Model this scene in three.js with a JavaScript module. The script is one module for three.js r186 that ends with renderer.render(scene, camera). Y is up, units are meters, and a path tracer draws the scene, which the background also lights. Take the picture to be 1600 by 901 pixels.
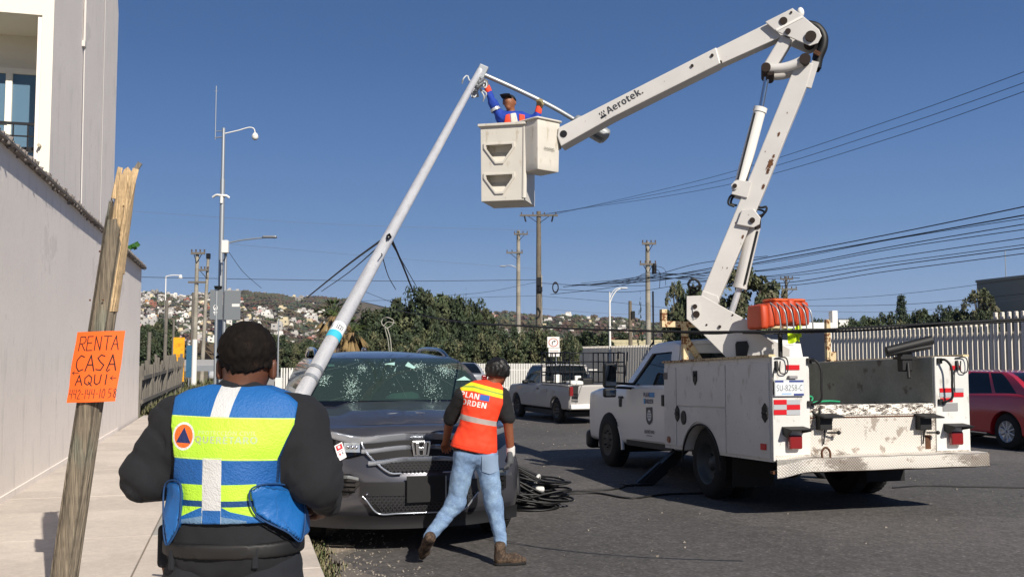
import * as THREE from 'three';
import { mergeGeometries, mergeVertices, toCreasedNormals } from 'three/addons/utils/BufferGeometryUtils.js';
import { RoundedBoxGeometry } from 'three/addons/geometries/RoundedBoxGeometry.js';
import { ImprovedNoise } from 'three/addons/math/ImprovedNoise.js';
import { Brush, Evaluator, SUBTRACTION } from 'three-bvh-csg';

// ---------------------------------------------------------------- camera, sky, sun, exposure
const scene = new THREE.Scene();
const FOCAL = 1550, EYE = 1.68, PITCH = Math.atan(104.5 / FOCAL), THETA = Math.atan(424 / FOCAL);
const camera = new THREE.PerspectiveCamera(2 * Math.atan(450.5 / FOCAL) * 180 / Math.PI, 1600 / 901, 0.1, 20000);
camera.position.set(0, EYE, 0); camera.rotation.x = PITCH; scene.add(camera);
const renderer = new THREE.WebGLRenderer({ antialias: true });
renderer.toneMapping = THREE.LinearToneMapping;
renderer.toneMappingExposure = 1.22;
renderer.shadowMap.enabled = true;

const SUN_AZ = 36 * Math.PI / 180, SUN_EL = 39 * Math.PI / 180;         // behind the camera, to its right
const sunDir = new THREE.Vector3(Math.sin(SUN_AZ) * Math.cos(SUN_EL), Math.sin(SUN_EL), Math.cos(SUN_AZ) * Math.cos(SUN_EL));
const sun = new THREE.DirectionalLight(new THREE.Color().setRGB(1, 0.93, 0.83), 5);
sun.position.copy(sunDir).multiplyScalar(80); sun.target.position.set(0, 0, -12); scene.add(sun, sun.target);
sun.castShadow = true; sun.shadow.radius = 1; sun.shadow.mapSize.set(4096, 4096);
Object.assign(sun.shadow.camera, { left: -45, right: 45, top: 45, bottom: -45, near: 1, far: 260 });
{ // clear-day sky: deep blue overhead, paling to the horizon
  const W = 512, Hh = 256, d = new Float32Array(W * Hh * 4);
  const stops = [[-90, 0.1, 0.095, 0.09], [-3, 0.16, 0.16, 0.16], [0, 0.2992, 0.3893, 0.5287], [3, 0.2172, 0.3238, 0.5], [7, 0.123, 0.227, 0.4262], [12, 0.0779, 0.1656, 0.3648], [17, 0.0525, 0.1213, 0.2885], [22, 0.041, 0.0992, 0.2475], [45, 0.0295, 0.0697, 0.168], [90, 0.0246, 0.0541, 0.1311]];
  for (let j = 0; j < Hh; j++) {
    const el = ((j + .5) / Hh - .5) * 180; let k = 0; while (k < stops.length - 2 && el > stops[k + 1][0]) k++;
    const a = stops[k], b = stops[k + 1]; let f = (el - a[0]) / (b[0] - a[0]); f = Math.min(1, Math.max(0, f));
    for (let i = 0; i < W; i++) { const o = (j * W + i) * 4; for (let c = 0; c < 3; c++) d[o + c] = (a[c + 1] + (b[c + 1] - a[c + 1]) * f); d[o + 3] = 1; }
  }
  const t = new THREE.DataTexture(d, W, Hh, THREE.RGBAFormat, THREE.FloatType);
  t.mapping = THREE.EquirectangularReflectionMapping; t.magFilter = t.minFilter = THREE.LinearFilter; t.needsUpdate = true;
  scene.background = t; scene.environment = t; scene.environmentIntensity = 1;
}
scene.fog = new THREE.FogExp2(new THREE.Color().setRGB(.50, .63, .85), 0.00007);

// ---------------------------------------------------------------- helpers
let seed = 7; const rnd = (a = 1, b) => { seed = (seed * 1664525 + 1013904223) >>> 0; const r = seed / 4294967296; return b === undefined ? r * a : a + r * (b - a); };
const pick = a => a[Math.floor(rnd(a.length))];
const noise3 = new ImprovedNoise(); const nz = (x, y, z) => noise3.noise(x, y, z);
const V = (x, y, z) => new THREE.Vector3(x, y, z);
const CT = Math.cos(THETA), STH = Math.sin(THETA);
const S = (r, t, y = 0) => V(CT * r - STH * t, y, -(STH * r + CT * t));      // street frame: r to the right of the camera, t along the street
function ray(px, py) { const x = (px - 800) / FOCAL, y = -(py - 450.5) / FOCAL, c = Math.cos(PITCH), s = Math.sin(PITCH); return V(x, y * c + s, y * s - c); }
const at = (px, py, depth) => { const r = ray(px, py); return r.multiplyScalar(depth / -r.z).add(V(0, EYE, 0)); };
const lift = (px, depth) => V((px - 800) / FOCAL * depth, 0, -depth);        // a ground point at that bearing and depth
const heightAt = (py, depth) => at(800, py, depth).y;
camera.updateMatrixWorld(true); const camInv = camera.matrixWorld.clone().invert();
const clamp = (v, a, b) => Math.min(b, Math.max(a, v)), lerp = (a, b, t) => a + (b - a) * t, sst = (a, b, x) => { const t = clamp((x - a) / (b - a), 0, 1); return t * t * (3 - 2 * t); };

const used = {};
function numbered(n) { used[n] = (used[n] || 0) + 1; return used[n] === 1 ? n : n + '_' + String(used[n] - 1).padStart(3, '0'); }
function thing(name, label, category, pos, turn = 0, group) {
  const o = new THREE.Group(); o.name = numbered(name); scene.add(o);
  if (pos) o.position.copy(pos); o.rotation.y = turn; o.userData = { label, category }; if (group) o.userData.group = group; return o;
}
function copy(root, label, pos, turn, group) { const r = root.clone(); r.name = numbered(root.name.replace(/_\d{3}$/, '')); scene.add(r); if (pos) r.position.copy(pos); if (turn !== undefined) r.rotation.y = turn; r.userData = { ...root.userData, label }; if (group) r.userData.group = group; return r; }
function metreUV(g) {
  const p = g.attributes.position, n = g.attributes.normal, uv = new Float32Array(p.count * 2);
  for (let i = 0; i < p.count; i++) {
    const ax = Math.abs(n.getX(i)), ay = Math.abs(n.getY(i)), az = Math.abs(n.getZ(i)); let u, v;
    if (ay >= ax && ay >= az) { u = p.getX(i); v = p.getZ(i); } else if (ax >= az) { u = p.getZ(i); v = p.getY(i); } else { u = p.getX(i); v = p.getY(i); }
    uv[2 * i] = u; uv[2 * i + 1] = v;
  }
  g.setAttribute('uv', new THREE.BufferAttribute(uv, 2));
}
function join(list, keepUV) {
  list = (Array.isArray(list) ? list : [list]).flat(9);
  const out = list.map(g => { const h = g.index ? g.toNonIndexed() : g.clone(); if (!h.attributes.normal) h.computeVertexNormals(); for (const k of Object.keys(h.attributes)) if (!['position', 'normal', 'uv', 'color'].includes(k)) h.deleteAttribute(k); if (!h.attributes.uv) h.setAttribute('uv', new THREE.BufferAttribute(new Float32Array(h.attributes.position.count * 2), 2)); h.morphAttributes = {}; return h; });
  const col = out.some(g => g.attributes.color); if (col) for (const g of out) if (!g.attributes.color) g.setAttribute('color', new THREE.BufferAttribute(new Float32Array(g.attributes.position.count * 3).fill(1), 3));
  const m = out.length > 1 ? mergeGeometries(out) : out[0]; m.clearGroups(); if (!keepUV) metreUV(m); return m;
}
function part(parent, name, geos, material, keepUV) { const m = new THREE.Mesh(join(geos, keepUV), material); m.name = name; m.castShadow = m.receiveShadow = true; parent.add(m); return m; }
function solo(name, label, category, geos, material, group, keepUV) { const m = part(scene, numbered(name), geos, material, keepUV); m.userData = { label, category }; if (group) m.userData.group = group; return m; }
function struct(name, geos, material, keepUV) { const m = part(scene, name, geos, material, keepUV); m.userData = { kind: 'structure' }; return m; }
// geometry
const mv = (g, p, r) => { if (r) { g.rotateX(r[0] || 0); g.rotateY(r[1] || 0); g.rotateZ(r[2] || 0); } if (p) g.translate(p[0], p[1], p[2]); return g; };
const box = (w, h, d, p, r) => mv(new THREE.BoxGeometry(w, h, d), p, r);
const rbox = (w, h, d, rad, p, r, seg = 2) => mv(new RoundedBoxGeometry(w, h, d, seg, Math.min(rad, w / 2.01, h / 2.01, d / 2.01)), p, r);
const box2 = (x0, x1, y0, y1, z0, z1, rad) => rad ? rbox(Math.abs(x1 - x0), Math.abs(y1 - y0), Math.abs(z1 - z0), rad, [(x0 + x1) / 2, (y0 + y1) / 2, (z0 + z1) / 2]) : box(Math.abs(x1 - x0), Math.abs(y1 - y0), Math.abs(z1 - z0), [(x0 + x1) / 2, (y0 + y1) / 2, (z0 + z1) / 2]);
const v3 = a => a.isVector3 ? a : V(a[0], a[1], a[2]);
function bar(a, b, r1, r2 = r1, seg = 10, open = false) { a = v3(a); b = v3(b); const d = b.clone().sub(a), g = new THREE.CylinderGeometry(r2, r1, d.length(), seg, 1, open); g.applyQuaternion(new THREE.Quaternion().setFromUnitVectors(V(0, 1, 0), d.normalize())); g.translate((a.x + b.x) / 2, (a.y + b.y) / 2, (a.z + b.z) / 2); return g; }
function beam(a, b, w, h, rad = 0) { a = v3(a); b = v3(b); const d = b.clone().sub(a), g = rad ? rbox(w, h, d.length(), rad) : new THREE.BoxGeometry(w, h, d.length()); const m = new THREE.Matrix4().lookAt(b, a, Math.abs(d.clone().normalize().y) > .99 ? V(1, 0, 0) : V(0, 1, 0)); g.applyMatrix4(m); g.translate((a.x + b.x) / 2, (a.y + b.y) / 2, (a.z + b.z) / 2); return g; }
const tube = (pts, r, seg = 40, rs = 6, closed = false) => new THREE.TubeGeometry(new THREE.CatmullRomCurve3(pts.map(v3), closed), seg, r, rs, closed);
function sag(a, b, drop, r, seg = 24) { a = v3(a); b = v3(b); const p = []; for (let i = 0; i <= 10; i++) { const t = i / 10; p.push(a.clone().lerp(b, t).add(V(0, -4 * drop * t * (1 - t), 0))); } return tube(p, r, seg, 5); }
const shape = pts => new THREE.Shape(pts.map(p => new THREE.Vector2(p[0], p[1])));
function prism(pts, z0, z1, bev = 0, holes = []) { const s = pts instanceof THREE.Shape ? pts : shape(pts); for (const h of holes) s.holes.push(new THREE.Path(h.map(p => new THREE.Vector2(p[0], p[1])))); const g = new THREE.ExtrudeGeometry(s, { depth: Math.max(1e-4, z1 - z0 - 2 * bev), bevelEnabled: bev > 0, bevelThickness: bev, bevelSize: bev, bevelOffset: -bev, bevelSegments: 2, curveSegments: 20 }); g.translate(0, 0, z0 + bev); return g; }
const prismX = (pts, x0, x1, bev = 0, holes = []) => prism(pts.map(p => [-p[0], p[1]]), x0, x1, bev, holes.map(h => h.map(p => [-p[0], p[1]]))).rotateY(Math.PI / 2);   // pts are [z, y]
function surf(nu, nv, fn, closeU = false) {
  const pos = [], uv = [], idx = []; for (let j = 0; j <= nv; j++) for (let i = 0; i <= nu; i++) { const p = fn(i / nu, j / nv); pos.push(p[0], p[1], p[2]); uv.push(i / nu, j / nv); }
  for (let j = 0; j < nv; j++) for (let i = 0; i < nu; i++) { const a = j * (nu + 1) + i, b = a + 1, c = a + nu + 1, d = c + 1; idx.push(a, b, c, b, d, c); }
  const g = new THREE.BufferGeometry(); g.setAttribute('position', new THREE.Float32BufferAttribute(pos, 3)); g.setAttribute('uv', new THREE.Float32BufferAttribute(uv, 2)); g.setIndex(idx); g.computeVertexNormals();
  if (closeU) { const n = g.attributes.normal; for (let j = 0; j <= nv; j++) { const a = j * (nu + 1), b = a + nu; const m = V(n.getX(a) + n.getX(b), n.getY(a) + n.getY(b), n.getZ(a) + n.getZ(b)).normalize(); n.setXYZ(a, m.x, m.y, m.z); n.setXYZ(b, m.x, m.y, m.z); } }
  return g;
}
// a box with rounded edges, enough vertices to bend, and a map that bends it
function soft(hx, hy, hz, r, seg, map, crease) {
  const g0 = new THREE.BoxGeometry(2, 2, 2, seg[0], seg[1], seg[2]); g0.deleteAttribute('uv'); g0.deleteAttribute('normal'); const g = mergeVertices(g0, 1e-5), p = g.attributes.position;
  const sp = (v, h) => { const a = Math.abs(v), e = r / h, inner = 1 - e; const k = a < .72 ? a / .72 * inner : inner + (a - .72) / .28 * e; return Math.sign(v) * k * h; };
  for (let i = 0; i < p.count; i++) {
    const q = V(sp(p.getX(i), hx), sp(p.getY(i), hy), sp(p.getZ(i), hz)), c = V(clamp(q.x, -hx + r, hx - r), clamp(q.y, -hy + r, hy - r), clamp(q.z, -hz + r, hz - r)), n = q.clone().sub(c);
    const L = n.length(); if (L > 1e-9) { const m = Math.max(Math.abs(n.x), Math.abs(n.y), Math.abs(n.z)); q.copy(c).addScaledVector(n, m / L); }
    const o = map ? map(q.x, q.y, q.z) : [q.x, q.y, q.z]; p.setXYZ(i, o[0], o[1], o[2]);
  }
  g.computeVertexNormals(); return crease ? toCreasedNormals(g, crease) : g;
}
const csg = new Evaluator(); csg.useGroups = false; csg.attributes = ['position', 'normal'];
function cut(g, tools) { let a = new Brush(prep(g)); a.updateMatrixWorld(); for (const t of tools) { const b = new Brush(prep(t)); b.updateMatrixWorld(); a = csg.evaluate(a, b, SUBTRACTION); } return a.geometry; }
function prep(g) { const h = g.clone(); for (const k of Object.keys(h.attributes)) if (k !== 'position' && k !== 'normal') h.deleteAttribute(k); if (!h.attributes.normal) h.computeVertexNormals(); return h; }
const cylX = (r, x0, x1, y, z, seg = 32) => bar([x0, y, z], [x1, y, z], r, r, seg);

// ---------------------------------------------------------------- textures
function lattice(n, s) { const a = new Float32Array(n * n); let q = s * 7919 + 13; for (let i = 0; i < n * n; i++) { q = (q * 1664525 + 1013904223) >>> 0; a[i] = q / 4294967296; } return a; }
function vnoise(n, s) { const a = lattice(n, s); return (u, v) => { u = ((u % 1) + 1) % 1 * n; v = ((v % 1) + 1) % 1 * n; const i = Math.floor(u), j = Math.floor(v), f = u - i, g = v - j, F = f * f * (3 - 2 * f), G = g * g * (3 - 2 * g), i1 = (i + 1) % n, j1 = (j + 1) % n; return lerp(lerp(a[j * n + i], a[j * n + i1], F), lerp(a[j1 * n + i], a[j1 * n + i1], F), G); }; }
function fbm(n, oct, s) { const f = []; for (let i = 0; i < oct; i++) f.push(vnoise(n << i, s + i)); return (u, v) => { let r = 0, w = .5, t = 0; for (const g of f) { r += g(u, v) * w; t += w; w *= .55; } return r / t; }; }
function tex(w, h, fn, metres, srgb = true, mh) {
  const d = new Uint8Array(w * h * 4); for (let j = 0; j < h; j++) for (let i = 0; i < w; i++) { const c = fn((i + .5) / w, (j + .5) / h), o = 4 * (j * w + i); if (typeof c === 'number') d[o] = d[o + 1] = d[o + 2] = clamp(c * 255, 0, 255); else { d[o] = clamp(c[0] * 255, 0, 255); d[o + 1] = clamp(c[1] * 255, 0, 255); d[o + 2] = clamp(c[2] * 255, 0, 255); } d[o + 3] = 255; }
  const t = new THREE.DataTexture(d, w, h); t.wrapS = t.wrapT = THREE.RepeatWrapping; t.magFilter = THREE.LinearFilter; t.minFilter = THREE.LinearMipmapLinearFilter; t.generateMipmaps = true; if (srgb) t.colorSpace = THREE.SRGBColorSpace; if (metres) t.repeat.set(1 / metres, 1 / (mh || metres)); t.needsUpdate = true; return t;
}
const mixc = (a, b, t) => [lerp(a[0], b[0], t), lerp(a[1], b[1], t), lerp(a[2], b[2], t)];
function mat(color, rough = .7, metal = 0, extra = {}) { const m = new THREE.MeshStandardMaterial({ roughness: rough, metalness: metal, side: THREE.DoubleSide, ...extra }); if (color !== null) m.color.set(color); return m; }
const phys = (color, o) => { const m = new THREE.MeshPhysicalMaterial({ side: THREE.DoubleSide, ...o }); if (color !== null) m.color.set(color); return m; };
const N1 = fbm(8, 5, 11), N2 = fbm(4, 6, 31), N3 = fbm(32, 4, 51), N4 = fbm(64, 3, 71), N5 = fbm(3, 5, 91);
const WN1 = (u, v) => .5 * vWa(u * 6, v) + .5 * vWb(u * 3, v), vWa = vnoise(8, 201), vWb = vnoise(16, 202), WN2 = (u, v) => vWc(u * 6, v), vWc = vnoise(32, 203);
function fbmW(u, v) { return .6 * WN1(u, v) + .4 * WN2(u, v); }
function paper(w, h, draw) { const c = document.createElement('canvas'); c.width = w; c.height = h; const x = c.getContext('2d'); draw(x, w, h); const t = new THREE.CanvasTexture(c); t.colorSpace = THREE.SRGBColorSpace; t.anisotropy = 4; return t; }

const M = {
  asphalt: mat(null, .93, 0, { map: tex(1400, 1400, (u, v) => { const g = N3(u * 5, v * 5), f = N4(u * 11, v * 11), c = N2(u, v), d = N1(u, v); const crack = sst(.006, .002, Math.abs(d - .5)) * sst(.46, .52, c), patch = sst(.555, .56, N5(u, v)); let l = .318 + (g - .5) * .08 + (f - .5) * .20 + (c - .5) * .13 + patch * .022; if (f > .78) l += .09; l *= 1 - .45 * crack; return [l * 1.03, l * .99, l * .965]; }, 13), bumpMap: tex(512, 512, (u, v) => N4(u * 4, v * 4), 1.1, false), bumpScale: .0012 }),
  concrete: mat(null, .92, 0, { map: tex(1024, 1024, (u, v) => { const c = N2(u, v), g = N3(u * 2, v * 2), f = N4(u * 4, v * 4), st = sst(.58, .75, N5(u, v)); const l = .79 + (c - .5) * .12 + (g - .5) * .07 + (f - .5) * .07 - st * .05; return [l, l * .945, l * .885]; }, 3.3), bumpMap: tex(512, 512, (u, v) => N4(u * 3, v * 3), .9, false), bumpScale: .0006 }),
  concreteGrey: mat(null, .92, 0, { map: tex(512, 512, (u, v) => { const c = N2(u, v), f = N4(u * 3, v * 3), l = .64 + (c - .5) * .16 + (f - .5) * .1; return [l, l * .985, l * .95]; }, 2.6) }),
  plaster: mat(null, .95, 0, { map: tex(1024, 1024, (u, v) => { const c = N2(u, v), s = fb1(u, v), f = N4(u * 2, v * 2); let l = .955 + (c - .5) * .05 + (f - .5) * .035 - sst(.55, .8, s) * .05; const st = sst(.60, .70, N2(u, v) + .25 * (N4(u, v) - .5)); l *= 1 - .06 * st; return [l, l * .96, l * .92]; }, 4.2), bumpMap: tex(512, 512, (u, v) => .6 * N3(u * 2, v * 2) + .4 * N2(u, v), 1.6, false), bumpScale: .0018 }),
};
function fb1(u, v) { return N1(u * 4, v); }
// ---------------------------------------------------------------- setting
Object.assign(M, {
  earth: mat(null, 1, 0, { map: tex(512, 512, (u, v) => { const c = N2(u, v), g = N3(u * 2, v * 2); return mixc([.42, .37, .29], [.33, .36, .23], sst(.4, .62, c)).map(x => x * (.85 + .35 * g)); }, 6) }),
  grass: mat(null, 1, 0, { vertexColors: true }),
  hill: mat(null, 1, 0, { map: tex(512, 512, (u, v) => { const c = N2(u, v), g = N3(u, v); return mixc([.36, .32, .25], [.25, .27, .18], sst(.38, .6, c)).map(x => x * (.7 + .6 * g)); }, 220) }),
  mountain: mat('#4d5550', 1), cream: mat('#e5dfd0', .9), white: mat('#e2e0da', .8), greyWall: mat('#8d8d8e', .92),
  black: mat('#121213', .6), rubber: mat('#141414', .85), darkMetal: mat('#26272a', .5, .6), glassDark: phys('#0b1116', { roughness: .06, metalness: 0, clearcoat: 1, clearcoatRoughness: .04 }),
  wood: mat(null, .95, 0, { map: tex(512, 1024, (u, v) => { const g = fbmW(u, v), f = N4(u * 4, v), c = N2(u, v); const l = .30 + .34 * g + (f - .5) * .1; return mixc([l * .95, l * .87, l * .75], [l * .88, l * .89, l * .79], sst(.4, .6, c)); }, .5, true, 2.2), bumpMap: tex(512, 512, (u, v) => fbmW(u, v), .5, false, 2.2), bumpScale: .012 }),
  woodFresh: mat(null, .9, 0, { map: tex(256, 512, (u, v) => { const g = fbmW(u, v), l = .58 + .40 * g; return [l * 1.0, l * .86, l * .66]; }, .25, true, 1), bumpMap: tex(256, 256, (u, v) => fbmW(u, v), .2, false, 1), bumpScale: .012 }),
  woodGrey: mat(null, .95, 0, { map: tex(256, 512, (u, v) => { const l = .28 + .3 * fbmW(u, v); return [l, l * .95, l * .88]; }, .4, true, 2) }),
  poleConcrete: mat(null, .9, 0, { map: tex(256, 512, (u, v) => { const l = .58 + .18 * (N1(u, v) - .5) + .1 * (N4(u, v) - .5); return [l, l * .96, l * .88]; }, 1.5) }),
  steel: mat('#a9adb0', .45, .65), galv: mat(null, .38, .35, { map: tex(256, 512, (u, v) => { const l = .80 + .14 * (N1(u, v) - .5) + .16 * (N4(u * 2, v * 2) - .5); return [l, l, l * 1.01]; }, .8) }),
  paintWhite: mat(null, .42, 0, { map: tex(512, 512, (u, v) => { const c = N2(u, v), f = N4(u * 2, v * 2), s = sst(.60, .74, N1(u * 2, v)), p = sst(.74, .78, N3(u, v)); let k = [.86, .855, .835]; k = mixc(k, [.66, .63, .58], s * .45); k = mixc(k, [.46, .42, .38], sst(.70, .80, .5 * N1(u * 2, v * 2) + .5 * N4(u * 2, v)) * .6); const l = .97 + (c - .5) * .1 + (f - .5) * .05; return k.map(x => x * l); }, 1.4), roughnessMap: null }),
  tile: mat(null, .9, 0, { map: tex(128, 128, (u, v) => { const l = .42 + .3 * (N1(u, v) - .5) + .2 * (N4(u, v) - .5); return [l * 1.02, l * .96, l * .92]; }, .4) }),
  wire: mat('#17181b', .7), wireGrey: mat('#6d7076', .7),
});
const street = () => { const g = new THREE.Group(); return g; };
// ground sheet, road, verge
{ // the ground: flat round the street, reaching the horizon
  const g = new THREE.CircleGeometry(9000, 96); g.rotateX(-Math.PI / 2); g.translate(0, -.012, 0); struct('ground', g, M.earth);
  const rd = surf(30, 90, (u, v) => { const r = lerp(.62, 26, u), t = lerp(-14, 120, v), p = S(r, t, .0); return [p.x, p.y, p.z]; }); struct('road', rd, M.asphalt);
  const vg = surf(4, 80, (u, v) => { const t = lerp(27.5, 110, v), p = S(lerp(-6, .4, u), t, .05 + .06 * nz(u * 3, t * .4, 0)); return [p.x, p.y, p.z]; }); struct('verge', vg, M.earth);
}
function local(o) { o.rotation.y = THETA; return o; }                       // street frame: local x = r, local z = -t
{ // pavement: slabs poured between narrow joints, kerb in lengths
  const pav = new THREE.Group(); pav.name = 'pavement'; pav.userData = { kind: 'structure' }; scene.add(local(pav));
  part(pav, 'bedding', box2(-2.4, .36, -.02, .085, 6, -27.5), M.greyWall);
  const ts = [-6, -3.4, -.8, 1.8, 4.4, 6.9, 9.2, 11.9, 14.6, 17.2, 19.9, 22.5, 25, 27.5];
  for (let i = 0; i < ts.length - 1; i++) for (const [a, b] of [[-2.395, -.72], [-.708, .345]]) {
    const w = b - a, d = ts[i + 1] - ts[i] - .014, right = a > -1; const s = part(pav, 'slab', rbox(w, .05, d, .006, [(a + b) / 2, .105 + rnd(-.002, .002), -(ts[i] + ts[i + 1]) / 2]), right && (i === 7 || i === 8 || i === 6) ? M.concreteGrey : M.concrete);
  }
  for (let t = -6; t < 27; t += 1.5) part(pav, 'kerbstone', rbox(.24, .28, 1.488, .022, [.485, -.008 + rnd(-.003, .003), -(t + .75)]), M.concrete);
}
{ // weeds and litter along the kerb foot: blades of dry grass
  const mk = (n, area, hmin, hmax, cols) => {
    const pos = [], col = [], nor = []; for (let i = 0; i < n; i++) {
      const [x, y, z] = area(); const h = rnd(hmin, hmax), a = rnd(6.28), w = rnd(.004, .009) * (hmax > .2 ? 2.2 : 1), lx = rnd(-.5, .5) * h, lz = rnd(-.5, .5) * h, c = pick(cols);
      pos.push(x - Math.cos(a) * w, y, z - Math.sin(a) * w, x + Math.cos(a) * w, y, z + Math.sin(a) * w, x + lx, y + h, z + lz); for (let k = 0; k < 3; k++) { col.push(...c); nor.push(0, .8, .6); }
    }
    const g = new THREE.BufferGeometry(); g.setAttribute('position', new THREE.Float32BufferAttribute(pos, 3)); g.setAttribute('color', new THREE.Float32BufferAttribute(col, 3)); g.setAttribute('normal', new THREE.Float32BufferAttribute(nor, 3)); return g;
  };
  const dry = [[.20, .17, .09], [.13, .14, .06], [.08, .11, .04], [.27, .23, .14]];
  const a = part(scene, 'kerb_grass', mk(5200, () => { const t = 6.5 + rnd(12) * rnd(.2, 1), cl = nz(t * 2.3, 4, 1); const p = S(.62 + Math.abs(rnd(-1, 1) * rnd(1)) * (.16 + .2 * Math.max(0, cl)), t, .002); return [p.x, p.y, p.z]; }, .012, .06, dry), M.grass); a.userData = { kind: 'stuff', label: 'dry weeds growing along the foot of the kerb', category: 'grass' };
  const b = part(scene, 'verge_grass', mk(16000, () => { const t = 27.6 + 40 * rnd(1) * rnd(1), p = S(rnd(-3.2, -.6) + .4 * nz(t, 0, 0), t, .06); return [p.x, p.y, p.z]; }, .08, .38, [[.19, .19, .09], [.12, .15, .06], [.22, .20, .11]]), M.grass); b.userData = { kind: 'stuff', label: 'dry grass on the verge beyond the white wall', category: 'grass' };
  const gv = []; for (let i = 0; i < 900; i++) { const t = 7 + rnd(9) * rnd(1), p = S(.64 + rnd(1) * rnd(1) * .9, t, .004); const s = rnd(.004, .016); gv.push(mv(new THREE.TetrahedronGeometry(s), [p.x, p.y, p.z], [rnd(3), rnd(3), 0])); }
  for (let i = 0; i < 260; i++) { const p = S(rnd(.8, 12), rnd(7.6, 24), .004), s = rnd(.006, .02); gv.push(mv(new THREE.TetrahedronGeometry(s), [p.x, p.y, p.z], [rnd(3), rnd(3), 0])); }
  const c = part(scene, 'grit', gv, mat('#8b8378', 1)); c.userData = { kind: 'stuff', label: 'loose grit and small stones on the road', category: 'gravel' };
}
{ // the long white wall beside the pavement, with a row of roof tiles on top
  const w = local(thing('boundary_wall', 'tall off-white plastered wall with tile coping beside the pavement', 'wall'));
  part(w, 'wall_panel', box2(-2.62, -2.4, 0, 3.86, 6, -21.9), M.plaster);
  part(w, 'wall_panel', box2(-2.66, -2.44, 0, 3.86, -21.9, -26.5), M.plaster);
  const tg = new THREE.CylinderGeometry(.034, .042, .34, 8, 1, false, 0, Math.PI); const inner = new THREE.CylinderGeometry(.026, .034, .34, 8, 1, false, 0, Math.PI);
  const tile = join([mv(tg, null, [0, -Math.PI / 2, 0]), mv(inner, null, [0, -Math.PI / 2, 0])]); tile.rotateZ(0); metreUV(tile);
  part(w, 'mortar_bed', prism([[-2.72, 3.86], [-2.31, 3.85], [-2.31, 3.88], [-2.52, 3.93], [-2.72, 3.89]], -6, 26.4).translate(0, 0, -20.4), M.tile);
  for (let t = 5.2, i = 0; t < 26.4; t += .092, i++) {
    const m = new THREE.Mesh(tile, M.tile); m.name = 'coping_tile'; m.castShadow = m.receiveShadow = true; m.rotation.order = 'YXZ'; m.rotation.set(0, rnd(-.08, .08), -Math.PI / 2 - .25 + rnd(-.04, .04)); m.position.set(-2.49 + rnd(-.025, .025), 3.925 + rnd(-.006, .006), -t); w.add(m);
  }
  const lip = []; for (let t = 8; t < 26.4; t += .21) lip.push(mv(new THREE.DodecahedronGeometry(rnd(.012, .028)), [-2.33 + rnd(-.03, .02), 3.83 + rnd(-.03, .01), -t], [rnd(3), rnd(3), 0]));
  part(w, 'mortar_crumbs', lip, M.tile).userData = { kind: 'stuff' };
  part(w, 'skirting', box2(-2.4, -2.385, .12, .2, 6, -21.85), M.plaster);
}
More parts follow.
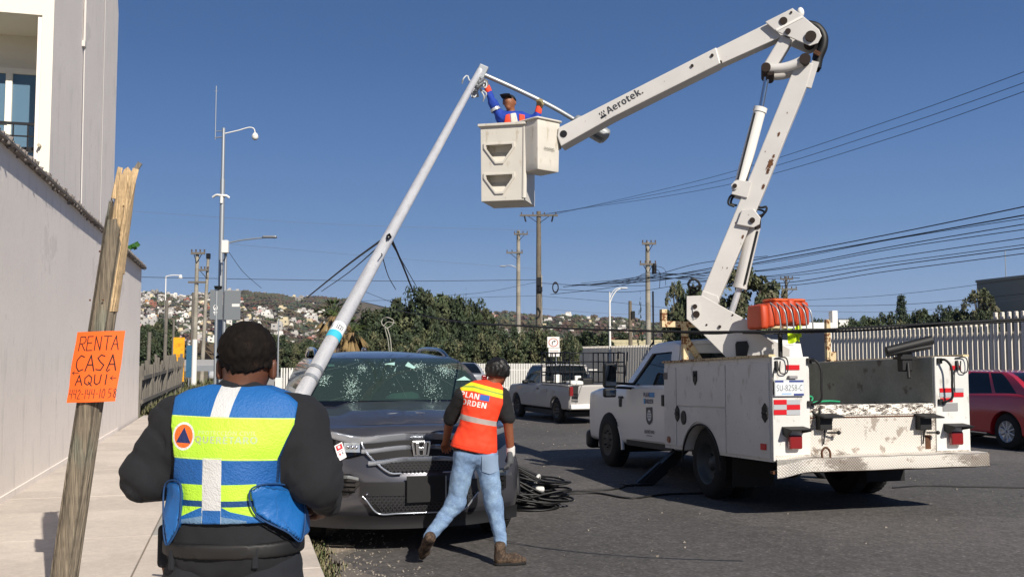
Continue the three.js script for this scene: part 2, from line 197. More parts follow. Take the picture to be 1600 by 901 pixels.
{ // house above the wall
  const h = local(thing('house', 'white two storey house with cream front and recessed balcony window behind the wall', 'house'));
  const t0 = 15.1, rc = -2.66, oL = -6.5, oR = -2.80, oB = 4.43, oT = 6.5;
  part(h, 'side_wall', prismX([[-t0, 0], [-22.4, 0], [-22.4, 9.0], [-22.0, 9.55], [-t0, 9.55]], rc - .2, rc), M.plaster);
  part(h, 'rear_wall', box2(-10, rc - .2, 0, 9.5, -22.2, -22.4), M.plaster);
  part(h, 'front_wall', prism([[-10, 0], [rc + .012, 0], [rc + .012, 9.55], [-10, 9.55]], -t0, -t0 + .03, 0, [[[oL, oB], [oR, oB], [oR, oT], [oL, oT]]]), M.cream);
  part(h, 'balcony_ceiling', box2(oL, oR + .1, oT, oT + .1, -t0, -t0 - 1.2), M.cream);
  part(h, 'balcony_floor', box2(oL, oR + .1, oB - .15, oB, -t0, -t0 - 1.2), M.cream);
  part(h, 'balcony_side', box2(oR, oR + .12, oB, oT, -t0, -t0 - 1.2), M.cream); part(h, 'balcony_side', box2(oL - .12, oL, oB, oT, -t0, -t0 - 1.2), M.cream);
  const zb = -t0 - 1.05;
  part(h, 'lintel_wall', box2(oL, oR, 5.98, oT, zb, zb - .1), M.cream);
  part(h, 'room_wall', box2(oL, oR, oB, 5.98, zb - 1.6, zb - 1.7), M.greyWall);
  const wf = part(h, 'window_frame', [box2(oL, oR, 5.9, 5.98, zb, zb + .07), box2(oR - .05, oR, oB, 5.9, zb, zb + .07), box2(-3.46, -3.37, oB, 5.9, zb + .01, zb + .08), box2(-4.4, -4.33, oB, 5.9, zb, zb + .07)], mat('#ece7d8', .5));
  const gl = phys('#6f8fa6', { roughness: .05, metalness: 0, transmission: .35, ior: 1.5, thickness: 0 });
  part(wf, 'pane', box2(-3.37, oR - .05, oB, 5.9, zb + .02, zb + .03), gl); part(wf, 'pane', box2(-4.33, -3.46, oB, 5.9, zb + .02, zb + .03), gl);
  part(h, 'curtain', surf(40, 2, (u, v) => [lerp(-4.2, -3.5, u), lerp(oB, 5.9, v), zb - .12 + .03 * Math.sin(u * 40)]), mat('#b9b4a8', .9));
  const rail = part(h, 'railing', [box2(oL, oR, 4.93, 4.965, -t0 - .06, -t0 - .1), box2(oL, oR, 4.76, 4.78, -t0 - .07, -t0 - .09), box2(oL, oR, 4.55, 4.57, -t0 - .07, -t0 - .09)], M.darkMetal);
  for (let r = oR - .17; r > oL; r -= .19) part(rail, 'baluster', box2(r, r + .018, oB, 4.93, -t0 - .07, -t0 - .09), M.darkMetal);
  part(h, 'chair_back', [box2(-4.2, -3.3, 4.98, 5.03, -t0 - .35, -t0 - .4), box2(-3.1, -2.86, 4.62, 4.68, -t0 - .4, -t0 - .5)], M.darkMetal);
  part(h, 'roof_slab', box2(-10, rc - .21, 9.3, 9.5, -t0 - .01, -22.19), M.white);
  part(h, 'conduit', [bar([rc + .03, 6.9, -17.72], [rc + .03, 9.5, -17.7], .022), bar([rc + .03, 4, -17.9], [rc + .03, 6.88, -17.75], .012), box2(rc, rc + .05, 6.86, 6.96, -17.66, -17.8)], mat('#c9c5c0', .8));
  part(h, 'conduit', bar([rc + .015, 4, -20.35], [rc + .015, 9.55, -20.2], .011), mat('#a9a7a6', .8));
  part(h, 'drain_spout', bar([-2.78, 4.62, -t0 + .03], [-2.78, 4.62, -t0 + .1], .025), mat('#b5ad98', .8));
}
{ // banana plant behind the wall: one torn leaf shows
  const p = thing('banana_plant', 'torn green banana leaf rising behind the white wall', 'plant', S(-3.3, 24.5, 0));
  part(p, 'stem', bar([0, 0, 0], [.05, 3.7, 0], .09, .05), mat('#6d7a3c', .8));
  const lf = mat('#2f5a1c', .5, 0);
  for (let k = 0; k < 4; k++) {
    const a = [.15, 2.2, 4.1, 5.3][k], L = k ? .9 : 1.15, rise = k ? .5 : .95; const segs = [];
    for (let i = 0; i < 12; i++) for (const s of [-1, 1]) { const t0 = i / 12, t1 = (i + .86) / 12, w = .17 * Math.sin(Math.PI * (t0 * .9 + .08)), P = t => [t * L * .8, t * rise - .25 * t * t * L, 0]; const A = P(t0), B = P(t1), dr = -.05 - rnd(.07); const g = new THREE.BufferGeometry(); g.setAttribute('position', new THREE.Float32BufferAttribute([...A, ...B, B[0] + .06, B[1] + dr, s * w, ...A, B[0] + .06, B[1] + dr, s * w, A[0] + .05, A[1] + dr, s * w], 3)); g.computeVertexNormals(); segs.push(g); }
    segs.push(tube([[0, 0, 0], [L * .4, rise * .5 - .06 * L, 0], [L * .8, rise - .25 * L, 0]], .014, 10));
    part(p, 'leaf', segs.map(g => mv(g, [.05, 3.65, 0], [0, a, 0])), lf);
  }
}
// ---------------------------------------------------------------- far terrain
const hillL = (px, D) => { const k = sst(560, 1560, D); const ridge = lerp(97, 90, sst(380, 520, px)) * (1 - .6 * sst(520, 820, px)) + 4 * nz(px * .012, 3, 0); return ridge * k * (.92 + .08 * nz(px * .02, D * .004, 5)) - 6 * sst(900, 2600, D) * 0; };
const hillC = (px, D) => { const k = sst(500, 1150, D); return k * (lerp(44, 30, sst(760, 1150, px)) + 5 * nz(px * .01, 9, 2) * 1) * (1 - .75 * sst(1050, 1300, px)); };
const hillGeo = (p0, p1, D0, D1, f, nu = 110, nv = 40) => surf(nu, nv, (u, v) => { const px = lerp(p0, p1, u), D = lerp(D0, D1, v), q = lift(px, D); return [q.x, f(px, D) - .5 - (v === 1 ? 30 : 0), q.z]; });
struct('hillside', hillGeo(-250, 880, 540, 1750, hillL), M.hill);
struct('far_hill', hillGeo(700, 1420, 480, 1300, hillC), M.hill);
struct('mountain', surf(60, 14, (u, v) => { const px = lerp(1080, 1900, u), D = lerp(7200, 9000, v), q = lift(px, D), hh = 200 * Math.exp(-Math.pow((px - 1310) / 62, 2)) + 120 * Math.exp(-Math.pow((px - 1430) / 120, 2)) + 60 + 20 * nz(px * .03, 1, 0); return [q.x, hh * Math.sin(Math.PI * clamp(v * .9 + .02, 0, 1)), q.z]; }), M.mountain);
{ // houses on the hillsides, one object each
  const walls = [['white', '#d8d4cc'], ['pale grey', '#b0aca6'], ['cream', '#cdbf9f'], ['terracotta', '#8e5a45'], ['pale pink', '#b99a94'], ['concrete grey', '#8b8781'], ['ochre', '#a9804f']];
  const mats = {}; for (const [n, c] of walls) mats[n] = mat(c, .95);
  const dark = mat('#2b2b2e', .7), roofM = mat('#8f6a57', .95);
  const shapes = [0, 1, 2, 3].map(k => { const w = 7 + k, d = 7, hh = [3.2, 6, 6.2, 8.6][k]; return { wall: join([box(w, hh + 6, d, [0, hh / 2 - 3, 0]), box(w * .45, 2.2, d * .5, [w * .2 * (k % 2 ? 1 : -1), hh + 1.1, -1])]), win: join([[-.28, .25], [.24, .25], [-.25, .72], [.27, .72]].slice(0, k ? 4 : 2).map(([x, y]) => box(1.4, 1.3, .2, [x * w, y * hh, d / 2 + .08]))), tank: bar([w * .3, hh, -2], [w * .3, hh + 1.5, -2], .6, .6, 8) }; });
  let n = 0; const put = (px, D, f, s) => {
    const wi = pick(walls.concat(walls.slice(0, 3), walls.slice(0, 2), walls.slice(0, 2), [walls[5], walls[5], walls[1]], walls.slice(0, 2)))[0], k = Math.floor(rnd(4)), q = lift(px, D); q.y = f(px, D) - .6;
    const zone = f === hillC ? (px < 920 ? 'far low hill between the twin poles and the curved lamp' : 'far low hill right of the curved lamp') : D > 1440 ? 'ridge line of the left hill' : px < 300 ? (D < 950 ? 'lower slope left of the white footed pole' : 'upper slope left of the white footed pole') : px < 400 ? 'slope behind the sign backs and the person’s head' : (D < 950 ? 'lower slope left of the palms' : 'upper slope left of the palms'); const h = thing('hillside_house', `small ${wi} block house, ${zone}`, 'house', q, 0, `${wi} houses, ${zone}`); h.rotation.y = rnd(-.45, .45) + Math.atan2(-q.x, -q.z); h.scale.set(s, s * rnd(.8, 1.15), s);
    const add = (nm, g, m) => { const e = new THREE.Mesh(g, m); e.name = nm; e.castShadow = e.receiveShadow = true; h.add(e); };
    add('wall', shapes[k].wall, mats[wi]); add('windows', shapes[k].win, dark); h.children[1].userData.kind = 'stuff'; if (k > 1) add('water_tank', shapes[k].tank, dark); n++;
  };
  for (let i = 0; i < 190; i++) { const px = 205 + 290 * Math.pow(rnd(1), 1.25), D = 640 + 820 * Math.pow(rnd(1), 1.15); const band = px > 375 && D > 1130 && D < 1440; if (band && rnd() < .93) { i -= rnd() < .75 ? 1 : 0; continue; } put(px, D, hillL, rnd(.6, 1.0)); }
  for (let i = 0; i < 52; i++) put(205 + 300 * (i + rnd()) / 52, rnd(1470, 1560), hillL, rnd(.7, 1.1));
  for (let i = 0; i < 50; i++) put(765 + 320 * rnd(1), 620 + 520 * rnd(1), hillC, rnd(.5, .8));
  for (let i = 0; i < 8; i++) put(880 + 180 * rnd(1), 1130 + rnd(40), hillC, rnd(.7, 1.1));
  { // the rest of the town on the slopes, past counting
    const more = (nm, label, N, place) => { const g = shapes[1].wall, im = new THREE.InstancedMesh(g, mat('#ffffff', .95), N), m4 = new THREE.Matrix4(), qt = new THREE.Quaternion(), c = new THREE.Color(); for (let i = 0; i < N; i++) { const [px, D, f] = place(i), q = lift(px, D), s = rnd(.35, .8); q.y = f(px, D) - .6; m4.compose(q, qt.setFromAxisAngle(V(0, 1, 0), rnd(-.6, .6) + Math.atan2(-q.x, -q.z)), V(s * rnd(.7, 1.5), s * rnd(.6, 1.1), s)); im.setMatrixAt(i, m4); im.setColorAt(i, c.set(pick(['#d8d4cc', '#d8d4cc', '#b0aca6', '#b0aca6', '#8b8781', '#8b8781', '#cdbf9f', '#8e5a45', '#b99a94']))); } im.name = numbered(nm); im.userData = { kind: 'stuff', label, category: 'houses' }; im.castShadow = im.receiveShadow = true; scene.add(im); };
    more('town_houses', 'mass of tiny houses packed over the left hillside', 900, () => { for (;;) { const px = 205 + 300 * Math.pow(rnd(1), 1.2), D = 640 + 830 * rnd(1); if (px > 375 && D > 1130 && D < 1430 && rnd() < .95) continue; return [px, D, hillL]; } }); more('town_houses', 'tiny houses crowding the left ridge line', 170, i => [205 + 320 * rnd(1), rnd(1460, 1580), hillL]); more('town_houses', 'tiny houses spread over the far low hill', 230, () => [760 + 330 * rnd(1), 640 + 520 * rnd(1), hillC]);
  }
  // scrub and small trees on the slopes: an uncounted mass
  const scrub = (nm, label, N, p0, p1, D0, D1, f, s0, s1) => {
    const geo = join([0, 1, 2, 3, 4, 5, 6, 7, 8, 9].map(() => mv(new THREE.TetrahedronGeometry(.55), [rnd(-.6, .6), rnd(.1, .9), rnd(-.6, .6)], [rnd(6), rnd(6), 0]))); const im = new THREE.InstancedMesh(geo, mat('#ffffff', 1), N), m4 = new THREE.Matrix4(), c = new THREE.Color();
    for (let i = 0; i < N; i++) { const px = rnd(p0, p1), D = lerp(D0, D1, rnd(1)), q = lift(px, D), s = rnd(s0, s1); m4.makeScale(s, s * rnd(.6, 1.1), s).setPosition(q.x, f(px, D) - .3, q.z); im.setMatrixAt(i, m4); im.setColorAt(i, c.setRGB(rnd(.05, .10), rnd(.048, .085), rnd(.028, .05))); }
    im.name = numbered(nm); im.userData = { kind: 'stuff', label, category: 'shrubs' }; im.castShadow = im.receiveShadow = true; scene.add(im);
  };
  scrub('hillside_scrub', 'dark scrub and small trees on the house covered hillside', 2600, 200, 560, 600, 1560, hillL, 2.2, 5.5);
  scrub('hillside_scrub', 'dry scrub on the bare band below the ridge', 1500, 380, 560, 1150, 1450, hillL, 2.5, 6);
  scrub('far_hill_trees', 'small dark trees between roofs on the far low hill', 1500, 740, 1120, 560, 1160, hillC, 2.5, 6.5);
  scrub('far_plain_trees', 'dark tree belt along the foot of the far hills', 900, 150, 1700, 420, 560, () => 0, 3, 8);
}
{ // dust and grit washed against the kerb, an irregular tan sheet
  const g = surf(16, 90, (u, v) => { const t = lerp(5, 20, v), w = .10 + .55 * Math.max(0, .45 + nz(t * .7, 2, 0) + .4 * nz(t * 2.3, 5, 0)) * sst(15, 9, t), p = S(.60 + u * w, t, .005); return [p.x, p.y, p.z]; });
  struct('kerb_dust', g, mat(null, 1, 0, { map: tex(512, 512, (u, v) => { const c = N2(u, v), f = N4(u * 3, v * 3); return mixc([.40, .375, .345], [.56, .51, .45], sst(.42, .62, c)).map(x => x * (.75 + .5 * f)); }, 1.2) }));
}
// ---------------------------------------------------------------- bucket truck
const TR = { r: 6.465, t: 9.17 };
const onT = (px, py, t) => { const q = ray(px, py), a = CT * q.x + STH * -q.z, b = -STH * q.x + CT * -q.z, k = t / b; return [a * k, EYE + q.y * k]; };   // [r, y] on a plane across the street
const onR = (px, py, r) => { const q = ray(px, py), a = CT * q.x + STH * -q.z, b = -STH * q.x + CT * -q.z, k = r / a; return [b * k, EYE + q.y * k]; };   // [t, y] on a plane along the street
Object.assign(M, {
  pinIron: mat('#2b201a', .8, .3),
  rust: mat(null, .95, 0, { map: tex(256, 256, (u, v) => { const c = N1(u, v), f = N4(u, v); return mixc([.26, .17, .12], [.42, .27, .16], c).map(x => x * (.7 + .6 * f)); }, .5) }),
  rackPaint: mat(null, .8, 0, { map: tex(256, 256, (u, v) => mixc([.80, .73, .58], [.45, .28, .16], sst(.5, .62, N1(u * 2, v * 2))), .6) }),
  plate: mat(null, .6, .1, { map: tex(1024, 512, (u, v) => { const d = diamond(u, v); const wear = sst(.46, .62, N2(u, v) + .18 * (N4(u, v) - .5)); const spot = sst(.60, .70, N1(u * 2, v)); let k = [.95, .935, .905]; k = mixc(k, [.68, .64, .59], (1 - d) * .6); k = mixc(k, [.22, .17, .13], wear * .55 * (1 - .4 * d)); return mixc(k, [.30, .22, .16], spot * .35); }, 1.6, true, .8), bumpMap: tex(1024, 512, (u, v) => diamond(u, v), 1.6, false, .8), bumpScale: .004 }),
  lipRust: mat(null, .8, 0, { map: tex(512, 128, (u, v) => { const s = sst(.47, .57, .5 * N1(u * 4, v) + .5 * N4(u * 2, v)); return mixc([.92, .90, .86], [.20, .15, .12], s); }, 1.6, true, .16) }),
  bedSteel: mat(null, .75, .2, { map: tex(512, 512, (u, v) => { const c = N2(u, v), f = N4(u * 2, v * 2), l = .56 + (c - .5) * .18 + (f - .5) * .1; return mixc([l, l * 1.01, l * .96], [.25, .2, .17], sst(.64, .74, N1(u, v)) * .5); }, 1.5) }),
  redReflect: mat('#c4151f', .35), silverReflect: mat('#b9bcbf', .3, .2), redLens: phys('#7d0c10', { roughness: .25, clearcoat: 1 }), chrome: mat('#d8dadd', .12, 1), orange: mat('#b8411c', .55), lime: mat('#c3e016', .6), hose: mat('#0d0d0e', .55),
  boomPaint: mat(null, .4, 0, { map: tex(512, 512, (u, v) => { const c = N2(u, v), s = sst(.72, .80, .5 * N1(u * 2, v * 2) + .5 * N4(u * 2, v)), l = .80 + (c - .5) * .1; return mixc([l, l * .985, l * .96], [.34, .26, .2], s * .7); }, 1.8) }),
  bucketWhite: mat(null, .5, 0, { map: tex(512, 512, (u, v) => { const c = N2(u, v), s = sst(.6, .8, N1(u * 3, v)), l = .80 + (c - .5) * .07; return mixc([l, l * .975, l * .92], [.62, .57, .48], s * .5); }, 1.1) }),
});
function diamond(u, v) { const k = 26; const a = u * k * 2, b = v * k; const cell = (x, y, s) => { const fx = x - Math.floor(x) - .5, fy = y - Math.floor(y) - .5; const p = (fx + s * fy) * .7, q = (fx - s * fy) * .7; return sst(.16, .08, Math.abs(q)) * sst(.42, .3, Math.abs(p)); }; return Math.max(cell(a, b, 1), cell(a + .5, b + .5, -1)); }
function wheel(parent, x, y, z, R, w, side, rimMat, spokes = 0, dish = 0) {      // axis along x; side = -1: outer face to -x
  const pr = [[R * .60, -w / 2], [R * .86, -w / 2], [R * .96, -w * .40], [R, -w * .28], [R, w * .28], [R * .96, w * .40], [R * .86, w / 2], [R * .60, w / 2], [R * .60, -w / 2]];
  const ty = new THREE.LatheGeometry(pr.map(p => new THREE.Vector2(p[0], p[1])), 40); ty.rotateZ(-Math.PI / 2); const treads = [];
  for (let k = 0; k < 44; k++) { const a = k / 44 * Math.PI * 2; treads.push(mv(box(w * .62, .012, R * .09, [0, R + .001, 0]), null, [a, 0, 0])); }
  const wg = new THREE.Group(); wg.name = 'wheel'; wg.position.set(x, y, z); parent.add(wg);
  part(wg, 'tyre', [toCreasedNormals(ty, .6), ...treads], M.rubber);
  const o = side * w * .5, rim = [];
  const rp = dish ? [[R * .60, .0], [R * .56, -.015], [R * .50, -dish * .5], [R * .44, -dish], [R * .2, -dish], [R * .16, -dish * .5], [.001, -dish * .45]] : [[R * .62, .0], [R * .58, -.005], [R * .54, -.05], [R * .2, -.055], [R * .1, -.03], [.001, -.028]];
  const rg = new THREE.LatheGeometry(rp.map(p => new THREE.Vector2(p[0], p[1])), 32); rg.rotateZ(-Math.PI / 2 * 1); if (side < 0) rg.rotateY(Math.PI); rg.translate(o, 0, 0);
  rim.push(rg); for (let k = 0; k < spokes; k++) rim.push(mv(rbox(.02, R * .50, R * .10, .008, [o - side * .018, R * .33, 0]), null, [k / spokes * Math.PI * 2, 0, 0]));
  if (!spokes) for (let k = 0; k < 8; k++) { const a = k / 8 * 6.283; rim.push(bar([o - side * (dish || .05), Math.cos(a) * R * .3, Math.sin(a) * R * .3], [o - side * (dish - .03 || .02), Math.cos(a) * R * .3, Math.sin(a) * R * .3], .012, .012, 6)); }
  part(wg, 'rim', rim, rimMat); return wg;
}
const truck = thing('bucket_truck', 'white municipal bucket truck with raised folding boom parked on the road', 'truck', S(TR.r, TR.t, 0), THETA);
{
  const T = truck, hw = 1.195, SH = .032; const tilt = g => { const f = h => { const p = h.attributes.position; for (let i = 0; i < p.count; i++) p.setY(i, p.getY(i) + SH * p.getZ(i)); h.computeBoundingSphere(); return h; }; return (Array.isArray(g) ? g.flat(9) : [g]).map(f); };
  const P = (n, g, m, par = T, k) => part(par, n, tilt(g), m, k);
  const rear = (px, py) => { const q = onT(px, py, TR.t); return [q[0] - TR.r, q[1]]; };
  const wz = -1.63, arch = s => cylX(.50, s * 1.3, s * .6, .42, wz, 40);
  // service body: two side boxes, bed, tail
  for (const s of [-1, 1]) {
    const sb = P(s < 0 ? 'side_box' : 'side_box', cut(box2(s * hw, s * .765, .59, 1.665, 0, -2.66), [arch(s)]), M.paintWhite);
    const x0 = s * hw, x1 = s * (hw + .014), door = (z0, z1, y0, y1) => rbox(.014, y1 - y0, Math.abs(z1 - z0), .005, [(x0 + x1) / 2, (y0 + y1) / 2, (z0 + z1) / 2]);
    P('locker_door', door(-2.645, -2.29, .63, 1.60), M.paintWhite); P('locker_door', door(-2.27, -.985, 1.13, 1.60), M.paintWhite);
    P('locker_door', cut(door(-.965, -.03, .62, 1.60), [arch(s)]), M.paintWhite); P('locker_panel', cut(door(-2.27, -.985, .62, 1.115), [cylX(.535, s * 1.4, s * .6, .42, wz, 40)]), M.paintWhite);
    P('wheel_arch_trim', new THREE.TorusGeometry(.50, .012, 8, 40, Math.PI).rotateY(Math.PI / 2).translate(x1 - s * .004, .42, wz), M.black);
    P('drip_rail', [box2(x0 - s * .05, x1 + s * .012, 1.665, 1.69, .01, -2.68)], M.rackPaint);
    for (const [z, y] of [[-2.24, 1.03], [-.1, 1.09]]) { const l = P('latch', [prismX([[z - .055, y - .05], [z - .055, y + .05], [z, y + .10], [z + .055, y + .05], [z + .055, y - .05], [z, y - .10]], s > 0 ? x1 : x1 - .012, s > 0 ? x1 + .012 : x1), bar([x1, y, z], [x1 + s * .03, y, z], .02), box(.012, .02, .1, [x1 + s * .03, y, z + .03])], M.black); }
    P('latch', [prismX([[-1.78, 1.44], [-1.78, 1.55], [-1.68, 1.55], [-1.68, 1.44], [-1.73, 1.38]], s > 0 ? x1 : x1 - .012, s > 0 ? x1 + .012 : x1), bar([x1, 1.5, -1.73], [x1 + s * .025, 1.5, -1.73], .02)], M.black);
    P('fuel_filler', bar([x1 - s * .01, .985, -2.06], [x1 + s * .012, .985, -2.06], .068, .068, 20).scale(1, 1.25, 1).translate(0, -.245, 0), M.black);
    P('side_reflector', rbox(.012, .065, .11, .003, [x1 + s * .006, .74, -.14]), M.redReflect);
    P('vent_patch', rbox(.01, .085, .11, .002, [x1 + s * .004, 1.5, -2.59]), mat('#77716a', .9));
    P('side_marker', bar([x1, .70, -2.5], [x1 + s * .014, .70, -2.5], .04, .04, 16), mat('#8a4a22', .4));
  }
  // rear faces of the side boxes with signs and lights
  for (const s of [-1, 1]) {
    const xi = s * .765, xo = s * hw, xl = Math.min(xi, xo), xr = Math.max(xi, xo);
    P('rear_post', [box2(xl, xr, .60, 1.665, .002, .028, .008)], mat(null, .45, 0, { map: M.paintWhite.map }));
    const chk = s < 0 ? [[[1207, 543, 1225, 558], 0], [[1226, 570, 1247, 578], 1], [[1207, 624, 1227, 632], 1], [[1227, 624, 1248, 632], 0], [[1207, 632, 1227, 640], 0], [[1227, 632, 1248, 640], 1], [[1207, 640, 1227, 648], 1], [[1227, 640, 1248, 648], 0]] : [[[1482, 571, 1499, 578], 1], [[1466, 606, 1484, 613], 1], [[1485, 606, 1503, 613], 0], [[1466, 613, 1485, 620], 0], [[1485, 613, 1503, 620], 1], [[1467, 621, 1486, 628], 1], [[1471, 629, 1494, 642], 2]];
    for (const [[a, b, c, d], k] of chk) { if (b < 560) continue; const p = rear(a, d), q = rear(c, b); P('reflector', rbox(q[0] - p[0], q[1] - p[1], .006, .002, [(p[0] + q[0]) / 2, (p[1] + q[1]) / 2, .032]), k === 1 ? M.redReflect : k ? M.greyWall : M.silverReflect); }
    // tail lamp under a black hood
    const c = rear(s < 0 ? 1237 : 1488, s < 0 ? 690 : 684); const lamp = P('tail_lamp', rbox(.15, .145, .06, .02, [c[0], c[1], .07]), M.redLens);
    P('lamp_hood', prismX([[.02, c[1] + .085], [.02, c[1] + .15], [.19, c[1] + .125], [.19, c[1] + .11], [.10, c[1] + .05]], c[0] - .12, c[0] - .105).translate(0, 0, 0), M.black, lamp); P('lamp_hood', [box(.25, .012, .18, [c[0], c[1] + .14, .11], [.14, 0, 0]), prismX([[.02, c[1] + .085], [.02, c[1] + .15], [.19, c[1] + .125], [.19, c[1] + .11]], c[0] + .105, c[0] + .12)], M.black, lamp);
    // grab bar
    const gx = rear(s < 0 ? 1264 : 1467, 560)[0]; P('grab_bar', [tube([[gx - .02, 1.62, .03], [gx, 1.63, .1], [gx + s * 0 + .05, 1.56, .13], [gx + .06, 1.35, .13], [gx + .06, 1.22, .12], [gx + .01, 1.18, .08], [gx - .02, 1.17, .03]], .013, 40, 8), box(.05, .06, .03, [gx - .02, 1.62, .04]), box(.05, .06, .03, [gx - .02, 1.18, .04])], M.black);
    const bx = rear(s < 0 ? 1216 : 1497, 566)[0]; P('lamp_guard', [tube([[bx - .06, 1.65, .04], [bx + .06, 1.65, .06], [bx + .065, 1.5, .06], [bx - .01, 1.5, .06], [bx - .01, 1.62, .06]], .007, 30, 6), bar([bx - .04, 1.62, .03], [bx - .04, 1.52, .05], .02), tube([[bx - .06, 1.55, .03], [bx - .09, 1.42, .05], [bx - .075, 1.28, .035]], .006, 12, 5)], M.black);
  }
  { // registration plate on the near post
    const a = rear(1208, 619), b = rear(1251, 593), w = b[0] - a[0] + .02, h = b[1] - a[1]; const t = paper(512, 256, (x, W, Hh) => { x.fillStyle = '#d4d8da'; x.fillRect(0, 0, W, Hh); x.fillStyle = '#2a3c7c'; x.fillRect(0, 0, 150, 34); x.fillRect(250, 0, W, 34); x.fillRect(330, Hh - 34, 182, 34); x.fillStyle = '#7fa8d8'; x.fillRect(110, Hh - 40, 180, 20); x.fillStyle = '#3b4048'; x.font = '118px sans-serif'; x.textAlign = 'center'; x.textBaseline = 'middle'; x.save(); x.translate(W / 2, 128); x.scale(.86, 1.15); x.fillText('SU-8258-C', 0, 0); x.restore(); });
    const pl = P('registration_plate', rbox(w, h, .008, .003, [(a[0] + b[0]) / 2, (a[1] + b[1]) / 2, .05]), M.silverReflect); P('plate_face', new THREE.PlaneGeometry(w - .015, h - .012).translate((a[0] + b[0]) / 2, (a[1] + b[1]) / 2, .0565), mat(null, .5, 0, { map: t }), pl, true); P('plate_lamp', rbox(.1, .035, .05, .01, [(a[0] + b[0]) / 2 + .04, b[1] + .025, .05]), M.greyWall, pl);
  }
  // tail: diamond plate panel, worn lip, bent bumper step
  P('tail_panel', box2(-.765, .765, .62, 1.09, -.03, .012), M.plate); P('tail_lip', [prismX([[-.16, 1.08], [-.16, 1.165], [.0, 1.165], [.022, 1.15], [.022, 1.06], [.0, 1.06]], -.765, .765)], M.lipRust);
  P('tail_seam', box2(-.765, .765, 1.03, 1.042, .012, .02), M.rust);
  P('lower_post', [box2(-1.17, -.765, .6, .66, .028, .03), box2(.765, 1.17, .6, .66, .028, .03)], M.plate);
  P('bumper', surf(40, 5, (u, v) => { const x = lerp(-1.17, 1.27, u), e = sst(.12, 0, u), prof = [[.02, .645], [.20, .64], [.215, .63], [.215, .505], [.20, .495], [.02, .49]][Math.round(v * 5)]; return [x, prof[1] - .07 * e * (v > .35 ? 1 : .35) + .006 * nz(u * 9, v, 1), prof[0] * (1 - .8 * e) + .01 * e]; }), M.plate);
  P('bumper_end', [box2(1.26, 1.275, .495, .64, .02, .21), box2(-1.2, 1.26, .47, .50, -.04, .02)], M.rust);
  P('bumper_hook', tube([[-.74, .63, .2], [-.745, .70, .2], [-.70, .74, .2], [-.655, .70, .2], [-.65, .63, .2]], .011, 24, 6), M.rust);
  for (const px of [1285, 1440]) { const c = rear(px, 668); const b = P('stabiliser_box', [box2(c[0] - .085, c[0] + .06, c[1] - .02, c[1] + .13, .013, .10, .008), prismX([[.01, c[1] + .135], [.01, c[1] + .15], [.2, c[1] + .12], [.2, c[1] + .105]], c[0] - .10, c[0] + .14), bar([c[0] + .02, c[1] - .05, .06], [c[0] + .13, c[1] - .05, .1], .01), mv(new THREE.SphereGeometry(.022, 10, 8), [c[0] + .13, c[1] - .05, .1]), bar([c[0] - .0, c[1] - .02, .05], [c[0] - .005, c[1] - .17, .03], .008)], M.black); }
  P('rust_stain', [box2(.63, .70, .68, .83, .0125, .0145), box2(.63, .68, 1.0, 1.06, .0125, .0145)], M.rust);
  // bed
  P('bed_floor', box2(-.765, .765, .98, 1.02, -.03, -2.6), M.bedSteel); P('bed_bulkhead', box2(-.765, .765, 1.02, 1.6, -2.58, -2.66), M.bedSteel);
  for (const s of [-1, 1]) P('bed_liner', box2(s * .765, s * .757, 1.02, 1.655, -.002, -2.58), M.bedSteel);
  P('rope', tube([[-.73, 1.17, -.05], [-.70, 1.25, -.1], [-.64, 1.24, -.12], [-.68, 1.17, -.1], [-.6, 1.19, -.14], [-.4, 1.2, -.2], [-.2, 1.19, -.3]], .012, 50, 6), mat('#1d8f62', .7)); P('cable_end', tube([[-.72, 1.16, -.03], [-.72, 1.08, .03], [-.66, 1.06, .04], [-.65, 1.14, .02]], .013, 20, 6), M.hose);
  { // pipe vice on the far post
    const r0 = .70, z = -.25; P('pipe_vice', [bar([r0 - .33, 1.735, z], [r0 + .16, 1.85, z + .12], .048, .052, 16), bar([r0 - .33, 1.70, z], [r0 + .14, 1.78, z + .12], .03, .03, 10), rbox(.14, .22, .1, .02, [r0 - .1, 1.62, z]), bar([r0 - .1, 1.6, z + .05], [r0 - .12, 1.44, z + .09], .018), box(.2, .03, .14, [r0 - .1, 1.66, z])], M.black);
    P('vice_bore', bar([r0 + .155, 1.849, z + .119], [r0 + .165, 1.8515, z + .1215], .036, .036, 14), M.rubber);
  }
  // frame, tanks, mudflaps, stabiliser legs
  P('chassis_rail', [box2(-.5, -.38, .48, .66, .0, -6.1), box2(.38, .5, .48, .66, 0, -6.1), box2(-.9, .9, .52, .6, -.3, -.4), box2(-.9, .9, .5, .6, -2.4, -2.5)], M.black);
  P('axle', [cylX(.07, -.8, .8, .42, wz, 12), mv(new THREE.SphereGeometry(.17, 14, 10), [0, .42, wz]), cylX(.05, -.8, .8, .42, -5.13, 12)], M.black);
  P('mudflap', box2(-1.12, -.6, .24, .6, wz + .62, wz + .63), M.rubber); P('mudflap', box2(.6, 1.12, .24, .6, wz + .62, wz + .63), M.rubber);
  for (const s of [-1, 1]) P('outrigger', [beam([s * .75, .62, -2.92], [s * 1.42, .04, -2.98], .15, .13, .01), beam([s * 1.1, .32, -2.94], [s * 1.45, .03, -2.98], .10, .17, .01), rbox(.34, .03, .3, .01, [s * 1.46, .11, -2.98])], M.darkMetal);
  P('fuel_tank', rbox(.5, .35, 1.1, .06, [.75, .55, -3.5]), M.black); P('chain', tube([[-.95, .62, .05], [-.92, .5, .1], [-.98, .42, .05]], .01, 10, 5), M.black);
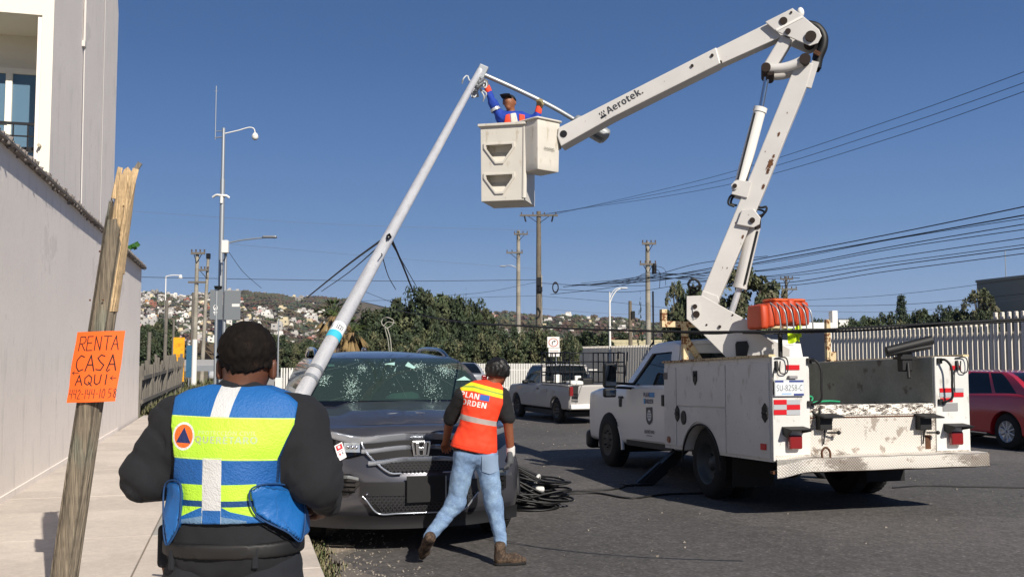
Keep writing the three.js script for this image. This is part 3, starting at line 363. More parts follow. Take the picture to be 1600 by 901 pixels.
  for (const s of [-1, 1]) { wheel(T, s * .93, .41, -5.13, .41, .25, s, mat('#3c3a38', .6, .5), 0, .02); wheel(T, s * 1.02, .41, wz, .41, .23, s, mat('#4a5052', .55, .4), 0, .13); wheel(T, s * .75, .41, wz, .41, .23, s, M.darkMetal, 0, .05); }

  // ---- cab
  const cabPaint = phys(null, { color: new THREE.Color().setRGB(.72, .72, .71), roughness: .28, clearcoat: .5, clearcoatRoughness: .15 });
  const zb = -2.78, belt = 1.36;
  const cabBody = soft(.99, .42, 1.80, .09, [10, 12, 42], (x, y, z) => {      // lower cab, door and fender, hood
    const zz = z - 4.58, f = clamp((-zz - 4.45) / 1.9, 0, 1), yy = y + .94; let Y = yy > 1.2 ? yy + (yy - 1.2) * (f > 0 ? .15 - .55 * f * f : .0) : yy; const bulge = .018 * Math.sin(clamp((yy - .55) / .8, 0, 1) * Math.PI); const nose = sst(.65, 1, f); return [x * (1 - .06 * nose * sst(.6, 1, Math.abs(x))) + Math.sign(x) * bulge * (Math.abs(x) > .9 ? 1 : 0), Y, zz + .12 * nose * Math.pow(Math.abs(x) / .99, 2)];
  });
  P('cab_body', cut(cabBody, [cylX(.47, -1.3, -.5, .44, -5.13, 40), cylX(.47, .5, 1.3, .44, -5.13, 40), box2(-.85, .85, .86, 1.6, -2.95, -4.35)]), cabPaint);
  for (const s of [-1, 1]) P('fender_flare', new THREE.TorusGeometry(.475, .028, 8, 40, Math.PI).rotateY(Math.PI / 2).translate(s * .985, .44, -5.13), cabPaint);
  P('hood', soft(.74, .06, .78, .05, [12, 3, 10], (x, y, z) => [x, y + 1.37 - .07 * Math.pow((z - .78) / 1.56, 2) - .03 * x * x, z - 5.35]), cabPaint);
  P('front_bumper', rbox(1.9, .3, .22, .08, [0, .52, -6.32]), M.black); P('grille', rbox(1.5, .42, .08, .04, [0, 1.02, -6.39]), M.chrome);
  // doors: thin skins set on the body sides, with the printed emblem
  for (const s of [-1, 1]) {
    const X = s * 1.003, d = P('door', prismX([[-2.98, .62], [-2.98, 1.33], [-4.42, 1.345], [-4.42, .98], [-4.36, .62]], s > 0 ? X : X - .014, s > 0 ? X + .014 : X, .004), cabPaint);
    P('door_handle', rbox(.03, .15, .085, .012, [X + s * .018, 1.18, -3.1]), M.black, d);
    P('fender_vent', [rbox(.012, .035, .17, .004, [s * 1.012, 1.21, -4.66]), rbox(.012, .12, .09, .004, [s * 1.012, 1.13, -4.68])], M.black);
    P('rocker_panel', box2(s * .93, s * .99, .52, .60, -2.9, -4.5), M.black); P('door_gap', box2(s * .99, s * 1.006, .62, 1.33, -2.955, -2.968), M.black);
    // window frame: A pillar, roof rail, B pillar
    const fr = prismX([[-2.8, 1.32], [-2.86, 1.90], [-3.05, 1.955], [-3.75, 1.945], [-4.62, 1.34]], -.055, .0, .012, [[[-3.03, 1.37], [-3.06, 1.84], [-3.74, 1.835], [-4.35, 1.38]]]); const p = fr.attributes.position; for (let i = 0; i < p.count; i++) { const y = p.getY(i), k = (y - 1.33); p.setX(i, s * (.985 + p.getX(i) - .20 * k * (.8 + .2 * k))); } fr.computeVertexNormals(); P('cab_pillars', toCreasedNormals(fr, .7), cabPaint);
    const sideGlass = prismX([[-3.02, 1.35], [-3.05, 1.86], [-3.75, 1.85], [-4.38, 1.36]], -.004, .004); const q = sideGlass.attributes.position; for (let i = 0; i < q.count; i++) { const k = q.getY(i) - 1.33; q.setX(i, s * (.955 + q.getX(i) - .2 * k)); } sideGlass.computeVertexNormals();
    P('side_window', sideGlass, s < 0 ? phys('#20282a', { roughness: .04, transmission: .7, ior: 1.5, thickness: 0 }) : phys('#5c686a', { roughness: .04, transmission: .85, ior: 1.5, thickness: 0 }), d);
    // towing mirror on two arms
    const mr = P('mirror', [rbox(.20, .36, .11, .045, [s * 1.33, 1.53, -4.28]), rbox(.19, .13, .09, .03, [s * 1.33, 1.28, -4.28])], M.black); P('mirror_arm', [bar([s * .97, 1.40, -4.22], [s * 1.26, 1.42, -4.27], .018), bar([s * .97, 1.34, -4.22], [s * 1.26, 1.36, -4.27], .018)], M.black, mr); P('mirror_glass', [box(.165, .30, .004, [s * 1.33, 1.53, -4.223]), box(.15, .085, .004, [s * 1.33, 1.28, -4.233])], mat('#8a949c', .05, 1), mr);
  }
  P('cab_roof', soft(.82, .07, .55, .06, [14, 4, 14], (x, y, z) => [x, y + 1.93 - .035 * x * x - .02 * z * z, z - 3.33]), cabPaint);
  P('cab_back', prism([[-.985, 1.25], [.985, 1.25], [.86, 1.93], [-.86, 1.93]], zb - .04, zb, .0, [[[-.74, 1.36], [.74, 1.36], [.68, 1.80], [-.68, 1.80]]]), cabPaint);
  P('rear_window', prism([[-.75, 1.35], [.75, 1.35], [.69, 1.81], [-.69, 1.81]], zb - .03, zb - .022), phys('#3f5a58', { roughness: .05, transmission: .8, ior: 1.5, thickness: 0 }));
  P('windshield', surf(12, 4, (u, v) => { const x = lerp(-1, 1, u), y = lerp(1.37, 1.90, v), z = lerp(-4.60, -3.86, v); return [x * lerp(.92, .80, v), y, z - .1 * (1 - x * x)]; }), phys('#7d8c8a', { roughness: .04, transmission: .88, ior: 1.5, thickness: 0 }));
  P('seat', [rbox(.52, .65, .16, .06, [-.42, 1.2, -3.05], [.15, 0, 0]), rbox(.52, .65, .16, .06, [.42, 1.2, -3.05], [.15, 0, 0]), rbox(.28, .2, .1, .04, [-.42, 1.6, -3.0]), rbox(.28, .2, .1, .04, [.42, 1.6, -3.0]), box2(-.85, .85, .86, 1.0, -2.95, -3.6)], M.black); P('dashboard', rbox(1.7, .28, .5, .08, [0, 1.22, -4.35]), M.black);
  P('steering_wheel', new THREE.TorusGeometry(.19, .018, 8, 24).rotateX(-.5).translate(-.42, 1.32, -3.95), M.black);
  P('roof_beacon_base', rbox(.36, .09, .16, .02, [.0, 2.035, -3.1]), M.white);
  P('cab_items', [rbox(.12, .2, .1, .02, [-.05, 1.47, -2.95]), rbox(.1, .16, .08, .02, [.13, 1.45, -2.95])], mat('#2f8f80', .6));
  P('cab_antenna', [bar([-.86, 1.93, -3.9], [-.8, 2.0, -3.9], .012)], M.black);
  { // door print
    const t = paper(512, 1024, (x, W, Hh) => { x.clearRect(0, 0, W, Hh); x.fillStyle = '#3f86c4'; x.fillRect(250, 30, 250, 95); x.fillStyle = '#5aa2d6'; x.fillRect(10, 150, 70, 110); x.fillStyle = '#26355e'; x.font = 'bold 128px sans-serif'; x.save(); x.scale(.84, 1); x.fillText('PLAN', 6, 122); x.fillText('ORDEN', 88, 252); x.restore(); x.fillStyle = '#3b3d42'; x.beginPath(); x.moveTo(120, 330); x.lineTo(400, 320); x.lineTo(410, 560); x.quadraticCurveTo(390, 640, 262, 680); x.quadraticCurveTo(140, 650, 122, 560); x.closePath(); x.fill(); x.fillStyle = '#cfd2d6'; x.beginPath(); x.ellipse(262, 490, 92, 110, 0, 0, 7); x.fill(); x.fillStyle = '#6a6d73'; for (let k = 0; k < 9; k++) x.fillRect(190 + (k % 3) * 52, 420 + Math.floor(k / 3) * 50, 36, 32); x.fillStyle = '#3f4147'; x.font = 'bold 92px sans-serif'; x.save(); x.translate(256, 850); x.scale(.82, 1); x.textAlign = 'center'; x.fillText('QUERÉTARO', 0, 0); for (let k = 0; k < 9; k++) x.fillRect(-150 + k * 34, 36, 24, 16); x.restore(); });
    const g = new THREE.PlaneGeometry(.40, .70); g.rotateY(-Math.PI / 2); g.translate(-1.0205, .955, -3.58); P('door_print', g, mat(null, .5, 0, { map: t, transparent: true, alphaTest: .4 }), T.children.find(c => c.name === 'door'), true);
  }
  // ---- boom rest rack behind the cab and the load rack
  const rz = -2.70; P('boom_rest', [box2(-1.22, 1.28, 2.13, 2.205, rz - .04, rz + .04), box2(-1.22, -1.15, 2.205, 2.36, rz - .04, rz + .04), box2(-.92, -.85, 1.62, 2.14, rz - .035, rz + .035), beam([-.83, 1.66, rz], [-.62, 1.66, rz + .3], .05, .05), beam([-.88, 2.0, rz], [-.62, 1.66, rz - .05], .04, .07)], M.rackPaint);
  P('boom_rest_end', [box2(1.281, 1.36, 2.125, 2.37, rz - .045, rz + .045), box2(.6, 1.281, 2.128, 2.207, rz - .042, rz + .042)], M.white);
  P('rack_post', [box2(.02, .07, 1.66, 2.12, -.85, -.9), box2(.05, .13, 1.64, 1.75, -.84, -.92)], M.rackPaint); P('turret_brace', [beam([-.50, 1.64, -2.3], [-.22, 1.98, -2.55], .06, .05), beam([-.1, 1.64, -2.3], [-.25, 1.9, -2.5], .06, .05)], M.rackPaint);

  // ---- boom: plates and beams lie in one upright plane through the turret
  T.updateMatrixWorld(true); const inv = T.matrixWorld.clone().invert();
  const psi = 14 * Math.PI / 180, eV = V(Math.cos(psi), 0, Math.sin(psi)), nV = V(-Math.sin(psi), 0, Math.cos(psi)), O = S(6.42, 11.35, 0);
  const uv = (px, py) => { const d = ray(px, py), o = V(0, EYE, 0), k = O.clone().sub(o).dot(nV) / d.dot(nV), p = d.multiplyScalar(k).add(o); return [p.clone().sub(O).dot(eV), p.y]; };
  const basis = new THREE.Matrix4().makeBasis(eV, V(0, 1, 0), nV).setPosition(O.x, 0, O.z), toT = inv.clone().multiply(basis);
  const B = (n, g, m, par = T, k) => part(par, n, (Array.isArray(g) ? g.flat(9) : [g]).map(h => h.applyMatrix4(toT)), m, k);
  const poly = (pts, w0, w1, bev = .006) => prism(pts.map(p => uv(p[0], p[1])), w0, w1, bev);
  const blob = (px, py, s, w0, w1) => { const c = uv(px, py), pts = []; for (let i = 0; i < 22; i++) { const a = i / 22 * 6.283, r = s * (.55 + .75 * Math.abs(nz(Math.cos(a) * 2 + px, Math.sin(a) * 2, py))) * (i % 2 ? .8 : 1.1); pts.push([c[0] + Math.cos(a) * r * .75 + .35 * Math.sin(a) * r, c[1] + Math.sin(a) * r * 1.3]); } return prism(pts, w0, w1); }, P3 = (px, py, w = 0) => { const a = uv(px, py); return [a[0], a[1], w]; };
  const pin = (px, py, r, w0, w1, m, par) => { const a = uv(px, py); return bar([a[0], a[1], w0], [a[0], a[1], w1], r, r, 14); };
  const tp = [[1075, 464], [1099, 463], [1172, 503], [1186, 520], [1209, 536], [1209, 562], [1140, 562], [1094, 516], [1075, 499]];
  const tur = B('turret', [poly(tp, .20, .23), poly(tp, -.23, -.20), poly([[1080, 488], [1090, 480], [1170, 512], [1207, 540], [1205, 562], [1142, 562], [1097, 515]], -.20, .20), bar([uv(1172, 562)[0], 1.02, 0], [uv(1172, 562)[0], uv(1172, 556)[1], 0], .30, .26, 24), prism([uv(1186, 519), uv(1235, 545), uv(1235, 560), uv(1205, 560)], -.26, -.22)], M.boomPaint);
  B('turret_hole', [pin(1090, 492, .045, .246, .252), pin(1088, 480, .03, .2465, .256)], M.pinIron, tur); B('turret_port', [poly([[1150, 538], [1152, 534], [1168, 533], [1171, 541], [1168, 556], [1151, 556]], .231, .25)], M.hose, tur); B('turret_plate', poly([[1084, 477], [1095, 473], [1095, 495], [1086, 500]], .238, .246, .002), M.boomPaint, tur);
  B('turret_bolt', [pin(1126, 511, .02, .23, .25), pin(1146, 493, .012, .23, .24), pin(1106, 508, .012, .23, .24)], M.pinIron, tur);
  B('swivel_hose', tube([P3(1081, 452, .1), P3(1077, 445, .15), P3(1084, 437, .15), P3(1093, 442, .12), P3(1094, 452, .1), P3(1085, 457, .05), P3(1079, 462, 0), P3(1083, 448, .1), P3(1090, 455, .05), P3(1096, 446, .1), P3(1088, 450, .12)], .017, 60, 6), M.hose, tur);
  const lb = B('lower_boom', [poly([[1093, 470], [1126, 389], [1171, 281], [1230, 136], [1247, 95], [1270, 104], [1260, 140], [1227, 220], [1201, 286], [1158, 390], [1121, 476]], -.135, .135, .012)], M.boomPaint);
  B('boom_collar', [poly([[1097, 462], [1099, 455], [1122, 463], [1125, 470], [1121, 478], [1108, 474]], -.15, .15)], M.boomPaint, lb);
  [[1204, 258, .075], [1200, 270, .045], [1217, 213, .035], [1193, 294, .04], [1161, 372, .03], [1209, 247, .03], [1137, 420, .015], [1150, 350, .014], [1230, 180, .014], [1196, 240, .012]].forEach(([a, b, r]) => B('rust_patch', blob(a, b, r, .134, .1365), M.rust, lb));
  B('cylinder_bracket', [poly([[1147, 287], [1152, 284], [1175, 287], [1168, 312], [1144, 306]], .10, .16), poly([[1147, 287], [1152, 284], [1175, 287], [1168, 312], [1144, 306]], -.16, -.10), pin(1149, 294, .045, -.17, .185)], M.boomPaint, lb);
  B('cylinder_bracket', [poly([[1160, 331], [1178, 329], [1189, 343], [1187, 353], [1178, 358], [1152, 353]], .14, .18), poly([[1160, 331], [1178, 329], [1189, 343], [1187, 353], [1178, 358], [1152, 353]], -.18, -.14)], M.boomPaint, lb);
  B('bracket_pin', [pin(1176, 347, .035, -.2, .205), pin(1149, 294, .028, .17, .2), poly([[1180, 338], [1190, 336], [1189, 356], [1180, 360]], -.1, .1)], M.pinIron, lb);
  B('hydraulic_hose', [tube([P3(1148, 304, .1), P3(1141, 310, .1), P3(1139, 320, .1), P3(1148, 324, .08)], .016, 20, 6), tube([P3(1150, 304, .06), P3(1144, 312, .06), P3(1143, 319, .06), P3(1152, 322, .05)], .016, 20, 6), tube([P3(1180, 322, .05), P3(1190, 325, .05), P3(1198, 324, .05), P3(1197, 331, .05), P3(1186, 340, .03)], .016, 20, 6), tube([P3(1180, 326, .0), P3(1192, 329, .0), P3(1195, 332, .0), P3(1184, 345, .0)], .014, 20, 6)], M.hose, lb);
  const lc = B('lift_cylinder', [bar(P3(1179, 352), P3(1157, 446), .085, .085, 20), bar(P3(1157, 446), P3(1156, 450), .092, .092, 20)], M.boomPaint); B('piston_rod', bar(P3(1157, 446), P3(1140, 498), .04, .04, 14), M.galv, lc); B('feed_line', bar(P3(1184, 362, .08), P3(1164, 445, .08), .014), M.hose, lc);
  const uc = B('knuckle_cylinder', [bar(P3(1188, 171), P3(1157, 288), .078, .078, 20), bar(P3(1189, 168), P3(1187, 175), .088, .088, 20)], M.white); B('piston_rod', bar(P3(1189, 172), P3(1199, 118), .034, .034, 14), M.chrome, uc); B('feed_line', bar(P3(1180, 178, .07), P3(1152, 288, .07), .012), M.hose, uc);
  const ub = B('upper_boom', [poly([[1202, 39], [1117, 81], [1126, 104], [1222, 61]], -.115, .115, .01)], M.boomPaint);
  B('boom_sleeve', [poly([[1120, 79], [876, 203], [874, 216], [880, 232], [960, 187], [1127, 104]], -.155, .155, .014)], M.boomPaint, ub);
  B('boom_bolt', [pin(1114, 92, .02, .15, .175), pin(1083, 108, .02, .15, .175), pin(1127, 101, .018, .1, .14)], M.pinIron, ub); B('boom_end_hole', pin(884, 213, .05, .15, .16), M.hose, ub);
  { const a = uv(943, 190), b = uv(1010, 150), dx = b[0] - a[0], dy = b[1] - a[1], L = Math.hypot(dx, dy), t = paper(1024, 200, (x, W, Hh) => { x.clearRect(0, 0, W, Hh); x.fillStyle = '#1c1d20'; x.save(); x.translate(10, 30); for (let i = 0; i < 5; i++) { x.fillRect(20 + i * 24, 10 + (i % 2) * 50, 18, 44); x.fillRect(8 + i * 26, 100, 20, 40); } x.restore(); const gr = null; x.font = 'bold 190px sans-serif'; x.save(); x.translate(180, 158); x.scale(1.02, 1); x.fillStyle = '#3a3b3f'; x.fillText('Aerotek.', 0, 0); x.restore(); });
    const g = new THREE.PlaneGeometry(L * 1.06, L * .205); g.rotateZ(Math.atan2(dy, dx)); g.translate((a[0] + b[0]) / 2 - .02, (a[1] + b[1]) / 2 + .045, .1585); B('maker_lettering', g, mat(null, .5, 0, { map: t, transparent: true, alphaTest: .4 }), ub, true); }
  const ep = [[1196, 41], [1238, 20], [1254, 32], [1279, 53], [1283, 63], [1277, 74], [1265, 78], [1212, 55]]; const el = B('elbow', [poly(ep, .158, .185), poly(ep, -.185, -.158)], M.boomPaint);
  B('elbow_pin', [pin(1266, 64, .07, -.2, .215), pin(1224, 40, .05, .18, .2), pin(1231, 56, .035, -.2, .21), pin(1236, 27, .015, .18, .2)], M.pinIron, el); B('elbow_fold', beam(P3(1213, 54, .187), P3(1254, 33, .187), .012, .03), M.white, el);
  B('mast_tip', [bar(P3(1249, 33), P3(1249, 26), .03), mv(new THREE.SphereGeometry(.065, 12, 10).scale(.75, 1.1, .8), P3(1251, 20))], M.white, el);
  B('link_arm', [beam(P3(1230, 62, .08), P3(1199, 113, .08), .08, .16, .02), beam(P3(1230, 62, -.08), P3(1199, 113, -.08), .08, .16, .02)], M.boomPaint, el); B('link_arm', [tube([P3(1199, 113, .16), P3(1225, 111, .16), P3(1246, 104, .16), P3(1258, 98, .16)], .065, 20, 8), tube([P3(1199, 113, -.16), P3(1225, 111, -.16), P3(1246, 104, -.16), P3(1258, 98, -.16)], .065, 20, 8)], M.boomPaint, el);
  B('link_pin', [pin(1197, 113, .06, -.24, .25), pin(1257, 100, .07, -.24, .25), pin(1204, 118, .05, -.2, .2)], M.pinIron, el);
  B('hose_bundle', [.05, -.03, -.1].map((w, i) => tube([P3(1262, 40, w), P3(1276, 44, w), P3(1286, 58, w), P3(1286, 74, w), P3(1279, 92, w), P3(1276, 108, w)], .06 - i * .008, 30, 8)), M.hose, el); B('hose_clamp', beam(P3(1272, 85, 0), P3(1281, 90, 0), .3, .05), M.rust, el);
  B('boom_flange', beam(P3(1274, 100, .1), P3(1262, 140, .1), .05, .09), M.boomPaint, lb);
  // bucket, hung at the end of the upper boom: its own axes follow the boom plane
  const bc = uv(789, 257), scl = uv(790, 257)[0] - uv(789, 257)[0], bw = 68 * scl, bh = (318 - 205) * scl, bd = .62, cx = bc[0] + .03, cy = bc[1] - .03;
  const fz = .26, W2 = bw / 2, H2 = bh / 2, taper = y => 1 - .035 * (H2 - y) / bh;
  const pocket = (yc, k) => { const a = [[-.19 * k, .12], [.19 * k, .12], [.19 * k, .06], [.05, -.13], [-.05, -.13], [-.19 * k, .06]]; return a.map(p => [cx + p[0] - .04, yc + p[1]]); };
  const holes = [pocket(cy + .14, 1), pocket(cy - .27, 1)];
  const bk = B('bucket', [prism([[cx - W2 * .96, cy - H2], [cx + W2 * .96, cy - H2], [cx + W2, cy + H2], [cx - W2, cy + H2]], fz - .035, fz, .008, holes), box2(cx - W2 * .98, cx - W2 * .98 + .03, cy - H2 + .01, cy + H2, fz - .036, fz - bd), box2(cx + W2 * .98 - .03, cx + W2 * .98, cy - H2 + .01, cy + H2, fz - .036, fz - bd), box2(cx - W2 * .98, cx + W2 * .98, cy - H2, cy + H2, fz - bd, fz - bd - .03, .01), box2(cx - W2 * .95, cx + W2 * .95, cy - H2 - .0, cy - H2 + .03, fz - .04, fz - bd, .01)], M.bucketWhite);
  { const l = cx - W2 - .03, r = cx + W2 + .03, y0 = cy + H2 - .005, y1 = cy + H2 + .032, f = fz + .04, b = fz - bd - .06; B('bucket_rim', [box2(l, r, y0, y1, f, f - .09, .008), box2(l, r, y0, y1, b, b + .09, .008), box2(l, l + .08, y0, y1 - .001, f - .085, b + .085, .008), box2(r - .08, r, y0, y1 - .001, f - .085, b + .085, .008)], M.bucketWhite, bk); }
  for (const hp of holes) { const ring = shape(hp.map(p => [cx - .04 + (p[0] - cx + .04) * 1.16, (hp[0][1] - .12) + (p[1] - hp[0][1] + .12) * 1.16])); const st = B('step_rim', prism(ring, fz - .002, fz + .022, .008, [hp]), M.bucketWhite, bk); const hx0 = hp[0][0], hx1 = hp[1][0], yt = hp[0][1], yb = hp[3][1], xm = (hx0 + hx1) / 2; const tri = (a, b, c) => { const g = new THREE.BufferGeometry(); g.setAttribute('position', new THREE.Float32BufferAttribute([...a, ...b, ...c], 3)); g.computeVertexNormals(); return g; }; const zi = fz - .16, A0 = [hx0 - .01, yt + .01, zi], A1 = [hx1 + .01, yt + .01, zi], F0 = [hx0 - .03, yt + .02, fz - .03], F1 = [hx1 + .03, yt + .02, fz - .03], L = [hx0 - .03, yt - .07, fz - .03], R = [hx1 + .03, yt - .07, fz - .03], D0 = [xm - .06, yb - .02, fz - .03], D1 = [xm + .06, yb - .02, fz - .03], K = [hx0 + .03, yt - .08, zi], K1 = [hx1 - .03, yt - .08, zi]; B('step_pocket', [tri(A0, A1, F0), tri(F0, A1, F1), tri(A0, K, A1), tri(K, K1, A1), tri(K, K1, D0), tri(D0, K1, D1), tri(A0, F0, L), tri(A0, L, K), tri(L, K, D0), tri(A1, F1, R), tri(A1, R, K1), tri(R, K1, D1)], M.bucketWhite, bk); }
  B('bucket_rib', bar([cx + W2 * .99 - .01, cy - H2 + .03, fz - .02], [cx + W2 + .0, cy + H2 - .02, fz - .02], .035, .035, 10), M.bucketWhite, bk);
  // cover box at the boom tip
  { const c = uv(846, 236); const g = soft(.19, .34, .20, .02, [6, 8, 6], (x, y, z) => [x * (1 + .1 * y), y, z * (1 + .1 * y)], .5); g.rotateY(-.62); g.translate(c[0], c[1] + .015, .14); B('tip_cover', g, M.bucketWhite); const lid = soft(.215, .018, .225, .012, [4, 3, 4]); lid.rotateY(-.62); lid.translate(c[0], c[1] + .365, .14); const lidM = B('tip_cover_lid', lid, M.bucketWhite, bk);
    const t = paper(256, 64, (x, W, Hh) => { x.clearRect(0, 0, W, Hh); x.fillStyle = '#5b5750'; x.font = 'bold 40px sans-serif'; x.fillText('', 0, 0); for (let k = 0; k < 14; k++) x.fillRect(8 + k * 17, 10 + (k * 7) % 12, 11, 16); x.fillRect(6, 44, 240, 8); }); const pg = new THREE.PlaneGeometry(.2, .05); pg.rotateY(-.62 + Math.PI / 2 * 0); const off = V(0, 0, .206).applyAxisAngle(V(0, 1, 0), -.62 + Math.PI / 2); pg.rotateY(Math.PI / 2); pg.translate(c[0] + off.x * 1.0, c[1] - .03, .14 + off.z); B('cover_stencil', pg, mat(null, .6, 0, { map: t, transparent: true, alphaTest: .4 }), bk, true);
    B('boom_tip', [bar(P3(872, 220, -.05), P3(840, 226, -.1), .11, .11, 16), beam(P3(850, 226, -.1), P3(800, 240, -.1), .1, .18, .02)], M.bucketWhite); }
  globalThis.BOOM = { O, eV, nV, uv, basis };
}
// orange load in a wire rack on the service body, and a high-visibility cloth hung under it
{
  const c = S(onT(1215, 487, 10.9)[0], 10.9, 0); const o = thing('orange_load', 'ribbed orange plastic load held in a wire rack above the truck bed', 'equipment', c, THETA);
  const bars = []; for (let k = 0; k < 7; k++) { const x = -.27 + k * .092; part(o, 'orange_rib', soft(.052, .15, .19, .03, [4, 6, 6], (x2, y, z) => [x2 + x, y + 2.145 + (k > 1 ? .055 : 0) + .02 * Math.sin(k * 2), z * (1 - .12 * (y > 0 ? y / .15 : 0))]), M.orange); }
  part(o, 'orange_cap', soft(.22, .022, .15, .02, [6, 3, 5], (x, y, z) => [x + .09, y + 2.352, z]), mat('#c9571f', .5));
  const rk = part(o, 'rack_base', [box2(-.36, .36, 1.945, 1.975, -.22, -.18), box2(-.36, .36, 1.945, 1.975, .2, .24), box2(-.36, -.32, 1.95, 1.98, -.2, .22), box2(.32, .36, 1.95, 1.98, -.2, .22), box2(.03, .07, 1.66, 1.95, -.05, -.01), box2(-.30, -.2, 1.93, 1.95, .12, .24)], M.black);
  for (let k = 0; k < 6; k++) { const x = -.14 + k * .088; part(rk, 'rack_bar', tube([[x + .03, 1.955, .26], [x + .02, 2.1, .265], [x - .005, 2.23, .25], [x - .05, 2.315, .16]], .009, 16, 6), M.steel); }
  const cl = solo('high_visibility_cloth', 'bright yellow-green cloth hanging under the orange load', 'cloth', [surf(10, 6, (u, v) => { const p = S(onT(1240, 510, 10.75)[0] - .08 + u * .17, 10.75 + .03 * Math.sin(u * 9), lerp(1.84, 2.02, v) - .02 * Math.sin(u * 6)); return [p.x, p.y, p.z]; }), surf(6, 6, (u, v) => { const p = S(onT(1240, 510, 10.75)[0] + .05 + u * .05, 10.73, lerp(1.9, 2.12, v)); return [p.x, p.y, p.z]; })], M.lime);
}
// ---------------------------------------------------------------- vehicles: local +z is the nose, the body runs to -z
const tint = (c, t = .75) => phys(c, { roughness: .03, transmission: t, ior: 1.5, thickness: 0 });
function greenhouse(T, o, paint) {
  const { s1, s2, s3, s4, belt, roof, wb, wt } = o, bow = o.bow ?? .1;
  const G = (a, v, c, off = 0) => { const k = Math.pow(v, 1.25), x = a * (lerp(wb, wt, k) + off), s = lerp(lerp(s1, s2, v) - off * (1 - c), lerp(s4, s3, v) + off * c, c) - bow * (1 - a * a) * (1 - c) + bow * .7 * (1 - a * a) * c; return [x, lerp(belt, roof, Math.sin(v * Math.PI / 2 * .9) / Math.sin(Math.PI / 2 * .9)), -s]; };
  const face = (fn, u0, u1, v0, v1, n = 10, m = 6) => surf(n, m, (u, v) => fn(lerp(u0, u1, u), lerp(v0, v1, v)));
  const F = off => (a, v) => G(a, v, 0, off), R = off => (a, v) => G(a, v, 1, off), L = s => (c, v) => G(s, v, c);
  const frame = (fn, u0, u1, v0, v1) => [face(fn, -1, u0, 0, 1, 3), face(fn, u1, 1, 0, 1, 3), face(fn, u0, u1, 0, v0, 12, 2), face(fn, u0, u1, v1, 1, 12, 2)];
  const P = (n, g, m, par = T) => part(par, n, g, m);
  const cr = o.crown ?? .055; P('roof', surf(20, 20, (a, c) => { const p = G(a * 2 - 1, 1, c); p[1] += cr * (1 - Math.pow(Math.abs(a * 2 - 1), 2.6)) * (1 - Math.pow(Math.abs(c * 2 - 1), 3)) + (o.arch || 0) * Math.sin(c * Math.PI); return p; }), paint);
  P('front_pillars', frame(F(0), -.94, .94, .05, .93), paint); P('rear_pillars', frame(R(0), -.86, .86, .12, .9), paint);
  const ws = P('windshield', face(F(0), -.945, .945, .045, .935, 14, 8), o.ws || tint('#5f7672')); P('rear_window', face(R(0), -.865, .865, .115, .905, 12, 6), o.glass);
  for (const s of [-1, 1]) {
    const cuts = o.side; P('side_frame', [[0, cuts[0][0]], ...cuts.slice(0, -1).map((q, i) => [q[1], cuts[i + 1][0]]), [cuts[cuts.length - 1][1], 1]].map(([a, b]) => face(L(s), a, b, 0, 1, 3)).concat([face(L(s), 0, 1, 0, .06, 20, 1), face(L(s), 0, 1, .86, 1, 20, 3)]), o.frameMat || paint);
    for (const [a, b] of cuts) P('side_window', face(L(s), a, b, .055, .87, 8, 6), o.glass);
  }
  return { G, ws };
}
function carBody(o) {      // a closed lower body, bent from a rounded box
  const h = .46, hz = o.L / 2;
  const topAt = s => { const p = o.top; let i = 0; while (i < p.length - 2 && s > p[i + 1][0]) i++; const t = clamp((s - p[i][0]) / (p[i + 1][0] - p[i][0]), 0, 1), e = t * t * (3 - 2 * t); return lerp(p[i][1], p[i + 1][1], o.linear ? t : .5 * t + .5 * e); };
  const map = (x, y, z) => { let s = hz - z, v = (y + h) / (2 * h), n = x / o.hw; const ff = sst(1.5, 0, s), rf = sst(o.L - 1, o.L, s); const Y = lerp(o.bottom + .05 * ff * 0, topAt(s), v); let X = x * (1 - o.ft * sst(.9, 0, s) - .05 * rf) * (1 - (o.tumble ?? .045) * Math.pow(Math.max(0, v - .45) / .55, 2)); X *= 1 + .012 * Math.sin(v * Math.PI); const Z = -s - o.bowF * Math.pow(Math.abs(n), 2.4) * ff - (o.rake ?? .12) * sst(.45, 1, v) * sst(.9, 0, s) - .07 * sst(.25, 0, v) * sst(.9, 0, s) + .16 * Math.pow(Math.abs(n), 2.4) * rf; return [X, Y + (o.crown ?? .045) * sst(.85, 1, v) * (1 - n * n), Z]; };
  return { geo: soft(o.hw, h, hz, o.r ?? .08, [34, 22, 70], map), map: (n, y01, s) => map(n * o.hw, (y01 * 2 - 1) * h, hz - s), topAt };
}
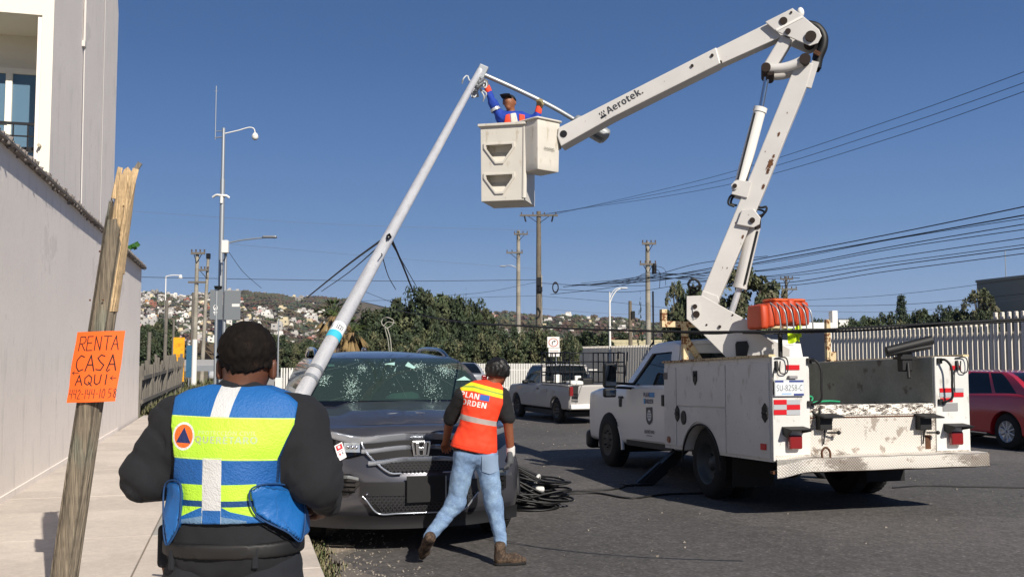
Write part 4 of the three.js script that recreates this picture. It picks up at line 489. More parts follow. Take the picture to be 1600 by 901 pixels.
{ // ---- the damaged grey SUV
  const T = thing('suv', 'dark grey SUV with shattered windshield under the fallen lamp post', 'car', S(1.51, 8.42, 0), THETA);
  const paint = phys(null, { color: new THREE.Color().setRGB(.085, .085, .098), roughness: .34, metalness: .6, clearcoat: .9, clearcoatRoughness: .07 }), plastic = mat('#1b1b1d', .55), gloss = phys('#0a0a0b', { roughness: .12, clearcoat: 1 });
  const chr = mat('#b4bac4', .2, .65), pit = mat('#111112', .8);
  const P = (n, g, m, par = T, k) => part(par, n, g, m, k);
  const B = carBody({ L: 4.95, hw: 1.0, bottom: .25, ft: .03, bowF: .42, rake: .14, r: .09, top: [[0, 1.0], [.12, 1.03], [.7, 1.11], [1.42, 1.165], [2.2, 1.19], [4.95, 1.2]] });
  const w1 = .95, w2 = 3.78, R = .385;
  P('body', cut(B.geo, [cylX(.43, -1.2, -.6, .40, -w1, 36), cylX(.43, .6, 1.2, .40, -w1, 36), cylX(.43, -1.2, -.6, .40, -w2, 36), cylX(.43, .6, 1.2, .40, -w2, 36), box2(-.80, .80, .62, 1.5, -1.62, -4.6)]), paint);
  for (const s of [-1, 1]) for (const z of [w1, w2]) { wheel(T, s * .86, R, -z, R, .24, s, mat('#77797c', .35, .8), 10); P('arch_trim', new THREE.TorusGeometry(.435, .03, 8, 40, Math.PI).rotateY(Math.PI / 2).translate(s * .985, .40, -z), plastic); }
  const gh = greenhouse(T, { s1: 1.36, s2: 2.20, s3: 4.45, s4: 4.86, belt: 1.17, roof: 1.66, wb: .955, wt: .70, bow: .12, crown: .045, arch: .025, side: [[.05, .30], [.33, .60], [.63, .93]], glass: tint('#10181a', .35), ws: tint('#7f9f98', .9), frameMat: gloss }, paint);
  P('frit_band', [surf(20, 2, (u, v) => gh.G(lerp(-.95, .95, u), lerp(.80, .935, v), 0, -.006)), surf(20, 2, (u, v) => gh.G(lerp(-.95, .95, u), lerp(.03, .10, v), 0, .004))], gloss, gh.ws);
  P('sticker', surf(2, 2, (u, v) => gh.G(lerp(-.86, -.74, u), lerp(.66, .71, v), 0, -.012)), M.white, gh.ws);
  { // crazed glass: crumbs and curled flaps hanging in the pane
    const cr = []; const cl = [[-.80, .40, .10, .13, 130], [-.38, .62, .08, .09, 90], [-.48, .30, .12, .26, 260], [.34, .66, .12, .10, 110], [.40, .30, .13, .25, 190], [.66, .56, .15, .16, 240], [-.1, .55, .7, .4, 120]];
    for (const [a, v, da, dv, n] of cl) for (let i = 0; i < n; i++) { const aa = clamp(a + da * (rnd(1) + rnd(1) - 1), -.93, .93), vv = clamp(v + dv * (rnd(1) + rnd(1) - 1), .08, .86), q = gh.G(aa, vv, 0, .006), s = rnd(.0018, .0055); cr.push(mv(new THREE.TetrahedronGeometry(s), q, [rnd(6), rnd(6), 0]).translate(0, 0, 0)); }
    P('glass_crumbs', cr.map(g => g), phys('#cfeee6', { roughness: .25 }), gh.ws).userData = { kind: 'stuff' };
    const flap = pts => { const g = new THREE.BufferGeometry(), ps = pts.map(([a, v, o]) => gh.G(a, v, 0, o)); const idx = []; for (let i = 1; i < ps.length - 1; i++) idx.push(...ps[0], ...ps[i], ...ps[i + 1]); g.setAttribute('position', new THREE.Float32BufferAttribute(idx, 3)); g.computeVertexNormals(); return g; };
    for (const f of [[[-.10, .72, .005], [.05, .77, .03], [.03, .68, .035]], [[.0, .54, .01], [.05, .66, .03], [.02, .56, .04]], [[.17, .67, .006], [.23, .78, .02], [.28, .63, .045], [.25, .60, .03]], [[.72, .38, .006], [.84, .45, .02], [.86, .38, .04]]]) P('glass_flap', flap(f), phys('#bfe9e0', { roughness: .35, transmission: .25, thickness: 0 }), gh.ws);
    const crack = []; for (const c of [[[-.9, .55], [-.6, .66], [-.42, .78]], [[-.03, .6], [.05, .3], [.09, .12]], [[.3, .6], [.28, .35], [.33, .1]], [[-.7, .1], [-.5, .2], [-.4, .6]], [[.3, .6], [.5, .45], [.75, .2]]]) crack.push(tube(c.map(([a, v]) => gh.G(a, v, 0, .004)), .0009, 20, 4)); P('cracks', crack, mat('#62756f', .6), gh.ws).userData = { kind: 'stuff' };
  }
  // cabin
  P('dashboard', soft(.82, .10, .32, .07, [10, 4, 6], (x, y, z) => [x, y + 1.12 - .05 * z, z - 1.78]), plastic);
  for (const s of [-1, 1]) { const se = P('front_seat', [soft(.25, .33, .09, .07, [6, 6, 4], (x, y, z) => [x + s * .40, y + 1.02, z - 2.75 - .25 * y]), soft(.25, .09, .27, .07, [6, 4, 6], (x, y, z) => [x + s * .4, y + .74, z - 2.45])], mat('#2a2e2d', .85)); P('head_rest', soft(.13, .09, .05, .045, [5, 4, 4], (x, y, z) => [x + s * .40, y + 1.42, z - 2.86]), mat('#2a2e2d', .85), se); }
  P('rear_bench', [box2(-.75, .75, .7, 1.28, -3.55, -3.7, .06)], mat('#2a2e2d', .85)); P('steering_wheel', new THREE.TorusGeometry(.18, .017, 8, 24).rotateX(.45).translate(.40, 1.14, -2.12), plastic);
  P('airbag', soft(.20, .13, .10, .1, [8, 8, 8], (x, y, z) => [x + .13 + .02 * Math.sin(y * 20), y + 1.16 + .1 * x, z - 2.05]), mat('#7f8b86', .9)); P('mirror_inside', rbox(.22, .06, .03, .015, [.02, 1.47, -2.18]), plastic); P('cabin_floor', box2(-.8, .8, .58, .62, -1.62, -4.6), plastic);
  // roof rails, outside mirrors, wipers
  for (const s of [-1, 1]) { P('roof_rail', tube([[s * .72, 1.65, -2.45], [s * .71, 1.725, -2.75], [s * .70, 1.755, -3.4], [s * .70, 1.745, -4.1], [s * .70, 1.68, -4.4]], .022, 30, 8), gloss); const mr = P('door_mirror', soft(.11, .075, .06, .05, [6, 6, 6], (x, y, z) => [x + s * 1.08, y + 1.17, z - 1.86]), paint); P('mirror_foot', beam([s * .93, 1.12, -1.9], [s * 1.02, 1.14, -1.87], .05, .04), plastic, mr); P('wiper', [tube([[s * .1 - .3, 1.165, -1.30], [s * .1, 1.2, -1.31], [s * .1 + .35, 1.19, -1.34]], .008, 16, 5)], plastic); }
  P('antenna_fin', soft(.03, .03, .09, .02, [3, 3, 4], (x, y, z) => [x * (1 - y * 8), y + 1.75, z - 4.2]), paint);
  // hood: raised centre with two creases
  P('hood', surf(36, 14, (u, v) => { const a = u * 2 - 1, n = a * .90, s = lerp(.16, 1.36, v), b = B.map(n * (1 - .0 * v), .999, s), r = sst(.74, .58, Math.abs(a)) * .028, e = Math.min(1, (1 - Math.abs(a)) * 8, v * 8 + .1); return [b[0], b[1] + (.004 + r) * e + .01 * nz(a * 4, v * 3, 2) * e, b[2]]; }), paint);
  P('hood_scratch', [tube([[-.35, 1.118, -.55], [-.2, 1.135, -.56], [0, 1.14, -.58], [.08, 1.142, -.5], [.1, 1.145, -.42]].map(p => [p[0], p[1] + .02, p[2]]), .003, 20, 4)], mat('#9a9a9c', .5));
  // front fascia; Z(x, y) is the nose surface
  const Zs = (x, y) => { const v = clamp((y - .25) / (B.topAt(.05) - .25), 0, 1); return B.map(x / 1.0, v, 0)[2] + .016; };
  const patch = (pts, off, d = .03) => { const g = prism(pts, -d, 0, .004), p = g.attributes.position; for (let i = 0; i < p.count; i++) p.setZ(i, p.getZ(i) + Zs(p.getX(i), p.getY(i)) + off); g.computeVertexNormals(); return g; };
  const fine = (x0, x1, lo, hi, off, n = 30, m = 4) => surf(n, m, (u, v) => { const x = lerp(x0, x1, u), y = lerp(lo(x), hi(x), v), w = Math.min(u, 1 - u) * n; return [x, y, Zs(x, y) + off * Math.min(1, Math.max(.2, 1))]; });
  const band = (x0, x1, yc, th, off, n = 40) => surf(n, 6, (u, v) => { const x = lerp(x0, x1, u), a = v * Math.PI * 2 - Math.PI, y = yc(x) + Math.cos(a) * th * .5; return [x, y, Zs(x, y) + off * (.25 + .75 * Math.max(0, Math.sin(v * Math.PI)))]; });
  const ab = Math.abs;
  P('grille', fine(-.5, .5, x => .70 + .0 + Math.max(0, ab(x) - .26) * .75, x => .985, .008), pit);
  { const hx = []; for (let j = 0; j < 4; j++) for (let i = -11; i <= 11; i++) { const x = i * .034 + (j % 2 ? .017 : 0), y = .70 + j * .021; if (ab(x) > .27 + (y - .69) * 1.1) continue; hx.push(new THREE.RingGeometry(.0125, .017, 6).translate(x, y, Zs(x, y) + .014)); } for (let j = 0; j < 6; j++) for (let i = -13; i <= 13; i++) { const x = i * .036 + (j % 2 ? .018 : 0), y = .375 + j * .0235; if (ab(x) > .34 + (y - .36) * .9) continue; hx.push(new THREE.RingGeometry(.013, .0175, 6).translate(x, y, Zs(x, y) + .014)); } P('grille_mesh', hx, mat('#3b3b3e', .4, .3)).userData = { kind: 'stuff' }; }
  const yb = (c, d) => x => c - d * sst(.12, .5, ab(x)) + .035 * sst(.5, .95, ab(x)) * (d > .02 && c > .9 ? 2 : 0);
  P('chrome_wing', band(-.93, .93, yb(.985, .026), .066, .040, 60), chr); P('chrome_bar', band(-.5, .5, yb(.895, .03), .042, .034), chr); P('chrome_bar', band(-.45, .45, yb(.80, .035), .042, .034), chr);
  for (const s of [-1, 1]) {
    P('grille_frame', tube([[s * .50, .955, 0], [s * .485, .90, 0], [s * .44, .83, 0], [s * .27, .69, 0], [s * .18, .685, 0]].map(p => [p[0], p[1], Zs(p[0], p[1]) + .016]), .009, 30, 6), chr);
    const hl = P('headlight', fine(Math.min(s * .50, s * .93), Math.max(s * .50, s * .93), x => .84 - .02 * sst(.5, .6, ab(x)) + .10 * sst(.65, .95, ab(x)), x => .945 + .06 * sst(.5, .95, ab(x)), .010, 24, 4), gloss); P('lens', fine(Math.min(s * .51, s * .64), Math.max(s * .51, s * .64), x => .855, x => .935, .014, 8, 4), phys('#c9d0d6', { roughness: .08, metalness: .6, clearcoat: 1 }), hl);
    for (let k = 0; k < 3; k++) { const x = s * (.54 + k * .033); P('lamp_cup', mv(new THREE.SphereGeometry(.02, 10, 8), [x, .895, Zs(x, .895) + .012]), M.chrome, hl); }
    const fg = P('fog_pod', fine(Math.min(s * .5, s * .80), Math.max(s * .5, s * .80), x => .50 + .1 * sst(.62, .5, ab(x)), x => .68 - .06 * sst(.6, .5, ab(x)), .006, 12, 6), gloss); P('day_lamp', band(Math.min(s * .53, s * .78), Math.max(s * .53, s * .78), x => .655 - .02 * sst(.62, .5, ab(x)), .03, .024, 14), phys('#9da3a6', { roughness: .2, metalness: .4, clearcoat: 1 }), fg);
    for (let k = 0; k < 3; k++) P('fog_slat', band(Math.min(s * .56, s * .77), Math.max(s * .56, s * .77), () => .61 - k * .04, .014, .022, 10), plastic, fg);
    P('lower_trim', tube([[s * .50, .50, 0], [s * .47, .47, 0], [s * .37, .355, 0], [s * .2, .35, 0], [0, .35, 0]].map(p => [p[0], p[1], Zs(p[0], p[1]) + .02]), .008, 30, 6), chr);
  }
  P('bumper_centre', fine(-.52, .52, x => .50, x => .615, .008), plastic); P('lower_grille', fine(-.5, .5, x => .355 + .12 * sst(.36, .5, ab(x)), x => .495, .010), pit);
  P('bumper_lip', fine(-.95, .95, x => .215, x => .33, .012, 40, 4), plastic); P('parking_sensor', mv(new THREE.SphereGeometry(.012, 8, 6), [-.46, .515, Zs(-.46, .515) + .01]), M.chrome);
  { const g = patch([[-.14, .445], [.19, .445], [.19, .665], [-.14, .665]], .055, .012); P('registration_plate', g, pit); P('plate_edge', box2(.192, .2, .45, .66, Zs(.2, .55) + .045, Zs(.2, .55) + .052), M.steel); }
  { const z0 = Zs(0, .88) + .05, e = P('emblem', [prism([[-.075, .95], [.075, .95], [.083, .93], [.066, .82], [.052, .81], [-.052, .81], [-.066, .82], [-.083, .93]], z0 - .02, z0, .004, [[[-.064, .938], [.064, .938], [.068, .925], [.055, .828], [-.055, .828], [-.068, .925]]]), prism([[-.05, .938], [-.022, .938], [-.018, .898], [.018, .898], [.022, .938], [.05, .938], [.04, .826], [.014, .826], [.016, .868], [-.016, .868], [-.014, .826], [-.04, .826]], z0 - .015, z0 + .004, .003)], M.chrome); P('emblem_back', prism([[-.07, .945], [.07, .945], [.06, .815], [-.06, .815]], z0 - .03, z0 - .018), gloss, e); }
  P('underbody', box2(-.85, .85, .2, .3, -.5, -4.7), plastic);
}
function simpleCar(T, o) {
  const paint = o.paint, P = (n, g, m, par = T, k) => part(par, n, g, m, k), B = carBody(o), R = o.R;
  const wells = []; for (const s of [-1, 1]) for (const z of o.axles) wells.push(cylX(R + .05, s * (o.hw + .2), s * (o.hw - .32), R, -z, 32));
  P('body', cut(B.geo, wells.concat(o.bed || [])), paint);
  for (const s of [-1, 1]) for (const z of o.axles) wheel(T, s * (o.hw - .12), R, -z, R, .2, s, o.rim, o.spokes);
  greenhouse(T, o, paint); P('underbody', box2(-o.hw + .12, o.hw - .12, .2, .34, -.4, -o.L + .4), M.black);
  P('cabin', [box2(-o.hw + .3, o.hw - .3, .5, o.belt + .12, -o.s1 - 1.1, -o.s1 - 1.3, .05), box2(-o.hw + .25, o.hw - .25, o.belt - .2, o.belt - .05, -o.s1 - .1, -o.s4 + .1)], M.black);
  for (const s of [-1, 1]) { P('door_handle', rbox(.02, .03, .14, .008, [s * (o.hw + .005), o.belt - .12, -o.s1 - 1.25]), o.handle || paint); P('door_mirror', soft(.09, .06, .05, .04, [4, 4, 4], (x, y, z) => [x + s * (o.hw + .06), y + o.belt + .06, z - o.s1 - .4]), o.mirror || paint); P('sill', box2(s * (o.hw - .06), s * (o.hw - .015), o.bottom - .0, o.bottom + .05, -o.axles[0] - R - .1, -o.axles[1] + R + .1), M.black); }
  return B;
}
const red = phys(null, { color: new THREE.Color().setRGB(.42, .010, .018), roughness: .25, clearcoat: 1, clearcoatRoughness: .05 });
{ // red hatchback at the right edge, heading away
  const T = thing('red_car', 'red sedan cut off by the right edge beyond the bucket truck', 'car', S(14.15, 19.0, 0), THETA + Math.PI);
  T.position.copy(S(14.12, 18.45, 0));
  const o = { L: 4.5, hw: .89, bottom: .24, ft: .06, bowF: .45, rake: .15, r: .09, top: [[0, .72], [1.15, .95], [2.0, .97], [3.9, 1.02], [4.5, .98]], axles: [.9, 3.55], R: .32, s1: 1.1, s2: 1.95, s3: 3.25, s4: 4.15, belt: .93, roof: 1.38, wb: .83, wt: .60, side: [[.06, .36], [.39, .69], [.72, .90]], glass: tint('#0b0d12', .25), ws: tint('#39464a', .6), paint: red, rim: mat('#b9bcc0', .3, .7), spokes: 10, crown: .03 };
  simpleCar(T, o); const P = (n, g, m) => part(T, n, g, m);
  for (const s of [-1, 1]) P('tail_lamp', rbox(.3, .16, .12, .05, [s * .68, .86, -4.42]), M.redLens); P('chrome_strip', [box2(-.905, -.895, .255, .275, -1.4, -3.1), box2(.895, .905, .255, .275, -1.4, -3.1)], M.chrome);
}
{ // silver car and a dark car far behind
  const base = { L: 4.4, hw: .87, bottom: .24, ft: .06, bowF: .4, r: .09, top: [[0, .72], [1.1, .94], [2.0, .97], [3.8, 1.02], [4.4, .97]], axles: [.9, 3.5], R: .31, s1: 1.05, s2: 1.85, s3: 3.2, s4: 4.0, belt: .93, roof: 1.40, wb: .82, wt: .60, side: [[.06, .36], [.39, .69], [.72, .9]], glass: tint('#10141a', .25), rim: mat('#a9acb0', .35, .7), spokes: 7, crown: .03 };
  const a = thing('silver_car', 'silver car driving ahead of the white pickup', 'car', S(8.0, 40.0, 0), THETA + Math.PI); simpleCar(a, { ...base, paint: phys(null, { color: new THREE.Color().setRGB(.42, .43, .45), roughness: .3, metalness: .4, clearcoat: 1 }) });
  for (const s of [-1, 1]) part(a, 'tail_lamp', rbox(.22, .2, .1, .05, [s * .7, .86, -4.33]), M.redLens);
  const b = thing('dark_car', 'dark blue car parked by the white fence behind the worker', 'car', S(5.0, 44.0, 0), THETA - 1.2); simpleCar(b, { ...base, paint: phys('#191a2c', { roughness: .3, clearcoat: 1 }) });
  const c = thing('white_van', 'small white parked car at the end of the street', 'car', S(-1.0, 62, 0), THETA); simpleCar(c, { ...base, paint: phys('#c9c9c8', { roughness: .3, clearcoat: 1 }) });
}
{ // old white pickup with a black stake rack, heading away
  const T = thing('pickup_truck', 'old white pickup truck with black stake rack on its bed', 'truck', S(8.02, 27.3, 0), THETA + Math.PI + .1); T.scale.setScalar(.88);
  const paint = phys(null, { color: new THREE.Color().setRGB(.36, .345, .325), roughness: .55, clearcoat: .3 });
  const o = { L: 5.0, hw: .87, bottom: .40, ft: .05, bowF: .15, rake: .06, r: .06, tumble: .02, linear: true, top: [[0, .95], [.15, 1.0], [1.5, 1.06], [2.8, 1.07], [5, 1.07]], axles: [.95, 4.0], R: .36, s1: 1.45, s2: 1.95, s3: 2.72, s4: 2.86, belt: 1.05, roof: 1.62, wb: .82, wt: .70, side: [[.08, .90]], bow: .05, glass: tint('#2c3436', .7), paint, rim: mat('#55534f', .5, .5), spokes: 0, crown: .03, mirror: M.black, handle: M.black, bed: [box2(-.78, .78, .62, 1.5, -3.0, -4.93)] };
  simpleCar(T, o); const P = (n, g, m, par = T) => part(T, n, g, m);
  for (const s of [-1, 1]) { P('tail_lamp', rbox(.10, .26, .1, .02, [s * .82, .92, -4.97]), M.redLens); P('bed_rail', box2(s * .80, s * .88, 1.075, 1.10, -2.95, -4.95), M.white); }
  P('rear_bumper', rbox(1.75, .14, .12, .03, [0, .50, -5.04]), M.white); P('rear_plate', rbox(.34, .16, .02, .005, [0, .62, -5.0]), M.greyWall); P('door_patch', [box2(.876, .88, .82, .94, -3.1, -3.4), box2(.876, .88, .8, .92, -3.75, -3.95)], mat('#a7a39c', .8));
  const rr = P('stake_rack', [1.12, 1.42, 1.72, 1.98].flatMap(y => [bar([-.84, y, -2.95], [-.84, y, -4.95], .017), bar([.84, y, -2.95], [.84, y, -4.95], .017), bar([-.84, y, -2.95], [.84, y, -2.95], .017)]), M.darkMetal);
  for (let k = 0; k < 7; k++) for (const s of [-1, 1]) part(rr, 'stake', bar([s * .84, 1.07, -2.95 - k * .333], [s * .84, 1.98, -2.95 - k * .333], .018), M.darkMetal); for (let k = 1; k < 5; k++) part(rr, 'stake', bar([-.84 + k * .336, 1.07, -2.95], [-.84 + k * .336, 1.98, -2.95], .016), M.darkMetal);
  part(rr, 'rack_gate', [bar([-.84, 1.12, -4.95], [-.84, 2.0, -5.15], .017), bar([-.5, 1.12, -5.0], [-.5, 2.0, -5.25], .017), bar([-.84, 1.97, -4.96], [-.5, 2.0, -5.25], .017), bar([-.84, 1.6, -4.96], [-.5, 1.62, -5.15], .017)], M.darkMetal);
  P('load', [rbox(.5, .35, .5, .05, [.3, .95, -3.6]), rbox(.35, .5, .4, .05, [-.35, 1.0, -3.4])], M.black); P('load', rbox(.22, .26, .1, .03, [.45, 1.22, -3.2]), M.white); P('load', rbox(.2, .22, .1, .03, [-.2, 1.2, -3.2]), M.white); P('load', [soft(.2, .08, .2, .06, [4, 4, 4], (x, y, z) => [x + .4, y + 1.12, z - 4.3])], M.white);
}
// ---------------------------------------------------------------- people: distance fields meshed by surface nets
function net(sdf, lo, hi, h) {
  const n = [0, 1, 2].map(i => Math.ceil((hi[i] - lo[i]) / h) + 1), [nx, ny, nzz] = n, val = new Float32Array(nx * ny * nzz).fill(9), B = 6, id = (i, j, k) => (k * ny + j) * nx + i;
  const p = V(0, 0, 0); for (let k = 0; k < nzz; k += B) for (let j = 0; j < ny; j += B) for (let i = 0; i < nx; i += B) {
    p.set(lo[0] + (i + B / 2) * h, lo[1] + (j + B / 2) * h, lo[2] + (k + B / 2) * h); const d = sdf(p); if (Math.abs(d) > B * h * 1.15 + .03) { if (d < 0) for (let c = k; c < Math.min(k + B, nzz); c++) for (let b = j; b < Math.min(j + B, ny); b++) for (let a = i; a < Math.min(i + B, nx); a++) val[id(a, b, c)] = -9; continue; }
    for (let c = k; c < Math.min(k + B, nzz); c++) for (let b = j; b < Math.min(j + B, ny); b++) for (let a = i; a < Math.min(i + B, nx); a++) val[id(a, b, c)] = sdf(p.set(lo[0] + a * h, lo[1] + b * h, lo[2] + c * h));
  }
  const vid = new Int32Array(nx * ny * nzz).fill(-1), pos = [], idx = []; const E = [[0, 1], [2, 3], [4, 5], [6, 7], [0, 2], [1, 3], [4, 6], [5, 7], [0, 4], [1, 5], [2, 6], [3, 7]];
  for (let k = 0; k < nzz - 1; k++) for (let j = 0; j < ny - 1; j++) for (let i = 0; i < nx - 1; i++) {
    const q = []; let m = 0; for (let c = 0; c < 8; c++) { const v = val[id(i + (c & 1), j + (c >> 1 & 1), k + (c >> 2))]; q.push(v); if (v < 0) m |= 1 << c; } if (!m || m === 255) continue;
    let x = 0, y = 0, z = 0, t = 0; for (const [a, b] of E) { if ((q[a] < 0) === (q[b] < 0)) continue; const f = q[a] / (q[a] - q[b]); x += (a & 1) + f * ((b & 1) - (a & 1)); y += (a >> 1 & 1) + f * ((b >> 1 & 1) - (a >> 1 & 1)); z += (a >> 2) + f * ((b >> 2) - (a >> 2)); t++; }
    vid[id(i, j, k)] = pos.length / 3; pos.push(lo[0] + (i + x / t) * h, lo[1] + (j + y / t) * h, lo[2] + (k + z / t) * h);
  }
  const quad = (a, b, c, d, f) => { if (a < 0 || b < 0 || c < 0 || d < 0) return; if (f) idx.push(a, b, c, a, c, d); else idx.push(a, c, b, a, d, c); };
  for (let k = 1; k < nzz - 1; k++) for (let j = 1; j < ny - 1; j++) for (let i = 1; i < nx - 1; i++) {
    const v = val[id(i, j, k)] < 0; if (v !== val[id(i + 1, j, k)] < 0) quad(vid[id(i, j - 1, k - 1)], vid[id(i, j, k - 1)], vid[id(i, j, k)], vid[id(i, j - 1, k)], v); if (v !== val[id(i, j + 1, k)] < 0) quad(vid[id(i - 1, j, k - 1)], vid[id(i - 1, j, k)], vid[id(i, j, k)], vid[id(i, j, k - 1)], v); if (v !== val[id(i, j, k + 1)] < 0) quad(vid[id(i - 1, j - 1, k)], vid[id(i, j - 1, k)], vid[id(i, j, k)], vid[id(i - 1, j, k)], v);
  }
  const g = new THREE.BufferGeometry(); g.setAttribute('position', new THREE.Float32BufferAttribute(pos, 3)); g.setIndex(idx); g.computeVertexNormals(); return g;
}
const seg = (a, b, r1, r2 = r1, fz = 1) => ({ a: v3(a), b: v3(b), r1, r2, fz });
const segD = (s, p) => { const ax = s.a, bx = s.b.x - ax.x, by = s.b.y - ax.y, bz = s.b.z - ax.z, L = bx * bx + by * by + bz * bz || 1e-9, t = clamp(((p.x - ax.x) * bx + (p.y - ax.y) * by + (p.z - ax.z) * bz) / L, 0, 1), dx = p.x - ax.x - bx * t, dy = p.y - ax.y - by * t, dz = (p.z - ax.z - bz * t) * s.fz; return Math.sqrt(dx * dx + dy * dy + dz * dz) - (s.r1 + (s.r2 - s.r1) * t); };
const field = (segs, k = .03, disp) => p => { let d = 9; for (const s of segs) { const e = segD(s, p); if (d > 8) { d = e; continue; } const h = Math.max(k - Math.abs(d - e), 0) / k; d = Math.min(d, e) - h * h * k * .25; } return disp ? d + disp(p) : d; };
const bounds = (segs, m = .05) => { const lo = [9e9, 9e9, 9e9], hi = [-9e9, -9e9, -9e9]; for (const s of segs) for (const q of [s.a, s.b]) { const r = Math.max(s.r1, s.r2), a = q.toArray(); for (let i = 0; i < 3; i++) { lo[i] = Math.min(lo[i], a[i] - r - m); hi[i] = Math.max(hi[i], a[i] + r + m); } } return [lo, hi]; };
const polyD = (pts, x, y) => { let d = 1e9, s = 1; for (let i = 0, j = pts.length - 1; i < pts.length; j = i++) { const ex = pts[j][0] - pts[i][0], ey = pts[j][1] - pts[i][1], wx = x - pts[i][0], wy = y - pts[i][1], t = clamp((wx * ex + wy * ey) / (ex * ex + ey * ey), 0, 1), bx = wx - ex * t, by = wy - ey * t; d = Math.min(d, bx * bx + by * by); const c1 = y >= pts[i][1], c2 = y < pts[j][1], c3 = ex * wy > ey * wx; if ((c1 && c2 && c3) || (!c1 && !c2 && !c3)) s = -s; } return s * Math.sqrt(d); };
const grow = (segs, r) => segs.map(s => ({ ...s, r1: s.r1 + r, r2: s.r2 + r }));
const wrinkle = (amp, f = 9, sx = 1, sy = 1) => p => amp * (nz(p.x * f * sx, p.y * f * sy, p.z * f) + .55 * nz(p.x * f * 2.3 * sx + 5, p.y * f * 2.3 * sy, p.z * f * 2.3));
const folds = (amp, f, ang) => p => { const c = Math.cos(ang), s = Math.sin(ang), w = p.y * c + p.x * s, n = nz(p.x * 5, p.y * 5, p.z * 5); const v = Math.sin(w * f + n * 5); return amp * (v > 0 ? v * v : 0) * (.4 + .6 * nz(p.x * 3 + 4, p.y * 3, p.z * 3)); };
function planarUV(g, x0, x1, y0, y1) { const p = g.attributes.position, uv = new Float32Array(p.count * 2); for (let i = 0; i < p.count; i++) { uv[2 * i] = (p.getX(i) - x0) / (x1 - x0); uv[2 * i + 1] = (p.getY(i) - y0) / (y1 - y0); } g.setAttribute('uv', new THREE.BufferAttribute(uv, 2)); return g; }
const weave = tex(256, 256, (u, v) => .5 + .25 * Math.sin(u * 6.283 * 64) * Math.sin(v * 6.283 * 64) + .3 * (N4(u, v) - .5), .12, false);
const cloth = (c, r = .85, b = .0012) => mat(c, r, 0, { bumpMap: weave, bumpScale: b });
const skin = c => phys(c, { roughness: .55, sheen: .2 });
function hand(w, d, n, curl = .5, s = 1, side = 1) {          // w wrist, d toward the fingers, n out of the palm; returns segments
  w = v3(w); d = v3(d).clone().normalize(); n = v3(n).clone().normalize(); const x = d.clone().cross(n).normalize().multiplyScalar(side), P = (a, b, c) => w.clone().addScaledVector(x, a * s).addScaledVector(d, b * s).addScaledVector(n, c * s), out = [seg(P(-.018, .02, 0), P(-.026, .085, 0), .021 * s, .017 * s), seg(P(.0, .0, 0), P(0, .09, 0), .023 * s, .019 * s), seg(P(.018, .02, 0), P(.026, .082, 0), .020 * s, .016 * s)];
  [[-.031, .085, .070], [-.0105, .092, .080], [.0105, .090, .075], [.031, .082, .058]].forEach(([a, b, L], i) => { const c1 = curl * 1.3, c2 = curl * 2.6, m = P(a, b + L * .5 * Math.cos(c1), L * .5 * Math.sin(c1)), e = m.clone().addScaledVector(d, L * .5 * Math.cos(c2) * s).addScaledVector(n, L * .5 * Math.sin(c2) * s); out.push(seg(P(a, b - .01, 0), m, .0098 * s, .009 * s), seg(m, e, .009 * s, .0078 * s)); });
  const t0 = P(-.03, .025, .006), t1 = P(-.055, .055, .02 + .02 * curl), t2 = P(-.05 + .03 * curl, .085, .03 + .025 * curl); out.push(seg(t0, t1, .013 * s, .0105 * s), seg(t1, t2, .0105 * s, .009 * s)); return out;
}
function clothe(T, name, segs, k, disp, h, m, parent = T) { const [lo, hi] = bounds(segs, .06); return part(parent, name, net(field(segs, k, disp), lo, hi, h), m); }
function shoe(T, heel, toe, up, m, sole, parent) {            // heel and toe on the sole line
  heel = v3(heel); toe = v3(toe); const d = toe.clone().sub(heel), L = d.length(); d.normalize(); up = v3(up).clone().normalize(); const Q = (t, y) => heel.clone().addScaledVector(d, t * L).addScaledVector(up, y);
  const sg = [seg(Q(.10, .055), Q(.12, .15), .043, .047), seg(Q(.14, .05), Q(.6, .05), .041, .041), seg(Q(.6, .045), Q(.9, .035), .042, .03)]; const s = clothe(T, 'shoe', sg, .03, wrinkle(.003, 20), .008, m, parent);
  const so = [seg(Q(.08, .016), Q(.3, .014), .042, .038, 1), seg(Q(.3, .014), Q(.65, .014), .036, .044), seg(Q(.65, .014), Q(.9, .016), .044, .03)]; const f = field(so, .02); const [lo, hi] = bounds(so, .03); part(s, 'sole', net(p => { const y = p.clone().sub(heel).dot(up); return Math.max(f(p), y - .022, -y - .002); }, lo, hi, .008), sole); return s;
}
